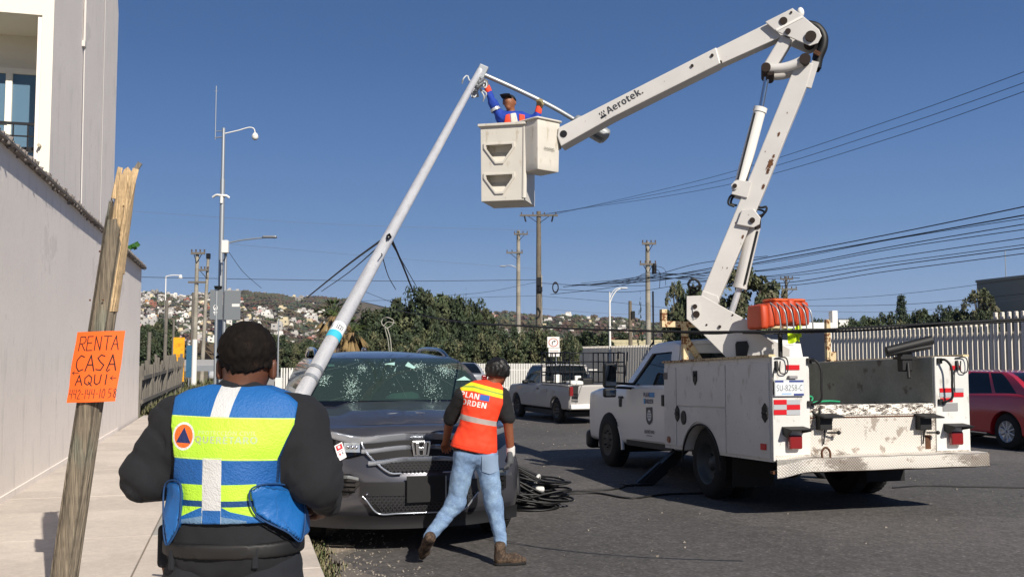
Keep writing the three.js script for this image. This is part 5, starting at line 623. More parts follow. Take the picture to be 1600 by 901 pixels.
{ // ---- foreground man, seen from behind; 1 photo pixel is 2 mm on him
  const D = 3.1, ox = 372, base = lift(ox, D), T = thing('person', 'person from behind in black jacket and blue and lime reflective vest', 'person', base);
  const q = (px, py, z = 0) => { const p = at(px, py, D); return [p.x - base.x, p.y, z]; };
  const sk = skin('#5a3726');
  const torso = [seg([-.10, 1.43, .0], [.10, 1.43, .0], .135, .135, 1.25), seg([0, 1.40, 0], [0, 1.16, 0], .175, .165, 1.18), seg([-.06, 1.12, 0], [.06, 1.12, 0], .135, .135, 1.1)];
  const armL = [seg([-.19, 1.475, .0], [-.268, 1.312, .02], .080, .068), seg([-.268, 1.312, .02], [-.13, 1.235, -.24], .068, .055)], armR = [seg([.205, 1.475, .0], [.256, 1.30, .02], .082, .075), seg([.256, 1.30, .02], [.245, 1.205, -.20], .075, .058)];
  const hips = [seg([-.08, 1.03, 0], [.08, 1.03, 0], .125, .125, 1.05)], legs = [seg([-.095, .98, .01], [-.115, .52, 0], .108, .078), seg([-.115, .52, 0], [-.12, .08, .02], .078, .062), seg([.095, .98, .01], [.115, .52, 0], .108, .078), seg([.115, .52, 0], [.12, .08, .02], .078, .062)];
  const hx = .030, hy = 1.668; const head = [seg([hx, hy + .030, .008], [hx, hy - .012, -.012], .076, .075), seg([hx - .004, hy - .02, -.04], [hx - .005, hy - .085, -.055], .06, .038)], neck = [seg([.02, 1.60, .0], [.005, 1.50, .015], .058, .066)];
  const handsS = [...hand([-.13, 1.235, -.24], [.7, -.05, -.5], [0, 0, 1], .7, 1, 1), ...hand([.245, 1.205, -.20], [-.25, -.25, -.6], [-.5, 0, .3], .6, 1, -1)];
  const bodySegs = [...grow(torso, -.03), ...grow(armL, -.022), ...grow(armR, -.022), ...grow(hips, -.02), ...grow(legs, -.02), ...head, ...neck]; const [lo, hi] = bounds(bodySegs); const hb = bounds(handsS, .03), hd = bounds([...head, ...neck], .03);
  const ears = [-1, 1].map(s => soft(.012, .032, .020, .012, [4, 6, 6], (x, y, z) => [x + hx + s * .080 + s * z * .25, y + hy - .030 - .2 * z, z + .0]));
  part(T, 'body', [net(field(bodySegs, .04), lo, hi, .014), net(field(handsS, .008), hb[0], hb[1], .005), net(field([...head, ...neck], .03), hd[0], hd[1], .007), ...ears], sk);
  { const f = field(grow(head.slice(0, 1), .012), .02), line = p => { const xr = Math.abs(p.x - hx); return (1.622 + .016 * nz(p.x * 90, p.z * 40, 0) + .022 * sst(.02, .07, xr)) - p.y + (p.z < -.045 ? (-.045 - p.z) * 2.2 : 0); }; const [l2, h2] = bounds(grow(head, .02)); part(T, 'hair', net(p => Math.max(f(p) + .006 * nz(p.x * 95, p.y * 48, p.z * 95) + .003 * nz(p.x * 36, p.y * 18, p.z * 36), line(p)), l2, h2, .0045), phys(null, { roughness: .85, specularIntensity: .3, map: tex(256, 256, (u, v) => mixc([.07, .055, .048], [.30, .22, .17], sst(.5, .8, .6 * N4(u * 3, v) + .4 * N2(u, v))), .12) })); }
  part(T, 'glasses', [tube([[hx - .085, hy + .006, .035], [hx - .089, hy + .012, -.01], [hx - .083, hy + .012, -.09]], .004, 12, 6), rbox(.012, .03, .05, .005, [hx - .086, hy + .008, -.085])], M.black);
  const navy = cloth('#14161b', .92), navy2 = cloth('#171a21', .92);
  clothe(T, 'jacket', [...torso, seg([-.06, 1.08, 0], [.06, 1.08, 0], .135, .135, 1.05), ...armL, ...armR, seg([.008, 1.52, .01], [.018, 1.568, .005], .084, .068)], .05, p => wrinkle(.009, 9)(p) + (folds(.014, 95, p.x < 0 ? .75 : -.75)(p) + folds(.010, 60, p.x < 0 ? -.5 : .5)(p)) * (Math.abs(p.x) > .19 ? 1 : .25), .0085, navy);
  clothe(T, 'trousers', [...hips, ...legs], .05, p => wrinkle(.007, 9)(p) + folds(.007, 45, .5)(p), .010, navy2);
  { const f = field(grow([...torso, seg([-.06, 1.08, 0], [.06, 1.08, 0], .135, .135, 1.05)], .008), .05); const [l2, h2] = bounds(torso, .08); part(T, 'belt', net(p => Math.max(f(p), Math.abs(p.y - 1.105) - .022), [-.24, 1.04, -.24], [.24, 1.17, .24], .009), M.black); }
  part(T, 'pocket_flap', [rbox(.10, .045, .012, .004, [.10, .985, .135], [-.08, 0, 0]), rbox(.018, .06, .012, .004, [-.155, 1.075, .11], [0, -.5, 0]), rbox(.018, .06, .012, .004, [.10, 1.085, .135]), rbox(.05, .13, .05, .015, [-.20, 1.10, .02])], navy2);
  // vest: shell over the torso, outlined as worn; printed back
  const vf = field(grow([...torso, seg([-.11, 1.47, 0], [.11, 1.47, 0], .095, .095, 1.2)], .016), .05, wrinkle(.005, 8));
  const X0 = q(262, 590)[0], X1 = q(482, 590)[0], Y0 = q(372, 840)[1], Y1 = q(372, 590)[1], out = [[283, 618], [300, 608], [332, 600], [420, 602], [455, 616], [472, 628], [470, 660], [449, 712], [446, 748], [470, 800], [466, 824], [430, 806], [368, 806], [300, 808], [276, 806], [284, 748], [291, 712], [284, 655]].map(([a, b]) => q(a, b).slice(0, 2));
  const CS = 4, t = paper(220 * CS, 250 * CS, (x) => {
    x.scale(CS, CS); x.translate(-262, -590); const pg = (c, pts) => { x.fillStyle = c; x.beginPath(); pts.forEach((p, i) => i ? x.lineTo(...p) : x.moveTo(...p)); x.closePath(); x.fill(); };
    x.fillStyle = '#155c9f'; x.fillRect(262, 590, 220, 250); pg('#14569a', [[286, 712], [450, 714], [450, 748], [286, 748]]); pg('#c3c4c4', [[355, 594], [387, 596], [378, 648], [350, 647]]);
    pg('#b2e03a', [[279, 645], [476, 651], [452, 714], [288, 709]]); pg('#c3c4c4', [[343, 709], [371, 710], [371, 792], [341, 790]]); pg('#b2e03a', [[300, 748], [342, 748], [342, 772], [300, 772]]); pg('#b2e03a', [[371, 748], [420, 748], [420, 772], [371, 772]]); pg('#0e3f74', [[300, 772], [342, 772], [342, 781], [300, 781]]); pg('#0e3f74', [[371, 772], [420, 772], [420, 781], [371, 781]]); pg('#b2e03a', [[300, 781], [342, 781], [330, 786], [300, 800]]); pg('#b2e03a', [[371, 781], [420, 781], [420, 797], [385, 788]]);
    pg('#1a5a9c', [[342, 786], [371, 786], [371, 808], [342, 808]]); pg('#5f7f9e', [[304, 802], [342, 794], [342, 806], [304, 807]]); pg('#5f7f9e', [[371, 795], [408, 802], [408, 806], [371, 806]]); x.strokeStyle = '#c9c9c0'; x.lineWidth = .5; x.strokeRect(342, 708, 29, 100); x.strokeStyle = '#e6ffa0'; x.lineWidth = .8; x.beginPath(); x.moveTo(284, 646); x.lineTo(473, 652); x.moveTo(290, 707.5); x.lineTo(450, 712); x.stroke();
    x.fillStyle = '#d9d9d6'; x.beginPath(); x.ellipse(309.5, 676.5, 18.5, 21, 0, 0, 7); x.fill(); x.fillStyle = '#ee6a24'; x.beginPath(); x.ellipse(309.5, 676.5, 15.5, 17.5, 0, 0, 7); x.fill(); pg('#1c2a5c', [[310, 663], [322, 687], [297, 686]]);
    x.save(); x.translate(328, 686); x.rotate(.022); x.scale(1.12, 1); x.lineWidth = .7; x.fillStyle = '#aab48c'; x.strokeStyle = '#8d957a'; x.font = 'bold 14.5px sans-serif'; x.fillText('QUERÉTARO', 0, 0); x.fillStyle = '#b9d17a'; x.font = 'bold 8.5px sans-serif'; x.fillText('PROTECCIÓN CIVIL', 4, -13); x.restore(); x.strokeStyle = '#0b2f56'; x.lineWidth = 3.4; x.beginPath(); [[276, 618], [284, 655], [290, 712], [284, 748]].forEach((p, i) => i ? x.lineTo(...p) : x.moveTo(...p)); x.stroke(); x.beginPath(); [[474, 625], [472, 660], [450, 712], [446, 748]].forEach((p, i) => i ? x.lineTo(...p) : x.moveTo(...p)); x.stroke();
  });
  const vm = mat(null, .62, 0, { map: t, bumpMap: tex(256, 256, (u, v) => .5 * N3(u, v) + .5 * N1(u, v), .25, false), bumpScale: .004 });
  const vg = net(p => Math.max(vf(p), polyD(out, p.x, p.y)), [-.28, 1.08, -.26], [.28, 1.64, .26], .006); const ve = part(T, 'vest', planarUV(vg, X0, X1, Y0, Y1), vm, true);
  const blue = mat('#155c9f', .5, 0, { bumpMap: tex(256, 256, (u, v) => N1(u, v), .2, false), bumpScale: .004 });
  const vf2 = field(grow(torso.concat([seg([-.06, 1.08, 0], [.06, 1.08, 0], .135, .135, 1.05)]), .033), .05, wrinkle(.007, 7));
  for (const o of [[[272, 750], [303, 746], [306, 764], [302, 812], [284, 838], [270, 792]], [[411, 756], [425, 748], [470, 765], [479, 800], [478, 838], [462, 822], [418, 790]]]) { const pts = o.map(([a, b]) => q(a, b).slice(0, 2)); const fl = part(ve, 'side_flap', net(p => Math.max(vf2(p), -vf(p) - .012, polyD(pts, p.x, p.y), -p.z - .06), [-.28, 1.08, -.26], [.28, 1.34, .26], .006), blue); part(fl, 'edge_binding', tube(pts.map(a => { let z = .0; const P = V(a[0], a[1], .26); while (z < 200 && vf2(P) > .001) { P.z -= .002; z++; } return [a[0], a[1], P.z]; }), .0028, 60, 6, true), mat('#123a66', .7)); }
  // sleeve badges
  const bt = paper(128, 192, (x) => { x.fillStyle = '#e9e6e6'; x.fillRect(0, 0, 128, 192); x.fillStyle = '#c8202c'; x.fillRect(16, 14, 96, 60); x.fillRect(28, 118, 34, 12); x.fillRect(39, 107, 12, 34); x.fillStyle = '#f2dede'; x.fillRect(42, 24, 40, 30); x.fillStyle = '#3d3d46'; x.fillRect(82, 112, 16, 28); x.fillRect(16, 86, 92, 6); });
  { const af = field(armR, .05), P = V(.40, 1.385, .045), dir = V(-.9, 0, -.35).normalize(); for (let k = 0; k < 200 && af(P) > .006; k++) P.addScaledVector(dir, .002); const g = new THREE.PlaneGeometry(.034, .05, 3, 3); g.rotateZ(.3); g.lookAt(V(.8, .12, .62)); g.translate(P.x + .006, P.y, P.z + .006); part(T, 'sleeve_badge', g, mat(null, .8, 0, { map: bt }), true); }
  
  for (const s of [-1, 1]) shoe(T, [s * .12, 0, .09], [s * .14, 0, -.2], [0, 1, 0], M.black, M.rubber, T);
}
{ // ---- worker in the orange vest, mid-stride beside the SUV
  const D = 8.15, ox = 735, base = lift(ox, D), T = thing('person', 'person in orange vest and blue jeans stepping towards the SUV grille', 'person', base);
  const q = (px, py, z = 0) => { const p = at(px, py, D); return V(p.x - base.x, p.y, z); };
  const sk = skin('#7c4a31');
  const torso = [seg(q(748, 622), q(772, 624), .105, .105, 1.2), seg(q(756, 628), q(742, 692), .145, .135, 1.2), seg(q(730, 696), q(752, 698), .115, .115, 1.1)];
  const armR = [seg(q(784, 619), q(793, 652, .02), .055, .046), seg(q(793, 652, .02), q(798, 704, -.02), .043, .031)], armL = [seg(q(722, 617), q(702, 655, -.12), .055, .044), seg(q(702, 655, -.12), q(692, 697, -.34), .042, .030)];
  const hipR = q(759, 712), hipL = q(727, 712), kR = q(771, 786, -.02), kL = q(712, 786, -.03), aR = q(783, 846, .02), aL = q(672, 836, .06);
  const legs = [seg(q(732, 706), q(752, 707), .108, .108, 1), seg(hipR, kR, .098, .072), seg(kR, aR, .070, .052), seg(hipL, kL, .098, .073), seg(kL, aL, .072, .053)];
  const hc = q(777, 580, -.03), head = [seg(hc.clone().add(V(0, .015, .01)), hc.clone().add(V(.004, -.015, -.012)), .081, .078), seg(hc.clone().add(V(.012, -.035, -.04)), hc.clone().add(V(.022, -.085, -.055)), .055, .036)], neck = [seg(hc.clone().add(V(-.005, -.05, .01)), q(763, 610), .053, .058)];
  const hR = hand(q(798, 704, -.02), V(-.03, -1, -.06), V(-1, 0, -.2), .35, 1.08, -1), hL = hand(q(692, 697, -.34), V(-.1, -.35, -.9), V(.3, -.8, .3), .4, 1, 1);
  const bs = [...grow(torso, -.03), ...grow(armR, .0), ...grow(armL, 0), ...grow(legs, -.02), ...head, ...neck], [lo, hi] = bounds(bs), h1 = bounds(hL, .03), hd = bounds([...head, ...neck], .03);
  const ears = [1, -1].map(s => soft(.012, .03, .02, .012, [4, 5, 5], (x, y, z) => [x + hc.x + s * .082, y + hc.y - .012, z + hc.z]));
  part(T, 'body', [net(field(bs, .035), lo, hi, .012), net(field(hL, .008), h1[0], h1[1], .006), net(field([...head, ...neck], .03), hd[0], hd[1], .008), ...ears], sk);
  { const f = field(grow(head.slice(0, 1), .020), .02), [l2, h2] = bounds(grow(head, .04)); part(T, 'hair', net(p => Math.max(f(p) + .012 * nz(p.x * 40, p.y * 16, p.z * 40) + .006 * nz(p.x * 90, p.y * 40, p.z * 90), (hc.y - .045 + .01 * nz(p.x * 50, 0, 0) - p.y) - (p.z < hc.z - .06 ? (p.z - hc.z + .06) * 2 : 0)), l2, h2, .007), mat('#0b0908', .55)); }
  const shirt = cloth('#141417', .9); clothe(T, 'shirt', [...grow(torso, .004), { ...armR[0], r1: .067, r2: .062 }, { ...armL[0], r1: .067, r2: .062 }, seg(q(765, 606), q(762, 612), .064, .07)], .045, wrinkle(.006, 12), .011, shirt);
  clothe(T, 'jeans', legs, .045, p => wrinkle(.007, 12)(p) + folds(.010, 70, .4)(p) * sst(.75, .1, p.y), .009, mat(null, .9, 0, { map: tex(256, 256, (u, v) => { const c = N1(u, v), f = N4(u, v), k = mixc([.43, .53, .66], [.50, .60, .71], sst(.3, .7, c)); return k.map(x => x * (.88 + .24 * f)); }, .5), bumpMap: weave, bumpScale: .001 }));
  { const jf = field(legs, .045), c = q(766, 724); part(T, 'back_pocket', surf(8, 8, (u, v) => { const x = c.x + (u - .5) * .13, y = c.y + (v - .5) * .15 - (v < .2 ? Math.abs(u - .5) * -.04 : 0), P = V(x, y, .3); for (let k = 0; k < 150 && jf(P) > .007; k++) P.z -= .002; return [x, y, P.z]; }), mat('#8094ad', .9)); part(T, 'belt', net(p => { const c = q(742, 702); return Math.max(field(grow(torso, .006), .04)(p), Math.abs(p.y - c.y - .1 * (p.x - c.x)) - .02); }, [-.25, q(742, 702).y - .08, -.25], [.3, q(742, 702).y + .08, .25], .009), M.black); }
  const vf = field([...grow(torso, .022), seg(q(730, 612), q(780, 614), .075, .075, 1.1)], .05, p => wrinkle(.008, 9)(p) + folds(.006, 40, .2)(p)); const cs = 8, out = [[718, 606], [735, 597], [752, 590], [775, 592], [786, 604], [786, 630], [776, 660], [777, 711], [740, 704], [696, 694], [706, 655], [712, 628]].map(([a, b]) => { const r = q(a, b); return [r.x, r.y]; });
  const A = q(688, 716), Bq = q(800, 584); const t = paper(112 * cs, 132 * cs, x => {
    x.scale(cs, cs); x.translate(-688, -584); const pg = (c, pts) => { x.fillStyle = c; x.beginPath(); pts.forEach((p, i) => i ? x.lineTo(...p) : x.moveTo(...p)); x.closePath(); x.fill(); };
    x.fillStyle = '#f2401c'; x.fillRect(688, 584, 112, 132); const bnd = (c, o, w) => pg(c, [[700, 596 + o], [740, 597 + o], [800, 613 + o], [800, 613 + o + w], [740, 597 + o + w], [700, 596 + o + w]]); bnd('#f4d51e', 0, 5); bnd('#8aa53a', 5, 3); bnd('#f4d51e', 8, 5); pg('#a49a95', [[700, 646], [712, 644], [778, 658], [779, 666], [712, 653], [700, 654]]);
    x.save(); x.translate(722, 619); x.rotate(.17); x.fillStyle = '#2c5fae'; x.fillRect(28, -9, 15, 9); x.fillRect(-3, 3.5, 6, 8); x.fillStyle = '#f3ebe8'; x.font = 'bold 12px sans-serif'; x.fillText('PLAN', -3, 0); x.fillText('ORDEN', 0, 11.5); x.restore(); x.strokeStyle = '#b3280e'; x.lineWidth = .7; x.beginPath(); x.moveTo(690, 688); x.lineTo(780, 706); x.stroke();
  });
  part(T, 'vest', planarUV(net(p => Math.max(vf(p), polyD(out, p.x, p.y)), [-.32, .8, -.28], [.38, 1.7, .28], .008), A.x, Bq.x, A.y, Bq.y), mat(null, .75, 0, { map: t }), true);
  const gr = bounds(hR, .03); const gl = part(T, 'glove', net(field(grow(hR, .004), .010), gr[0], gr[1], .006), mat('#55575a', .9)); part(gl, 'cuff', clothe(T, 'cuff', [seg(q(798, 700, -.02), q(798, 709, -.02), .036, .036)], .01, null, .008, mat('#c9c6c2', .9)).geometry, mat('#c9c6c2', .9)); T.remove(T.children.find(c => c.name === 'cuff'));
  const boot = mat(null, .85, 0, { map: tex(128, 128, (u, v) => mixc([.20, .155, .12], [.36, .29, .23], sst(.35, .65, N1(u, v))), .12) });
  const hr = q(776, 869, .06), tr = q(810, 870, .02); hr.y = .0; tr.y = .0; const s1 = shoe(T, hr, tr.clone().add(V(.06, 0, .0)), [0, 1, 0], boot, M.rubber, T);
  const hl = q(668, 846, .10), tl = q(655, 879, -.12); tl.y = .01; shoe(T, hl, tl, V(.25, .5, .9).sub(V(0, 0, .25)), boot, M.rubber, T);
}
{ // ---- worker standing in the bucket, both arms up at the lamp post
  const bc = BOOM.uv(789, 257), base3 = BOOM.O.clone().addScaledVector(BOOM.eV, bc[0] + .03).addScaledVector(BOOM.nV, -.05), D = -base3.z, fy = BOOM.uv(789, 317)[1] + .03; const base = V(base3.x, fy, base3.z), T = thing('person', 'person in blue jacket and black cap standing in the raised bucket', 'person', base);
  globalThis.BUCKET_D = D; const q = (px, py, z = 0) => { const p = at(px, py, D - z); return V(p.x - base.x, p.y - base.y, p.z - base.z); };
  const sk = skin('#8a5638'); const sh = [q(780, 187), q(820, 187)], hy = q(800, 240).y;
  const torso = [seg(q(788, 186), q(812, 186), .10, .10, 1.2), seg(q(800, 192), q(800, 228), .145, .13, 1.2), seg(V(-.05, .92, 0), V(.05, .92, 0), .11, .11, 1.1)];
  const armL = [seg(q(781, 181), q(771, 162, .03), .066, .058), seg(q(771, 162, .03), q(761, 137, .03), .056, .040)], armR = [seg(q(820, 184), q(838, 187, .05), .064, .056), seg(q(838, 187, .05), q(842, 170, .06), .054, .040)];
  const legs = [seg(V(-.09, .9, 0), V(-.1, .48, 0), .09, .068), seg(V(-.1, .48, 0), V(-.1, .08, 0), .066, .05), seg(V(.09, .9, 0), V(.1, .48, 0), .09, .068), seg(V(.1, .48, 0), V(.1, .08, 0), .066, .05)];
  const hc = q(796, 160, .02), up = V(-.18, .55, .8).normalize(), Hd = V(-.35, .35, .85).normalize();    // looks up to the lamp post
  const head = [seg(hc, hc.clone().addScaledVector(Hd, .02), .081, .078), seg(hc.clone().add(V(-.01, -.04, .035)), hc.clone().add(V(-.015, -.075, .05)), .055, .038), seg(hc.clone().addScaledVector(Hd, .085).add(V(0, -.005, 0)), hc.clone().addScaledVector(Hd, .092).add(V(0, -.022, .0)), .014, .016)], neck = [seg(hc.clone().add(V(.01, -.06, -.01)), q(800, 182), .054, .06)];
  const hL = hand(q(761, 137, .03), V(-.25, 1, .1), V(-.8, 0, .3), .75, 1.05, 1), hR = hand(q(842, 170, .06), V(.2, 1, .1), V(-.3, .1, .9), .85, 1.05, -1);
  const bs = [...grow(torso, -.03), ...grow(armL, -.015), ...grow(armR, -.015), ...grow(legs, -.01), ...head, ...neck], [lo, hi] = bounds(bs), hd = bounds(head, .03);
  part(T, 'body', [net(field(bs, .035), lo, hi, .013), net(field([...head, ...neck], .02), hd[0], hd[1], .007), ...[1, -1].map(s => soft(.012, .028, .02, .012, [4, 5, 5], (x, y, z) => [x + hc.x + s * .08, y + hc.y - .005, z + hc.z + s * .0]))], sk);
  part(T, 'mouth', rbox(.04, .008, .008, .003, hc.clone().addScaledVector(Hd, .07).add(V(0, -.06, .014)).toArray()), mat('#5c2c22', .7)); part(T, 'sunglasses', [-1, 1].map(s => mv(soft(.026, .018, .008, .008, [5, 4, 3]), hc.clone().addScaledVector(Hd, .075).add(V(s * .030, .012, s * .012)).toArray(), [-.3, -.35, 0])).concat([tube([hc.clone().add(V(-.085, .01, 0)), hc.clone().addScaledVector(Hd, .078).add(V(-.03, .016, 0)), hc.clone().addScaledVector(Hd, .078).add(V(.03, .016, 0)), hc.clone().add(V(.085, .01, 0))], .005, 20, 5)]), phys('#0a0a0b', { roughness: .1, clearcoat: 1 }));
  { const f = field([seg(hc.clone().add(V(.0, .02, -.01)), hc.clone().add(V(.004, .012, -.02)), .094, .094)], .02), axis = V(-.12, .85, -.25).normalize(), bd2 = [seg(hc, hc, .13)], [l2, h2] = bounds(bd2); const cp = part(T, 'cap', net(p => Math.max(f(p), .018 - p.clone().sub(hc).dot(axis)), l2, h2, .007), M.black); const bc0 = hc.clone().addScaledVector(axis, .03).addScaledVector(Hd, .085); part(cp, 'brim', mv(soft(.075, .006, .05, .005, [8, 2, 6], (x, y, z) => [x, y - 1.6 * x * x, z]), bc0.clone().addScaledVector(Hd, .035).toArray(), [-.35, -.4, 0]), M.black); }
  const jm = cloth('#123a9a', .8); clothe(T, 'jacket', [...grow(torso, .01), ...armL, ...armR], .05, p => wrinkle(.010, 9)(p) + folds(.010, 55, .8)(p), .010, jm); clothe(T, 'trousers', legs, .04, wrinkle(.006, 10), .013, cloth('#1c2030'));
  const vf = field(grow(torso, .024), .05); const panel = (pts, nm, m) => { const o = pts.map(([a, b]) => { const r = q(a, b, .16); return [r.x, r.y]; }); part(T, nm, net(p => Math.max(vf(p), polyD(o, p.x, p.y), -p.z - .02), [-.35, .7, -.3], [.35, 1.6, .35], .010), m); };
  const rv = mat('#ee4a2c', .8); panel([[790, 178], [796, 176], [799, 196], [786, 197]], 'vest_panel', rv); panel([[811, 176], [820, 177], [822, 200], [812, 198]], 'vest_panel', rv); panel([[797, 176], [806, 174], [811, 198], [799, 198]], 'shirt_front', mat('#cfc9bd', .9)); panel([[803, 180], [806, 179], [808, 197], [803, 196]], 'lanyard', M.black);
  clothe(T, 'cuff', [seg(q(763, 142, .03), q(761, 136, .03), .047, .043)], .01, null, .009, rv); clothe(T, 'cuff', [seg(q(841, 175, .06), q(842, 169, .06), .048, .045)], .01, null, .009, rv); part(T, 'arm_stripe', bar(q(775, 173, .03), q(773, 169, .03), .071, .069, 18, true), M.silverReflect);
  for (const [h, c] of [[hL, '#6f6a62'], [hR, '#8a7f5c']]) { const b = bounds(h, .03); part(T, 'glove', net(field(grow(h, .005), .010), b[0], b[1], .006), mat(c, .9)); }
  for (const s of [-1, 1]) shoe(T, [s * .1, .0, -.09], [s * .11, 0, .18], [0, 1, 0], M.black, M.rubber, T);
}
// ---------------------------------------------------------------- fallen lamp post, broken pole, cables
const DB = BUCKET_D;
{ // galvanised lamp post, knocked over onto the SUV, with its arm and lamp head
  const p1 = at(474, 612, 8.6), p2 = at(752, 106, DB + .05), dir = p2.clone().sub(p1).normalize(), base = p1.clone().addScaledVector(dir, -p1.y / dir.y); base.y = 0;
  const T = thing('lamp_post', 'leaning galvanised street lamp post fallen across the SUV corner', 'lamp post', base), L = p => p.clone().sub(base), top = L(p2), len = top.length();
  const on = t => top.clone().multiplyScalar(t); const tm = L(p1).length() / len, rr = t => t < tm ? .070 : lerp(.070, .043, (t - tm) / (1 - tm));
  part(T, 'pole', surf(28, 60, (u, v) => { const a = u * Math.PI * 2, c = on(v), ax = V(0, 1, 0).cross(dir).normalize(), ay = dir.clone().cross(ax), dent = v < tm + .12 ? .004 * nz(Math.cos(a) * 2, v * 40, Math.sin(a) * 2) : 0, r = rr(v) + dent; c.addScaledVector(ax, Math.cos(a) * r).addScaledVector(ay, Math.sin(a) * r); return [c.x, c.y, c.z]; }, true), M.galv);
  const tOf = (px, py) => { let b = 0, bd = 1e9; for (let t = 0; t < 1; t += .002) { const w = on(t).add(base).applyMatrix4(camInv), sx = 800 - FOCAL * w.x / w.z, sy = 450.5 + FOCAL * w.y / w.z, d = (sx - px) ** 2 + (sy - py) ** 2; if (d < bd) { bd = d; b = t; } } return b; };
  const ring = (a, b, g, nm, m, keep) => part(T, nm, surf(28, 2, (u, v) => { const th = u * Math.PI * 2, t = lerp(a, b, v), c = on(t), ax = V(0, 1, 0).cross(dir).normalize(), ay = dir.clone().cross(ax); c.addScaledVector(ax, Math.cos(th) * (rr(t) + g)).addScaledVector(ay, Math.sin(th) * (rr(t) + g)); return [c.x, c.y, c.z]; }, true), m, keep);
  const ta = tOf(516, 532), tb = tOf(521, 522), tc = tOf(528, 509), td = tOf(508, 546); const bt = paper(1024, 128, x => { x.fillStyle = '#e8eaea'; x.fillRect(0, 0, 1024, 128); x.fillStyle = '#15171a'; x.font = 'bold 104px sans-serif'; for (let k = 0; k < 4; k++) { x.save(); x.translate(40 + k * 256, 104); x.scale(1.1, 1); x.fillText('izzi', 0, 0); x.restore(); } });
  ring(tb, tc, .003, 'sticker_band', mat(null, .5, 0, { map: bt }), true); ring(ta, tb, .003, 'cyan_band', mat('#3fb4cf', .5)); ring(tOf(490, 580), tOf(492, 576), .006, 'clamp', M.steel); ring(tOf(482, 596), tOf(484, 592), .005, 'clamp', M.steel);
  part(T, 'base_plate', mv(box(.42, .03, .42), [0, 0, 0]).applyQuaternion(new THREE.Quaternion().setFromUnitVectors(V(0, 1, 0), dir)).translate(dir.x * .02, .12, dir.z * .02), M.rust);
  const cap = [L(at(757, 103, DB)), L(at(737, 146, DB))]; part(T, 'arm_socket', [beam(cap[0], cap[1], .09, .13, .01), beam(L(at(748, 148, DB - .05)), L(at(736, 150, DB - .05)), .05, .05)], M.steel);
  const arm = part(T, 'lamp_arm', tube([L(at(755, 116, DB)), L(at(800, 136, DB + .06)), L(at(850, 160, DB + .14)), L(at(876, 174, DB + .2)), L(at(896, 186, DB + .26))], .032, 30, 10), M.steel);
  const h0 = L(at(896, 186, DB + .28)), h1 = L(at(948, 217, DB + .34)), hd = h1.clone().sub(h0), hl = hd.length(), hg = soft(.19, .10, hl / 2, .06, [8, 6, 12], (x, y, z) => [x * lerp(.55, 1, sst(-hl / 2, hl * .1, z)), y * (y > 0 ? lerp(.7, 1, sst(-hl / 2, 0, z)) : .55), z]); const mm = new THREE.Matrix4().lookAt(h1, h0, V(0, 1, 0)); hg.applyMatrix4(mm); const hm = h0.clone().add(h1).multiplyScalar(.5); const lh = part(T, 'lamp_head', hg.translate(hm.x, hm.y, hm.z), mat('#8f9396', .5, .3));
  const gg = soft(.12, .04, hl * .22, .035, [6, 4, 6]).applyMatrix4(mm); const gp = h0.clone().lerp(h1, .68); part(lh, 'lamp_glass', gg.translate(gp.x, gp.y - .055, gp.z), phys('#5b6468', { roughness: .2, clearcoat: 1 }));
  part(T, 'loose_wires', [[[752, 118], [742, 124], [737, 136], [746, 142]], [[745, 128], [734, 126], [730, 118], [724, 123], [722, 130]], [[744, 140], [733, 142], [738, 134]], [[748, 130], [758, 137], [760, 130], [752, 122]], [[750, 140], [756, 150], [755, 158]], [[746, 145], [741, 152], [739, 148]], [[752, 126], [746, 132], [752, 140], [760, 146], [757, 154]]].map(w => tube(w.map((p, i) => L(at(p[0], p[1], DB - .1 - .04 * (i % 2)))), .011, 20, 5)), mat('#b9bdc0', .6)).userData = { kind: 'stuff' };
  part(T, 'wire_knot', [[[750, 120], [757, 128], [748, 130], [757, 122]], [[748, 126], [756, 133], [746, 136], [756, 128]]].map(w => tube(w.map((p, i) => L(at(p[0], p[1], DB - .16 - .03 * i))), .018, 20, 6)), M.steel);
}
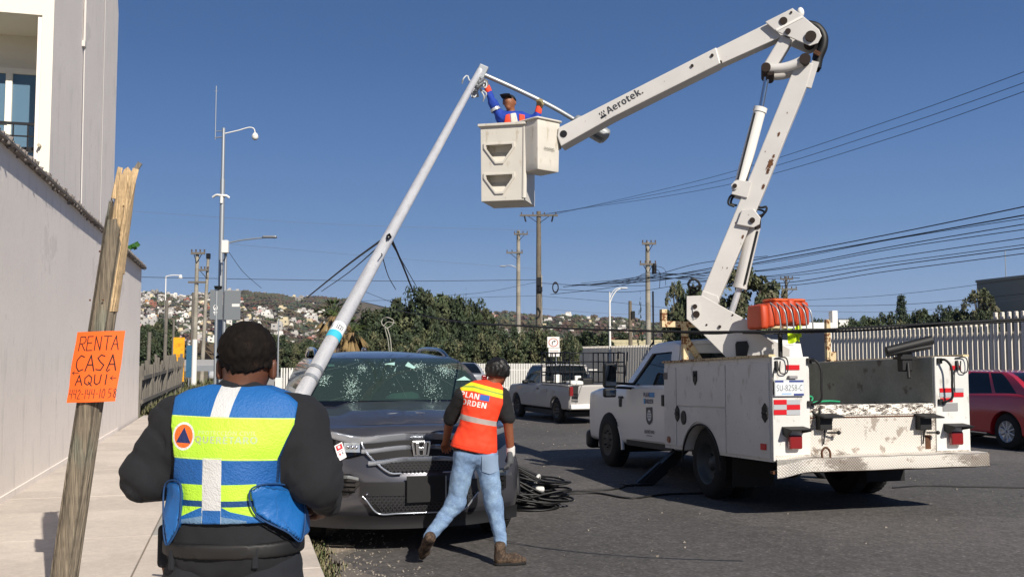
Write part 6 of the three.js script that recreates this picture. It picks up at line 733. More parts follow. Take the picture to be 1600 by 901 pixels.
{ // broken timber pole with the rent sign
  const D = 6.5, base = lift(103, D), T = thing('broken_pole', 'splintered leaning timber pole at the pavement edge', 'pole', base), q = (px, py, z = 0) => { const p = at(px, py, D); return V(p.x - base.x, p.y, z); };
  const c0 = V(0, -.05, 0), c1 = q(183, 345), h1 = c1.y, ax = c1.clone().sub(c0), C = y => c0.clone().addScaledVector(ax, (y - c0.y) / ax.y), R = y => lerp(.088, .074, y / 3);
  part(T, 'shaft', surf(40, 70, (u, v) => { const a = u * 6.28319, jag = h1 + .05 * nz(Math.cos(a) * 6, Math.sin(a) * 6, 3) + .14 * Math.max(0, nz(Math.cos(a) * 3, Math.sin(a) * 3, 8)) - .16 * sst(.2, 1, Math.cos(a)), y = v * jag, c = C(y), r = R(y) * (1 + .05 * nz(Math.cos(a) * 2.2, y * .5, Math.sin(a) * 2.2) + .025 * nz(Math.cos(a) * 7, y * .6, Math.sin(a) * 7)) + (Math.sin(a * 3 + 1) > .97 ? -.012 : 0); return [c.x + Math.cos(a) * r, y, c.z + Math.sin(a) * r]; }, true), M.wood);
  part(T, 'broken_face', mv(new THREE.CircleGeometry(.076, 20), C(h1 - .14).toArray(), [-Math.PI / 2, 0, 0]), M.woodFresh);
  const tg = (x0, x1, z0, z1, y0, tops, n, m) => part(T, n, surf(26, 16, (u, v) => { const a = u * 6.28319, cx = (x0 + x1) / 2, cz = (z0 + z1) / 2, rx = (x1 - x0) / 2, rz = (z1 - z0) / 2, j = tops + .09 * nz(Math.cos(a) * 4 + x0 * 40, Math.sin(a) * 4, 2) , y = lerp(y0, j, v), c = C(y), k = (1 - .25 * v) * (1 + .12 * nz(Math.cos(a) * 3, y * 3, Math.sin(a) * 3)); const sx = Math.sign(Math.cos(a)) * Math.pow(Math.abs(Math.cos(a)), .7), sz = Math.sign(Math.sin(a)) * Math.pow(Math.abs(Math.sin(a)), .7); return [c.x + cx + sx * rx * k, y, c.z + cz + sz * rz * k]; }, true), m);
  const hT = q(195, 264).y; tg(-.055, .082, -.075, .035, h1 - .35, hT - .02, 'splinter', M.woodFresh); tg(.03, .082, -.05, .05, h1 - .6, hT - .12, 'splinter', M.woodFresh); tg(-.075, -.045, -.03, .03, h1 - .2, h1 + .13, 'splinter', M.wood);
  part(T, 'splinter', [beam(C(hT - .08).add(V(.03, 0, 0)), C(hT + .045).add(V(.085, 0, -.02)), .022, .03)], M.woodGrey); part(T, 'splinter', beam(C(hT - .25).add(V(.05, 0, .02)), C(hT - .0).add(V(.07, 0, .0)), .03, .04), M.woodFresh); part(T, 'splinter', beam(C(hT - .2).add(V(-.04, 0, .02)), C(hT + .01).add(V(-.035, 0, .0)), .02, .03), M.woodFresh);
  part(T, 'nail', [[150, 470], [170, 470], [165, 395]].map(([a, b]) => mv(new THREE.SphereGeometry(.007, 6, 5), q(a, b, .1).toArray())), M.rust).userData = { kind: 'stuff' };
  // the sign: a curled card
  const y0 = q(150, 627).y, y1 = q(150, 518).y, w = .315; const t = paper(600, 860, x => {
    x.fillStyle = '#f4641c'; x.fillRect(0, 0, 600, 860); x.strokeStyle = '#2a1712'; x.lineCap = x.lineJoin = 'round'; x.lineWidth = 13; const G = { R: [[[0, 1], [0, 0], [.6, .02], [.72, .25], [.55, .48], [0, .52]], [[.25, .52], [.75, 1]]], E: [[[.6, 0], [0, 0], [0, 1], [.65, 1]], [[0, .48], [.5, .46]]], N: [[[0, 1], [0, 0], [.62, 1], [.65, 0]]], T: [[[0, 0], [.8, .02]], [[.4, 0], [.4, 1]]], A: [[[0, 1], [.35, 0], [.72, 1]], [[.15, .62], [.6, .62]]], C: [[[.65, .1], [.35, 0], [.05, .3], [.05, .7], [.3, 1], [.68, .9]]], S: [[[.6, .08], [.3, 0], [.05, .2], [.3, .45], [.6, .65], [.4, .98], [0, .92]]], Q: [[[.35, 0], [.02, .3], [.05, .8], [.35, 1], [.68, .75], [.65, .25], [.35, 0]], [[.4, .7], [.75, 1.1]]], U: [[[0, 0], [.05, .8], [.3, 1], [.58, .8], [.62, 0]]], I: [[[.2, 0], [.2, 1]]], 4: [[[0, 0], [0, .5], [.5, .5]], [[.5, 0], [.5, 1]]], 2: [[[0, .2], [.3, 0], [.55, .25], [0, 1], [.6, 1]]], 1: [[[.2, 0], [.2, 1]]], 0: [[[.3, 0], [.02, .4], [.1, .9], [.4, 1], [.6, .5], [.5, .1], [.3, 0]]], 5: [[[.55, 0], [.05, 0], [.05, .45], [.45, .45], [.5, .8], [.05, 1]]], 8: [[[.3, .45], [.05, .2], [.3, 0], [.55, .2], [.3, .45], [.03, .75], [.3, 1], [.58, .75], [.3, .45]]], '-': [[[0, .5], [.3, .5]]], ' ': [] };
    const write = (s, X, Y, cw, h, sp) => { for (const ch of s) { for (const st of G[ch]) { x.beginPath(); st.forEach((p, i) => { const a = X + p[0] * cw, b = Y + p[1] * h; i ? x.lineTo(a, b) : x.moveTo(a, b); }); x.stroke(); } X += sp * (ch === '1' || ch === 'I' || ch === '-' ? .62 : ch === ' ' ? .4 : 1); } };
    write('RENTA', 60, 60, 110, 170, 102); x.lineWidth = 16; write('CASA', 60, 290, 145, 190, 128); x.lineWidth = 15; write('AQUI', 80, 530, 125, 120, 118); x.beginPath(); x.moveTo(455, 495); x.lineTo(480, 470); x.stroke(); x.lineWidth = 9; x.beginPath(); x.moveTo(110, 500); x.lineTo(25, 500); x.lineTo(55, 480); x.moveTo(25, 500); x.lineTo(52, 520); x.moveTo(570, 575); x.lineTo(505, 575); x.lineTo(530, 552); x.moveTo(505, 575); x.lineTo(535, 598); x.stroke(); x.lineWidth = 9; write('442-144-10 58', 22, 705, 62, 110, 55);
  });
  const N = solo('rent_sign', 'orange handwritten card wrapped round the broken pole', 'sign', surf(24, 16, (u, v) => { const X = (u - .5) * w, cr = .045, uu = Math.abs(u - .5) * 2, vv = Math.abs(v - .5) * 2; const kx = uu > .9 && vv > .93 ? .985 : 1, y = lerp(y0, y1, v) + .01 * (u - .5), c = C(y); const z = .102 - .9 * X * X + .006 * nz(u * 3, v * 3, 1); return [base.x + c.x + .035 + X * kx * (1 - .02 * Math.sin(v * 9)), y, base.z + c.z + z]; }), mat(null, .7, 0, { map: t }), null, true);
}
{ // coil of black cable dropped beside the SUV, and lengths trailing over the road
  const c = S(3.05, 10.75, 0), T = thing('cable_coil', 'tangled coil of black cable lying on the road beside the SUV', 'cable', c);
  const loops = []; for (let k = 0; k < 34; k++) { const ph = rnd(6.28), a = rnd(.30, .50), b = rnd(.14, .26), tl = rnd(-.35, .65), ox = rnd(-.1, .1), oz = rnd(-.1, .12), yb = rnd(0, .28), pts = []; for (let i = 0; i < 14; i++) { const t = i / 14 * 6.2832 + ph, x = Math.cos(t) * a, z = Math.sin(t) * b; const y = .02 + yb + (Math.max(0, .25 - x) * tl * .9) + .03 * nz(t, k, 0); pts.push([x + ox, Math.max(.012, y), z + oz]); } loops.push(tube(pts, .0115, 60, 6, true)); }
  part(T, 'loops', loops, M.hose).userData = { kind: 'stuff' }; part(T, 'tie', [tube([[.1, .02, .1], [.16, .3, .12], [.2, .32, -.1], [.15, .05, -.2]], .02, 20, 6), soft(.05, .03, .04, .02, [4, 4, 4], (x, y, z) => [x + .2, y + .22, z + .2])], mat('#cfcfcb', .8)).userData = { kind: 'stuff' };
  const g = (px, py, h = .012) => { const r = ray(px, py), k = (h - EYE) / r.y; return r.multiplyScalar(k).add(V(0, EYE, 0)); };
  solo('trailing_cable', 'black cable trailing from the coil towards the truck', 'cable', tube([g(848, 768, .1), g(880, 772, .012), g(930, 770), g(985, 778), g(1040, 772), g(1100, 770)], .012, 80, 6), M.hose);
  solo('trailing_cable', 'black cable lying on the road beside the truck wheel', 'cable', tube([g(820, 788, .01), g(860, 780, .01), g(890, 768, .01), g(960, 764, .01), g(985, 756, .01)], .011, 60, 6), M.hose);
  solo('trailing_cable', 'thin cable across the road behind the truck', 'cable', tube([g(1395, 762, .008), g(1440, 759, .008), g(1500, 760, .008), g(1610, 762, .008)], .010, 40, 6), M.hose);
}
// ---------------------------------------------------------------- trees
function leafCloud(n, rx, ry, rz, leaf, cols, o = {}) {
  const pos = [], col = [], nor = [], clumps = []; const M0 = o.clumps || 60; for (let i = 0; i < M0; i++) { let x, y, z; do { x = rnd(-1, 1); y = rnd(-1, 1); z = rnd(-1, 1); } while (x * x + y * y + z * z > 1 || x * x + y * y + z * z < (o.inner ?? .25)); clumps.push([x * rx, (o.form ? o.form(x, y, z)[1] : y) * ry, z * rz, rnd(.14, .30) * Math.min(rx, ry) * (o.cs || 1), pick(cols), rnd(.75, 1.25)]); }
  for (let i = 0; i < n; i++) {
    const c = clumps[i % M0]; let x, y, z, d; do { x = rnd(-1, 1); y = rnd(-1, 1); z = rnd(-1, 1); d = x * x + y * y + z * z; } while (d > 1); const P = V(c[0] + x * c[3], c[1] + y * c[3] * .8, c[2] + z * c[3]); const a = V(rnd(-1, 1), rnd(-.6, .6), rnd(-1, 1)).normalize(), b = V(rnd(-1, 1), rnd(-1, 1), rnd(-1, 1)).cross(a).normalize(), L = leaf * rnd(.6, 1.3), w = L * (o.aspect || .45); const A = P.clone().addScaledVector(a, -L / 2), E = P.clone().addScaledVector(a, L / 2), B = P.clone().addScaledVector(b, w / 2), C = P.clone().addScaledVector(b, -w / 2); const nn = b.clone().cross(a); const k = c[5] * rnd(.8, 1.2), cc = c[4];
    for (const q of [A, B, E, A, E, C]) { pos.push(q.x, q.y, q.z); nor.push(nn.x, nn.y, nn.z); col.push(cc[0] * k, cc[1] * k, cc[2] * k); }
  }
  const g = new THREE.BufferGeometry(); g.setAttribute('position', new THREE.Float32BufferAttribute(pos, 3)); g.setAttribute('normal', new THREE.Float32BufferAttribute(nor, 3)); g.setAttribute('color', new THREE.Float32BufferAttribute(col, 3)); g.userData.clumps = clumps; return g;
}
const leafMat = phys(null, { roughness: .75, vertexColors: true, transmission: 0 }), bark = mat('#4b4035', .95);
const DK = [[.038, .058, .024], [.047, .066, .027], [.031, .048, .021], [.062, .074, .033]], OL = [[.10, .11, .05], [.13, .13, .065], [.08, .095, .045], [.15, .14, .08]], CO = [[.036, .058, .032], [.046, .070, .038], [.030, .048, .028]];
const kinds = {};
{
  const mk = (key, n, rx, ry, leaf, cols, o = {}) => { const g = leafCloud(n, rx, ry, rx, leaf, cols, o); g.translate(0, o.y ?? 1.0, 0); const tr = [bar([0, -.02, 0], [.03, (o.y ?? 1) * .8, 0], o.tr ?? .05, (o.tr ?? .05) * .6, 8)]; for (const c of g.userData.clumps.slice(0, o.limbs ?? 14)) tr.push(tube([[.02, (o.y ?? 1) * .55, 0], [c[0] * .5, (o.y ?? 1) + c[1] * .4 - .1, c[2] * .5], [c[0], (o.y ?? 1) + c[1], c[2]]], .012, 6, 5)); metreUV(g); kinds[key] = { crown: g, trunk: join(tr) }; };
  mk('broad', 12000, .64, .46, .085, DK, { y: .60, clumps: 130, cs: 1.25, inner: .12 }); mk('broad2', 12000, .68, .46, .08, DK.concat([OL[0]]), { y: .56, clumps: 120, cs: 1.25, inner: .12 }); mk('shrub', 10000, .8, .5, .08, DK.concat(OL.slice(0, 2)), { y: .5, clumps: 120, cs: 1.2, inner: .12, tr: .03 }); mk('olive', 9500, .5, .45, .058, OL, { y: .62, clumps: 110, inner: .1, limbs: 40, cs: .8 });
  mk('cypress', 3600, .11, .5, .035, CO, { y: .52, clumps: 70, inner: 0, form: (x, y, z) => [x, y, z], cs: .55, limbs: 0, tr: .02 });
  { const g = kinds.cypress.crown, p = g.attributes.position; for (let i = 0; i < p.count; i++) { const y = p.getY(i), k = clamp(1.12 - y, .05, 1) * 1.0; p.setX(i, p.getX(i) * k); p.setZ(i, p.getZ(i) * k); } }
  { // fir: whorls of drooping branches
    const L = []; for (let k = 0; k < 16; k++) { const y = .12 + k / 16 * .86, R = .30 * Math.pow(1 - k / 16.5, .9) + .015; for (let b = 0; b < 9; b++) { const a = b / 9 * 6.28 + k * .7 + rnd(-.2, .2); L.push([y + rnd(-.02, .02), R * rnd(.75, 1.1), a]); } } const pos = [], nor = [], col = []; for (const [y, R, a] of L) for (let i = 0; i < 34; i++) { const t = rnd(1), x = Math.cos(a) * R * t, z = Math.sin(a) * R * t, yy = y - .10 * R * 3 * t * t + rnd(-.012, .012), w = .02 * (1.2 - t); const ox = rnd(-1, 1) * w, oz = rnd(-1, 1) * w, l = .03; pos.push(x + ox, yy, z + oz, x + ox + rnd(-l, l), yy + rnd(-l, l) * .7, z + oz + rnd(-l, l), x + ox + rnd(-l, l), yy - .02, z + oz + rnd(-l, l)); const c = pick(CO); for (let k = 0; k < 3; k++) { nor.push(0, 1, 0); col.push(...c); } } const g = new THREE.BufferGeometry(); g.setAttribute('position', new THREE.Float32BufferAttribute(pos, 3)); g.setAttribute('normal', new THREE.Float32BufferAttribute(nor, 3)); g.setAttribute('color', new THREE.Float32BufferAttribute(col, 3)); g.computeVertexNormals(); metreUV(g); kinds.fir = { crown: g, trunk: bar([0, 0, 0], [0, .97, 0], .02, .004, 7) }; }
}
function tree(name, label, kind, px, d, topPy, halfPx, group, turn = rnd(6)) {
  const p = lift(px, d), H = heightAt(topPy, d), T = thing(name, label, 'tree', p, turn, group), K = kinds[kind]; const hw = halfPx / FOCAL * d, kw = { broad: .72, broad2: .76, shrub: .92, olive: .58, cypress: .12, fir: .3 }[kind]; const hgt = { broad: 1.12, broad2: 1.07, shrub: 1.02, olive: 1.1, cypress: 1.04, fir: 1.0 }[kind]; T.scale.set(hw / kw, H / hgt, hw / kw);
  for (const [n, g, m] of [['crown', K.crown, leafMat], ['trunk', K.trunk, bark]]) { const e = new THREE.Mesh(g, m); e.name = n; e.castShadow = e.receiveShadow = true; T.add(e); } return T;
}
{
  const G1 = 'dark trees behind the SUV';
  [[598, 50, 478, 50, 'broad', 'dark broadleaf tree rising behind the SUV roof, left of the tallest one'], [648, 49, 452, 58, 'broad2', 'tallest dark broadleaf tree behind the SUV roof'], [700, 51, 457, 48, 'broad', 'dark broadleaf tree under the thin spire cypress'], [742, 53, 470, 42, 'broad2', 'dark broadleaf tree at the right end of the tall clump'], [572, 45, 512, 40, 'shrub', 'dark shrub beside the palms'], [625, 43, 520, 55, 'shrub', 'wide dark shrub right behind the SUV roof'], [690, 44, 522, 52, 'shrub', 'wide dark shrub behind the orange vest worker'], [750, 45, 515, 46, 'shrub', 'low shrub behind the worker’s head'], [795, 48, 512, 44, 'shrub', 'low shrub left of the no right turn sign'], [842, 50, 510, 44, 'shrub', 'low shrub under the twin utility poles'], [884, 47, 520, 32, 'shrub', 'yellowish low shrub right of the road sign'], [925, 60, 516, 44, 'broad', 'dark bushy tree behind the white slat fence'], [968, 66, 520, 40, 'broad2', 'dark bushy tree left of the cut wooden post'], [1018, 70, 526, 34, 'broad', 'dark bushy tree behind the cab roof'], [487, 62, 530, 34, 'shrub', 'green bush left of the palm trunk'], [455, 85, 535, 30, 'shrub', 'far green bush at the end of the street'], [252, 95, 498, 34, 'broad2', 'dark green tree over the far left fence'], [430, 100, 520, 24, 'broad', 'dark tree right of the foreground person’s head'], [226, 90, 505, 26, 'broad', 'dark green tree touching the end of the white wall']].forEach(a => tree(a[4] === 'shrub' ? 'shrub' : 'broadleaf_tree', a[5], a[4], a[0], a[1], a[2], a[3], G1));
  const G2 = 'trees beyond the right fence';
  [[1265, 60, 500, 38, 'shrub', 'dark hedge tree beside the orange load'], [1310, 62, 503, 34, 'shrub', 'dark hedge tree left of the far mountain gap'], [1352, 64, 492, 30, 'broad', 'dark bushy tree left of the fir'], [1384, 66, 490, 34, 'broad2', 'dark bushy tree touching the fir'], [1445, 66, 480, 30, 'broad', 'feathery dark tree just right of the fir'], [1478, 64, 480, 34, 'broad2', 'rounded green tree right of the fir'], [1534, 58, 452, 40, 'olive', 'tall olive green tree beside the grey building'], [1502, 60, 480, 34, 'broad', 'dark tree below the tall olive tree'], [1290, 58, 501, 46, 'shrub', 'hedge tree between the orange load and the pipe vice'], [1340, 57, 499, 44, 'shrub', 'wide hedge tree above the middle of the truck bed'], [1420, 57, 494, 46, 'shrub', 'wide hedge tree at the foot of the fir'], [1470, 58, 494, 44, 'shrub', 'wide hedge tree right of the fir foot'], [1530, 57, 488, 44, 'shrub', 'wide hedge tree below the tall olive tree']].forEach(a => tree(a[4] === 'shrub' ? 'shrub' : 'broadleaf_tree', a[5], a[4], a[0], a[1], a[2], a[3], G2));
  tree('fir_tree', 'pointed dark fir tree above the white slat fence', 'fir', 1410, 62, 454, 30); tree('cypress_tree', 'thin dark cypress spire above the tree clump', 'cypress', 728, 75, 446, 7); tree('cypress_tree', 'narrow dark cypress beside the utility pole with crossarms', 'cypress', 1001, 62, 452, 9); tree('cypress_tree', 'dark cypress left of the boom turret', 'cypress', 1084, 45, 418, 13); tree('cypress_tree', 'shorter dark cypress beside the taller one near the turret', 'cypress', 1068, 46, 440, 12); tree('cypress_tree', 'small dark cypress between far roofs and the twin poles', 'cypress', 830, 120, 486, 6);
  tree('bare_tree', 'sparse olive green tree behind the boom cylinder', 'olive', 1160, 40, 418, 72); tree('bare_tree', 'sparse grey green tree right of the boom base', 'olive', 1208, 44, 440, 46); tree('broadleaf_tree', 'dark leafy tree behind the cab and boom rest', 'broad', 1092, 42, 445, 46); tree('bare_tree', 'sparse pale tree left of the boom turret', 'olive', 1058, 48, 440, 26);
}
{ // palms
  const palm = (px, d, topPy, label) => {
    const p = lift(px, d), H = heightAt(topPy, d), T = thing('palm_tree', label, 'tree', p, rnd(6), 'palms beside the lamp post'); const h = H - .75; part(T, 'trunk', [tube([[0, -.05, 0], [.05, h * .5, 0], [0, h, 0]], .17, 12, 8)], mat('#8a7455', .95));
    const fr = (n, up, m, L, nm) => { for (let k = 0; k < n; k++) { const a = k / n * 6.28 + rnd(-.3, .3), u = up + rnd(-.35, .35), pos = []; for (let i = 0; i < 16; i++) { const b = (i / 15 - .5) * 2.6, l = L * (1 - .25 * Math.abs(b)), st = [Math.cos(a) * .55 * L * Math.cos(u), Math.sin(u) * .55 * L, Math.sin(a) * .55 * L * Math.cos(u)], ca = a + b * .5, e = [st[0] + Math.cos(ca) * l * .55 * Math.cos(u), st[1] + Math.sin(u) * l * .5 - .22 * L - rnd(.1), st[2] + Math.sin(ca) * l * .55 * Math.cos(u)], w = .035; pos.push(st[0] - Math.sin(ca) * w, st[1], st[2] + Math.cos(ca) * w, st[0] + Math.sin(ca) * w, st[1], st[2] - Math.cos(ca) * w, ...e); } const g = new THREE.BufferGeometry(); g.setAttribute('position', new THREE.Float32BufferAttribute(pos, 3)); g.computeVertexNormals(); part(T, nm, [g.translate(0, h, 0), bar([0, h, 0], [Math.cos(a) * .55 * L * Math.cos(u), h + Math.sin(u) * .55 * L, Math.sin(a) * .55 * L * Math.cos(u)], .014, .01, 5)], m); } };
    fr(22, .55, mat('#4c5a2a', .8), 1.15, 'frond'); fr(14, 1.1, mat('#3d4f24', .8), 1.05, 'frond'); fr(26, -.75, mat('#8c7650', .9), .95, 'dry_frond'); fr(16, -1.15, mat('#76613f', .9), 1.0, 'dry_frond');
  };
  palm(520, 42, 466, 'fan palm with dry skirt left of the leaning lamp post'); palm(548, 43, 492, 'shorter fan palm half hidden by the leaning lamp post');
}
// ---------------------------------------------------------------- fences, walls, buildings
{
  const W = local(thing('slat_fence', 'off-white vertical slat fence on the far side of the road', 'fence')); const sg = rbox(.078, 2.5, .07, .02, [0, 1.25, 0]), sT = rbox(.085, 2.74, .085, .02, [0, 1.37, 0]), sm = mat('#d6cfc2', .85); metreUV(sg); metreUV(sT);
  const add = (n, g, x, z, m) => { const e = new THREE.Mesh(g, m); e.name = n; e.position.set(x, 0, z); e.castShadow = e.receiveShadow = true; W.add(e); };
  for (let t = 20.62; t < 27.6; t += .185) add('slat', sg, 18, -t, sm); for (let t = 13.5; t < 20.5; t += .225) add('slat', sT, 18, -t, sm);
  part(W, 'inner_wall', box2(20.6, 20.75, 0, 2.3, -16, -38), mat('#a39c92', .9)); part(W, 'rail', box2(18.045, 18.07, 2.2, 2.26, -13.4, -27.65), sm); part(W, 'plinth', box2(17.9, 18.08, 0, .95, -13.4, -20.5), M.greyWall); part(W, 'plinth', box2(17.9, 18.08, 0, 1.1, -20.62, -22.6), M.white); part(W, 'grey_panel', box2(17.95, 18.1, 0, 2.42, -27.7, -34), M.greyWall); part(W, 'grey_panel', box2(17.85, 17.95, 0, 1.5, -28.4, -29.6), mat('#6b6965', .9)); part(W, 'end_post', box2(17.9, 18.08, 0, 2.42, -27.6, -27.72), M.white);
  const far = []; const F2 = local(thing('slat_fence', 'distant cream slat fence behind the pickup', 'fence')); for (let t = 40; t < 58; t += .2) far.push(box(.078, 2.15, .07, [18, 1.08, -t])); part(F2, 'slats', far, sm).userData = { kind: 'stuff' }; part(F2, 'inner_wall', box2(20.6, 20.75, 0, 1.7, -38.1, -92), mat('#a39c92', .9)); const f3 = []; for (let t = 58.2; t < 92; t += .25) f3.push(box(.09, 1.75, .09, [18, .88, -t])); part(F2, 'low_slats', f3, mat('#d2c8a4', .9)).userData = { kind: 'stuff' };
  const F3 = thing('slat_fence', 'upper cream slat fence showing over the distant one', 'fence'); const f4 = []; for (let k = 0; k < 70; k++) { const p = lift(915 + k * 1.9, 62); f4.push(box(.06, 2.65, .06, [p.x, 1.32, p.z])); } part(F3, 'slats', f4, mat('#d2c8a4', .9)).userData = { kind: 'stuff' };
  const F4 = thing('picket_fence', 'white picket fence glimpsed under the trees behind the worker', 'fence'); const f5 = []; for (let k = 0; k < 60; k++) { const p = lift(700 + k * 2.6, 40); f5.push(box(.045, 1.35, .03, [p.x, .68, p.z])); } f5.push(box(8, .05, .03, [lift(778, 40).x, 1.1, -40.03]), box(8, .05, .03, [lift(778, 40).x, .4, -40.03])); part(F4, 'pickets', f5, M.white).userData = { kind: 'stuff' };
  const F5 = thing('post_fence', 'white concrete post fence at the far end of the street', 'fence'); [[425, 596, 50], [437, 590, 50], [448, 583, 51], [456, 578, 52], [463, 584, 53], [470, 586, 54]].forEach(([a, b, d], i) => { const p = lift(a, d); part(F5, 'post', rbox(i < 2 ? .34 : .17, heightAt(b, d), .3, .02, [p.x, heightAt(b, d) / 2, p.z]), i % 2 ? M.white : M.greyWall); });
  for (let k = 0; k < 9; k++) { const p = lift(441 + k * 4.2, 50.5); part(F5, 'picket', box(.07, 1.05, .06, [p.x, .52, p.z]), M.white); }
  part(F5, 'low_wall', [box2(lift(418, 51).x, lift(480, 51).x, 0, .55, -51.2, -51)], M.greyWall);
  const B = thing('grey_building', 'plain grey block building at the right edge above the fence', 'building', lift(1592, 60)); B.rotation.y = .2; const bh = heightAt(437, 60); part(B, 'wall', box(2.2, bh, 5, [.2, bh / 2, 0]), mat('#a09788', .95)); part(B, 'parapet', box(2.3, .15, 5.1, [.2, bh + .07, 0]), mat('#aaa294', .95)); part(B, 'aerial', bar([-.75, bh, 0], [-.75, bh + 1.75, 0], .025), M.steel);
  const ww = thing('white_kiosk', 'tiny white block beyond the fence below the mountain', 'building', lift(1317, 110)); part(ww, 'wall', box(1.2, heightAt(500, 110), 1.2, [0, heightAt(500, 110) / 2, 0]), M.white);
}
{ // weathered timber fence beyond the white wall, yellow banner
  const T = local(thing('timber_fence', 'weathered grey timber fence beyond the end of the white wall', 'fence')); for (let t = 27.2, i = 0; t < 46; t += .42 + rnd(.2), i++) part(T, 'post', [beam([-2.5 + rnd(-.08, .08), 0, -t], [-2.5 + rnd(-.15, .15), rnd(1.25, 1.75), -t + rnd(-.1, .1)], rnd(.1, .2), rnd(.06, .12))], M.woodGrey); part(T, 'rail', [beam([-2.42, 1.1, -27.2], [-2.42, 1.2, -46], .06, .1), beam([-2.42, .5, -27.2], [-2.42, .45, -46], .06, .1)], M.woodGrey);
  const d = 44, Y = thing('yellow_banner', 'tall yellow banner standing beyond the timber fence', 'sign', lift(280, d)); Y.rotation.y = .1; part(Y, 'banner', box(.48, heightAt(527, d) - heightAt(596, d), .05, [0, (heightAt(527, d) + heightAt(596, d)) / 2, 0]), mat(null, .8, 0, { map: tex(128, 256, (u, v) => mixc([.93, .66, .10], [.80, .55, .10], sst(.56, .62, N1(u, v * 2))), 1) })); part(Y, 'post', [bar([-.2, 0, -.04], [-.2, 2.2, -.04], .03), bar([.2, 0, -.04], [.2, 2.2, -.04], .03)], M.steel);
  const bl = thing('blue_banner', 'narrow blue panel beside the yellow banner', 'sign', lift(296, 47)); part(bl, 'panel', box(.25, 1.5, .05, [0, 1.4, 0]), mat('#2f5f80', .8)); part(bl, 'post', bar([0, 0, -.03], [0, 2.0, -.03], .03), M.steel);
  const fb = thing('flatbed_trailer', 'pale flatbed deck seen between the poles down the street', 'trailer', lift(320, 52)); fb.rotation.y = .1; part(fb, 'deck', box(3.4, .25, 2, [-.2, 1.0, 0]), M.steel); part(fb, 'side_board', box(3.4, .35, .05, [-.2, 1.28, -1]), M.greyWall); for (const x of [-1.1, .9]) wheel(fb, x, .38, .8, .38, .22, 1, M.darkMetal); part(fb, 'stand', box(.1, .9, .1, [-1.7, .45, .8]), M.black);
  const pst = [[258, 470, 60, .10], [300, 458, 55, .1], [232, 520, 50, .09], [270, 500, 70, .08]]; pst.forEach(([px, py, dd, r], i) => { const p = lift(px, dd), T2 = thing('timber_post', ['tall dark timber post left of the yellow banner', 'dark timber post right behind the yellow banner', 'short timber post near the white wall end', 'slim timber post beyond the timber fence'][i], 'post', p, 0, 'timber posts beyond the wall'); part(T2, 'post', bar([0, 0, 0], [.05, heightAt(py, dd), 0], r * 1.15, r, 9), M.woodGrey); part(T2, 'cap', bar([.05, heightAt(py, dd), 0], [.05, heightAt(py, dd) + .04, 0], r * 1.1, r * .9, 9), M.woodGrey); });
}
// ---------------------------------------------------------------- poles, lamps, signs
function pole(name, label, px, d, topPy, r, m, arms = [], o = {}) {
  const p = lift(px, d), H = heightAt(topPy, d), T = thing(name, label, o.cat || 'utility pole', p, 0, o.group); const lean = (o.lean || 0); part(T, 'pole', bar([0, 0, 0], [lean, H, 0], r * 1.25, r * .8, 12), m); if (o.white) part(T, 'painted_foot', bar([0, 0, 0], [lean * o.white, H * o.white, 0], r * 1.28, r * 1.15, 12), M.white);
  for (const [dpx, py, wpx, rot = 0] of arms) { const y = heightAt(py, d), w = wpx / FOCAL * d, c = dpx / FOCAL * d, a = part(T, 'crossarm', mv(box(w, .11, .1), [c, y, .14], null), o.armMat || M.woodGrey); for (const k of [-.45, -.15, .15, .45]) part(a, 'insulator', [bar([c + k * w, y + .05, .14], [c + k * w, y + .2, .14], .03, .045, 7)], mat('#5d5048', .5)); part(a, 'brace', [bar([lean, y - .5, .1], [c + w * .3, y, .14], .02, .02, 5), bar([lean, y - .5, .1], [c - w * .3, y, .14], .02, .02, 5)], M.darkMetal); }
  return { T, H, p };
}
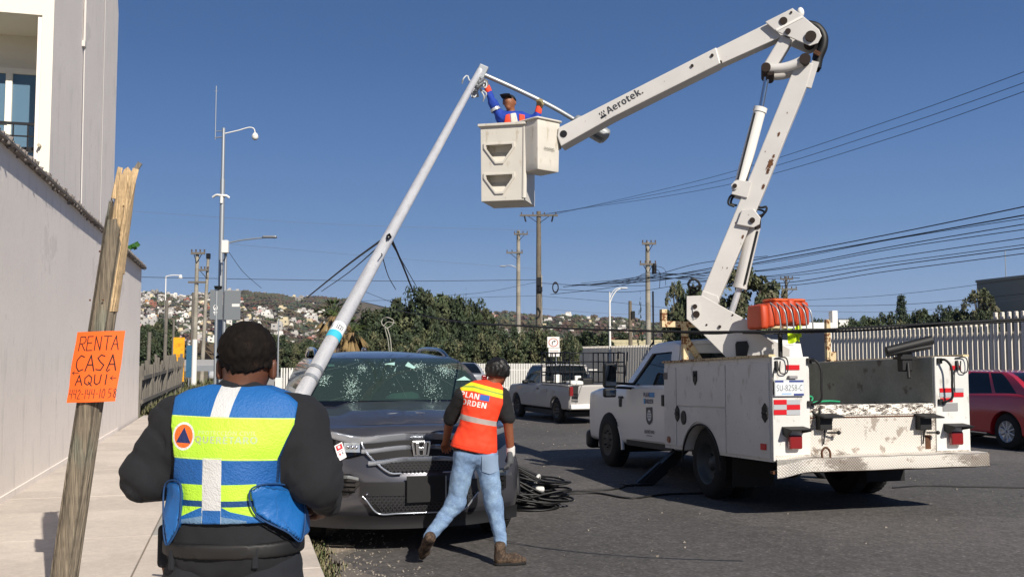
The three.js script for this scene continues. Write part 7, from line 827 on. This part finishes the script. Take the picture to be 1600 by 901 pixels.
{
  const B = pole('utility_pole', 'tall utility pole with wide crossarm behind the no right turn sign', 842, 62, 330, .17, M.wood, [[0, 337, 60]], {}); part(B.T, 'riser', bar([.2, 0, .1], [.16, heightAt(430, 62), .1], .05), M.poleConcrete); part(B.T, 'hardware', [box(.3, .5, .25, [0, heightAt(440, 62), .2]), box(.24, .3, .2, [.1, heightAt(452, 62), .22])], M.darkMetal); for (const k of [-.9, .9]) part(B.T, 'cutout', bar([k, heightAt(338, 62), .2], [k * .9, heightAt(347, 62), .2], .05), M.darkMetal);
  const A = pole('utility_pole', 'pale concrete pole with white painted foot left of the tall one', 810, 70, 360, .15, M.poleConcrete, [[4, 366, 22], [-6, 395, 26]], { white: .32 }); 
  const ar = heightAt(418, 70); part(A.T, 'side_lamp_arm', [tube([[0, heightAt(420, 70), 0], [-.5, ar + .15, .1], [-1.0, ar + .12, .1]], .03, 10, 6), rbox(.4, .1, .2, .04, [-1.1, ar + .1, .1])], M.steel);
  const C = pole('utility_pole', 'utility pole with two short crossarms above the pickup cab', 1013, 55, 378, .14, M.poleConcrete, [[2, 381, 22], [0, 413, 26]]); part(C.T, 'transformer', [bar([.35, heightAt(428, 55), .1], [.35, heightAt(412, 55), .1], .13, .13, 10), tube([[.2, heightAt(418, 55), .2], [.6, heightAt(425, 55), .3], [.62, heightAt(450, 55), .2]], .015, 10, 5), tube([[-.1, heightAt(415, 55), .2], [.9, heightAt(421, 55), .3], [.95, heightAt(446, 55), .2]], .012, 10, 5)], M.darkMetal); part(C.T, 'riser', bar([.28, 0, 0], [.28, heightAt(455, 55), 0], .05), M.darkMetal);
  pole('utility_pole', 'distant utility pole right of the orange load', 1230, 70, 432, .12, M.woodGrey, [[0, 436, 20], [4, 452, 24]]);
  const E = pole('cut_post', 'cut wooden post beside the narrow cypress', 985, 58, 470, .12, M.wood, [], { cat: 'post' }); part(E.T, 'fitting', box(.2, .45, .25, [.16, heightAt(492, 58), .05]), M.darkMetal);
  const L1 = pole('utility_pole', 'white footed utility pole left of the foreground person’s head', 304, 50, 394, .11, M.poleConcrete, [[4, 396, 22]], { white: .36, lean: .05 }); part(L1.T, 'crossarm', box(.9, .1, .1, [.1, heightAt(441, 50), .1]), M.woodGrey);
  const L2 = pole('utility_pole', 'slanting pale utility pole just behind the white footed one', 316, 56, 398, .10, M.poleConcrete, [[0, 422, 18]], { lean: .25 }); part(L2.T, 'fitting', [box(.2, .3, .2, [.25, heightAt(400, 56), 0])], M.darkMetal);
  // camera mast
  const cm = pole('camera_mast', 'tall grey camera mast with aerial and dome camera', 343, 40, 200, .085, M.steel, [], { cat: 'mast' }); const y = py => heightAt(py, 40), X = px => (px - 343) / FOCAL * 40;
  part(cm.T, 'aerial', [bar([X(330), y(218), 0], [X(330), y(134), 0], .018), bar([X(327), y(142), 0], [X(333), y(142), 0], .01), bar([X(330), y(215), 0], [X(343), y(214), 0], .025), bar([X(330), y(205), 0], [X(343), y(204), 0], .02)], M.steel); const ar2 = part(cm.T, 'camera_arm', tube([[0, y(209), 0], [X(365), y(204), 0], [X(385), y(199), 0], [X(391), y(201), 0], [X(393), y(208), 0]], .025, 20, 6), M.white); part(ar2, 'dome_camera', [mv(new THREE.SphereGeometry(.13, 14, 10), [X(393), y(214), 0]), bar([X(393), y(213), 0], [X(393), y(208), 0], .14, .08, 12)], M.white);
  part(cm.T, 'bracket', [tube([[X(328), y(308), 0], [X(334), y(305), .05], [X(343), y(306), .1], [X(350), y(306), .05], [X(354), y(309), 0]], .05, 16, 7), bar([0, y(308), .1], [0, y(318), .12], .06)], M.white); part(cm.T, 'upper_tube', bar([0, y(280), 0], [0, y(480), 0], .10, .10, 12), M.steel);
  // street lamp with cabinet and the backs of two road signs
  const sl = pole('street_lamp', 'grey street lamp with equipment box and sign backs left of the person’s head', 350, 39, 375, .07, M.steel, [], { cat: 'street lamp' }); const y2 = py => heightAt(py, 39), X2 = px => (px - 350) / FOCAL * 39; const la = part(sl.T, 'lamp_arm', tube([[0, y2(380), 0], [X2(375), y2(375), 0], [X2(410), y2(371), 0]], .03, 14, 6), M.steel); part(la, 'lamp_head', soft(.28, .05, .11, .04, [6, 3, 4], (x, yy, z) => [x + X2(419), yy + y2(370), z]), M.steel);
  part(sl.T, 'equipment_box', rbox(.26, .50, .22, .03, [X2(350) + .02, y2(386), .16]), M.white); part(sl.T, 'cable_loop', tube([[0, y2(396), .15], [.05, y2(404), .2], [-.05, y2(408), .15]], .02, 12, 5), M.hose);
  const sb = mat('#7b8084', .6, .2); part(sl.T, 'sign_back', rbox(.50, 1.18, .02, .01, [X2(338), y2(476), .1]), sb); const s2 = part(sl.T, 'sign_back', rbox(.64, 1.16, .02, .01, [X2(363.5), y2(477), .13]), sb); part(s2, 'sticker', rbox(.3, .11, .004, .001, [X2(369), y2(477), .143]), M.white);
  const st = paper(128, 256, x => { x.clearRect(0, 0, 128, 256); x.fillStyle = '#e6e6e4'; x.beginPath(); x.ellipse(64, 72, 52, 60, 0, 0, 7); x.fill(); x.fillStyle = '#1d1d20'; x.beginPath(); x.ellipse(64, 66, 34, 40, 0, 0, 7); x.fill(); x.fillStyle = '#e6e6e4'; x.fillRect(44, 60, 40, 40); x.fillRect(20, 150, 88, 34); x.fillRect(36, 200, 60, 20); }); part(sl.T, 'sticker', new THREE.PlaneGeometry(.21, .48).translate(X2(337), y2(485), .113), mat(null, .7, 0, { map: st, transparent: true, alphaTest: .4 }), true); part(sl.T, 'sign_post', bar([X2(338), 0, .06], [X2(338), y2(453), .06], .06), M.steel); part(sl.T, 'post_cap', bar([X2(340), y2(452), .06], [X2(340), y2(447), .06], .13, .16, 10), M.darkMetal);
  const l3 = pole('street_lamp', 'slender white street lamp with curved double arm', 953, 50, 470, .055, M.white, [], { cat: 'street lamp' }); const y3 = py => heightAt(py, 50), X3 = px => (px - 953) / FOCAL * 50; part(l3.T, 'lamp_arm', [tube([[0, y3(474), 0], [X3(958), y3(462), 0], [X3(965), y3(453), 0], [X3(974), y3(450), 0]], .03, 16, 6), tube([[0, y3(466), 0], [X3(957), y3(457), 0], [X3(963), y3(451), 0], [X3(972), y3(449), 0]], .02, 16, 6), bar([0, y3(474), 0], [0, y3(456), 0], .03)], M.white); part(l3.T, 'lamp_head', soft(.16, .035, .1, .03, [4, 3, 4], (x, yy, z) => [x + X3(976), yy + y3(450), z]), M.white);
  const l4 = pole('street_lamp', 'thin white street lamp over the far left fence', 257, 75, 432, .05, M.white, [], { cat: 'street lamp' }); const y4 = py => heightAt(py, 75), X4 = px => (px - 257) / FOCAL * 75; part(l4.T, 'lamp_arm', tube([[0, y4(432), 0], [X4(265), y4(430), 0], [X4(280), y4(430), 0]], .04, 10, 6), M.white); part(l4.T, 'lamp_head', bar([X4(280), y4(435), 0], [X4(280), y4(429), 0], .16, .08, 8), M.white);
  const l5 = pole('street_lamp', 'thin grey lamp pole right of the foreground person’s head', 435, 60, 500, .05, M.steel, [], { cat: 'street lamp' }); part(l5.T, 'tip', bar([0, l5.H, 0], [0, l5.H + .1, 0], .07, .02, 8), M.steel);
  // no right turn sign
  const d = 31, rs = thing('road_sign', 'square no right turn sign on a leaning post beside the pickup', 'road sign', lift(871, d)); const ys = py => heightAt(py, d), Xs = px => (px - 871) / FOCAL * d; part(rs, 'post', bar([.05, 0, 0], [Xs(866), ys(527), 0], .028), M.steel);
  const t1 = paper(256, 256, x => { x.fillStyle = '#e9e5e0'; x.fillRect(0, 0, 256, 256); x.strokeStyle = '#b06a62'; x.lineWidth = 20; x.beginPath(); x.arc(128, 134, 96, 0, 7); x.stroke(); x.strokeStyle = '#33302f'; x.lineWidth = 20; x.beginPath(); x.moveTo(104, 196); x.lineTo(104, 140); x.quadraticCurveTo(106, 104, 150, 104); x.stroke(); x.fillStyle = '#33302f'; x.beginPath(); x.moveTo(146, 74); x.lineTo(186, 104); x.lineTo(146, 134); x.fill(); }), t2 = paper(256, 160, x => { x.fillStyle = '#e9e5e0'; x.fillRect(0, 0, 256, 160); x.fillStyle = '#b9a9a2'; for (let k = 0; k < 7; k++) { x.fillRect(34 + k * 27, 40, 19, 26); x.fillRect(34 + k * 27, 96, 19, 24); } });
  for (const [t, a, b, c, e] of [[t1, 855, 874, 526, 543], [t2, 857, 875, 543.5, 557]]) { const w = Xs(b) - Xs(a), h = ys(c) - ys(e), cx = (Xs(a) + Xs(b)) / 2, cy = (ys(c) + ys(e)) / 2; const pl = part(rs, 'sign_plate', rbox(w, h, .012, .004, [cx, cy, .035]), M.white); part(pl, 'sign_face', new THREE.PlaneGeometry(w * .97, h * .97).translate(cx, cy, .0435), mat(null, .6, 0, { map: t }), true); }
  // thin orange-topped marker, wire hoop on a stand behind the SUV
  const hoop = thing('wire_hoop', 'loose loop of pale wire standing up behind the SUV roof', 'wire', lift(606, 30)); const yh = py => heightAt(py, 30), Xh = px => (px - 606) / FOCAL * 30; part(hoop, 'loop', [tube([[Xh(603), yh(512), 0], [Xh(596), yh(505), 0], [Xh(598), yh(498), 0], [Xh(606), yh(496), .1], [Xh(615), yh(501), 0], [Xh(612), yh(508), 0], [Xh(603), yh(513), 0]], .014, 40, 5, true), tube([[Xh(599), yh(510), .1], [Xh(606), yh(503), .1], [Xh(614), yh(504), .1], [Xh(618), yh(505), .1]], .011, 16, 5)], mat('#a9a79c', .6)); part(hoop, 'stem', [tube([[Xh(605), yh(512), 0], [Xh(610), yh(530), 0], [Xh(612), yh(560), 0], [Xh(611), 0, 0]], .014, 20, 5)], mat('#a9a79c', .6)); part(hoop, 'stem', tube([[Xh(601), yh(512), 0], [Xh(606), yh(530), 0], [Xh(609), yh(560), 0], [Xh(609), 0, 0]], .011, 20, 5), mat('#a9a79c', .6));
}
// ---------------------------------------------------------------- overhead wires: each its own thing
{
  const w = (label, pts, r, m = M.wire, drop) => { const P = pts.map(p => at(p[0], p[1], p[2])); solo('overhead_cable', label, 'cable', P.length === 2 ? sag(P[0], P[1], drop ?? .3, r) : tube(P, r, 60, 5), m, 'overhead cables'); };
  [[108, 0], [127, 1], [140, 2]].forEach(([y, k]) => w(['topmost of the three thin cables crossing behind the boom', 'middle of the three thin cables crossing behind the boom', 'lowest of the three thin cables crossing behind the boom'][k], [[862 - k * 12, 336, 62], [1130, 272 + k * 9, 46], [1400, 185 + k * 14, 34], [1720, 68 + y - 108, 26]], .010));
  const F = [[470, 322, .020], [448, 338, .022], [446, 350, .012], [445, 356, .016], [438, 365, .014], [440, 372, .014], [440, 379, .012], [436, 390, .016], [432, 396, .014]];
  F.forEach(([ya, yb, r], k) => { const y0 = 402 + k * 4.2; w(`${['first', 'second', 'third', 'fourth', 'fifth', 'sixth', 'seventh', 'eighth', 'ninth'][k]} cable from the top in the bundle above the right fence`, [[880 + k * 14, 448 - (k % 3) * 2 - k * .8, 58], [1020, 434 - k * 1.0 + (k % 2) * 6, 52], [1200, lerp(402, 447, k / 8) + [0, 0, -3, 2, -2, 1, -3, 2, 0][k], 44], [1400, lerp(364, 420, k / 8) + [0, 1, -5, -1, -4, 2, 3, 1, 2][k], 36], [1720, yb - 24 + k * .8 + [0, 0, -5, -4, -3, 2, 6, 0, 2][k], 28]], r); });
  w('thin cable low over the right fence, upper one', [[1240, 470, 60], [1400, 460, 50], [1640, 430, 40]], .010); w('thin cable low over the right fence, lower one', [[1240, 478, 60], [1420, 475, 50], [1640, 455, 40]], .012); w('faint cable crossing low to the right edge', [[1240, 486, 60], [1420, 486, 50], [1640, 462, 40]], .008, M.wireGrey);
  w('long dark cable running level across the left sky', [[180, 432, 55], [450, 437, 58], [640, 439, 60], [840, 437, 62]], .016); w('faint high cable across the left sky', [[180, 328, 60], [520, 350, 60], [840, 360, 62]], .007, M.wireGrey); w('faint slanting cable from the mast to the tall utility pole', [[348, 380, 40], [600, 402, 50], [840, 420, 62]], .006, M.wireGrey);
  w('guy cable sloping down right from the street lamp', [[356, 392, 39], [380, 425, 42], [408, 450, 45]], .010); w('cable from the tall utility pole to the crossarm pole', [[842, 442, 62], [920, 446, 58], [1013, 446, 55]], .016); w('lower cable from the tall utility pole to the cut post', [[842, 462, 62], [940, 470, 60], [1100, 486, 56], [1250, 492, 55]], .010); w('lowest faint cable right of the tall utility pole', [[842, 482, 62], [960, 490, 60], [1090, 492, 60]], .008, M.wireGrey); w('cable between the pale pole and the tree clump, upper one', [[842, 440, 62], [760, 456, 58], [690, 462, 54]], .010); w('cable between the pale pole and the tree clump, lower one', [[842, 462, 62], [760, 464, 58], [640, 468, 54], [560, 470, 52]], .010);
  w('straight cable from behind the cab to the crossarm pole', [[860, 460, 58], [960, 448, 56], [1090, 412, 50], [1200, 400, 46]], .016); w('slack cable from the coil ring to the right bundle', [[870, 452, 60], [980, 456, 56], [1100, 440, 50], [1250, 434, 46]], .014);
  { const c = at(868, 449, 60), g = new THREE.TorusGeometry(.27, .055, 8, 24).scale(.62, 1.1, 1); solo('cable_ring', 'black ring of spare cable hung on the overhead lines', 'cable', g.translate(c.x, c.y, c.z), M.hose); }
  // cables tied to the leaning lamp post
  const dm = 9.9; w('thick black cable tied to the leaning post, running down left', [[608, 366, dm + .3], [545, 412, dm + 4], [480, 464, dm + 9]], .013); w('thinner cable tied to the leaning post, running down left', [[606, 372, dm + .3], [545, 425, dm + 6], [502, 455, dm + 12]], .008); w('thick black cable tied to the leaning post, running down right', [[609, 368, dm + .3], [628, 412, dm + 3], [645, 455, dm + 6]], .013); w('thin cable tied to the leaning post, running down right', [[607, 372, dm + .4], [632, 415, dm + 4], [652, 450, dm + 8]], .006); w('thin cable hanging from the leaning post to the trees', [[596, 396, dm], [606, 430, dm + 3], [618, 452, dm + 7]], .006);
  { const p = at(608, 367, dm - .0); }
  // heavy fallen cable passing in front of the turret
  w('heavy black fallen cable crossing in front of the boom turret', [[560, 470, 30], [700, 500, 13], [832, 510, 8.2], [930, 515, 7.4], [1060, 518, 6.9], [1150, 519, 6.6], [1290, 515, 6.3], [1420, 508, 6.1], [1660, 495, 5.9]], .0085); w('second black cable along the heavy fallen one', [[1000, 516, 7.2], [1120, 521, 6.75], [1160, 518, 6.6], [1300, 518, 6.3], [1480, 508, 6.05], [1660, 498, 5.9]], .0075); w('thin cable low over the trees behind the SUV', [[560, 452, 40], [700, 502, 34], [860, 508, 28], [1000, 512, 22]], .008);
}
scene.updateMatrixWorld(true);
renderer.render(scene, camera);
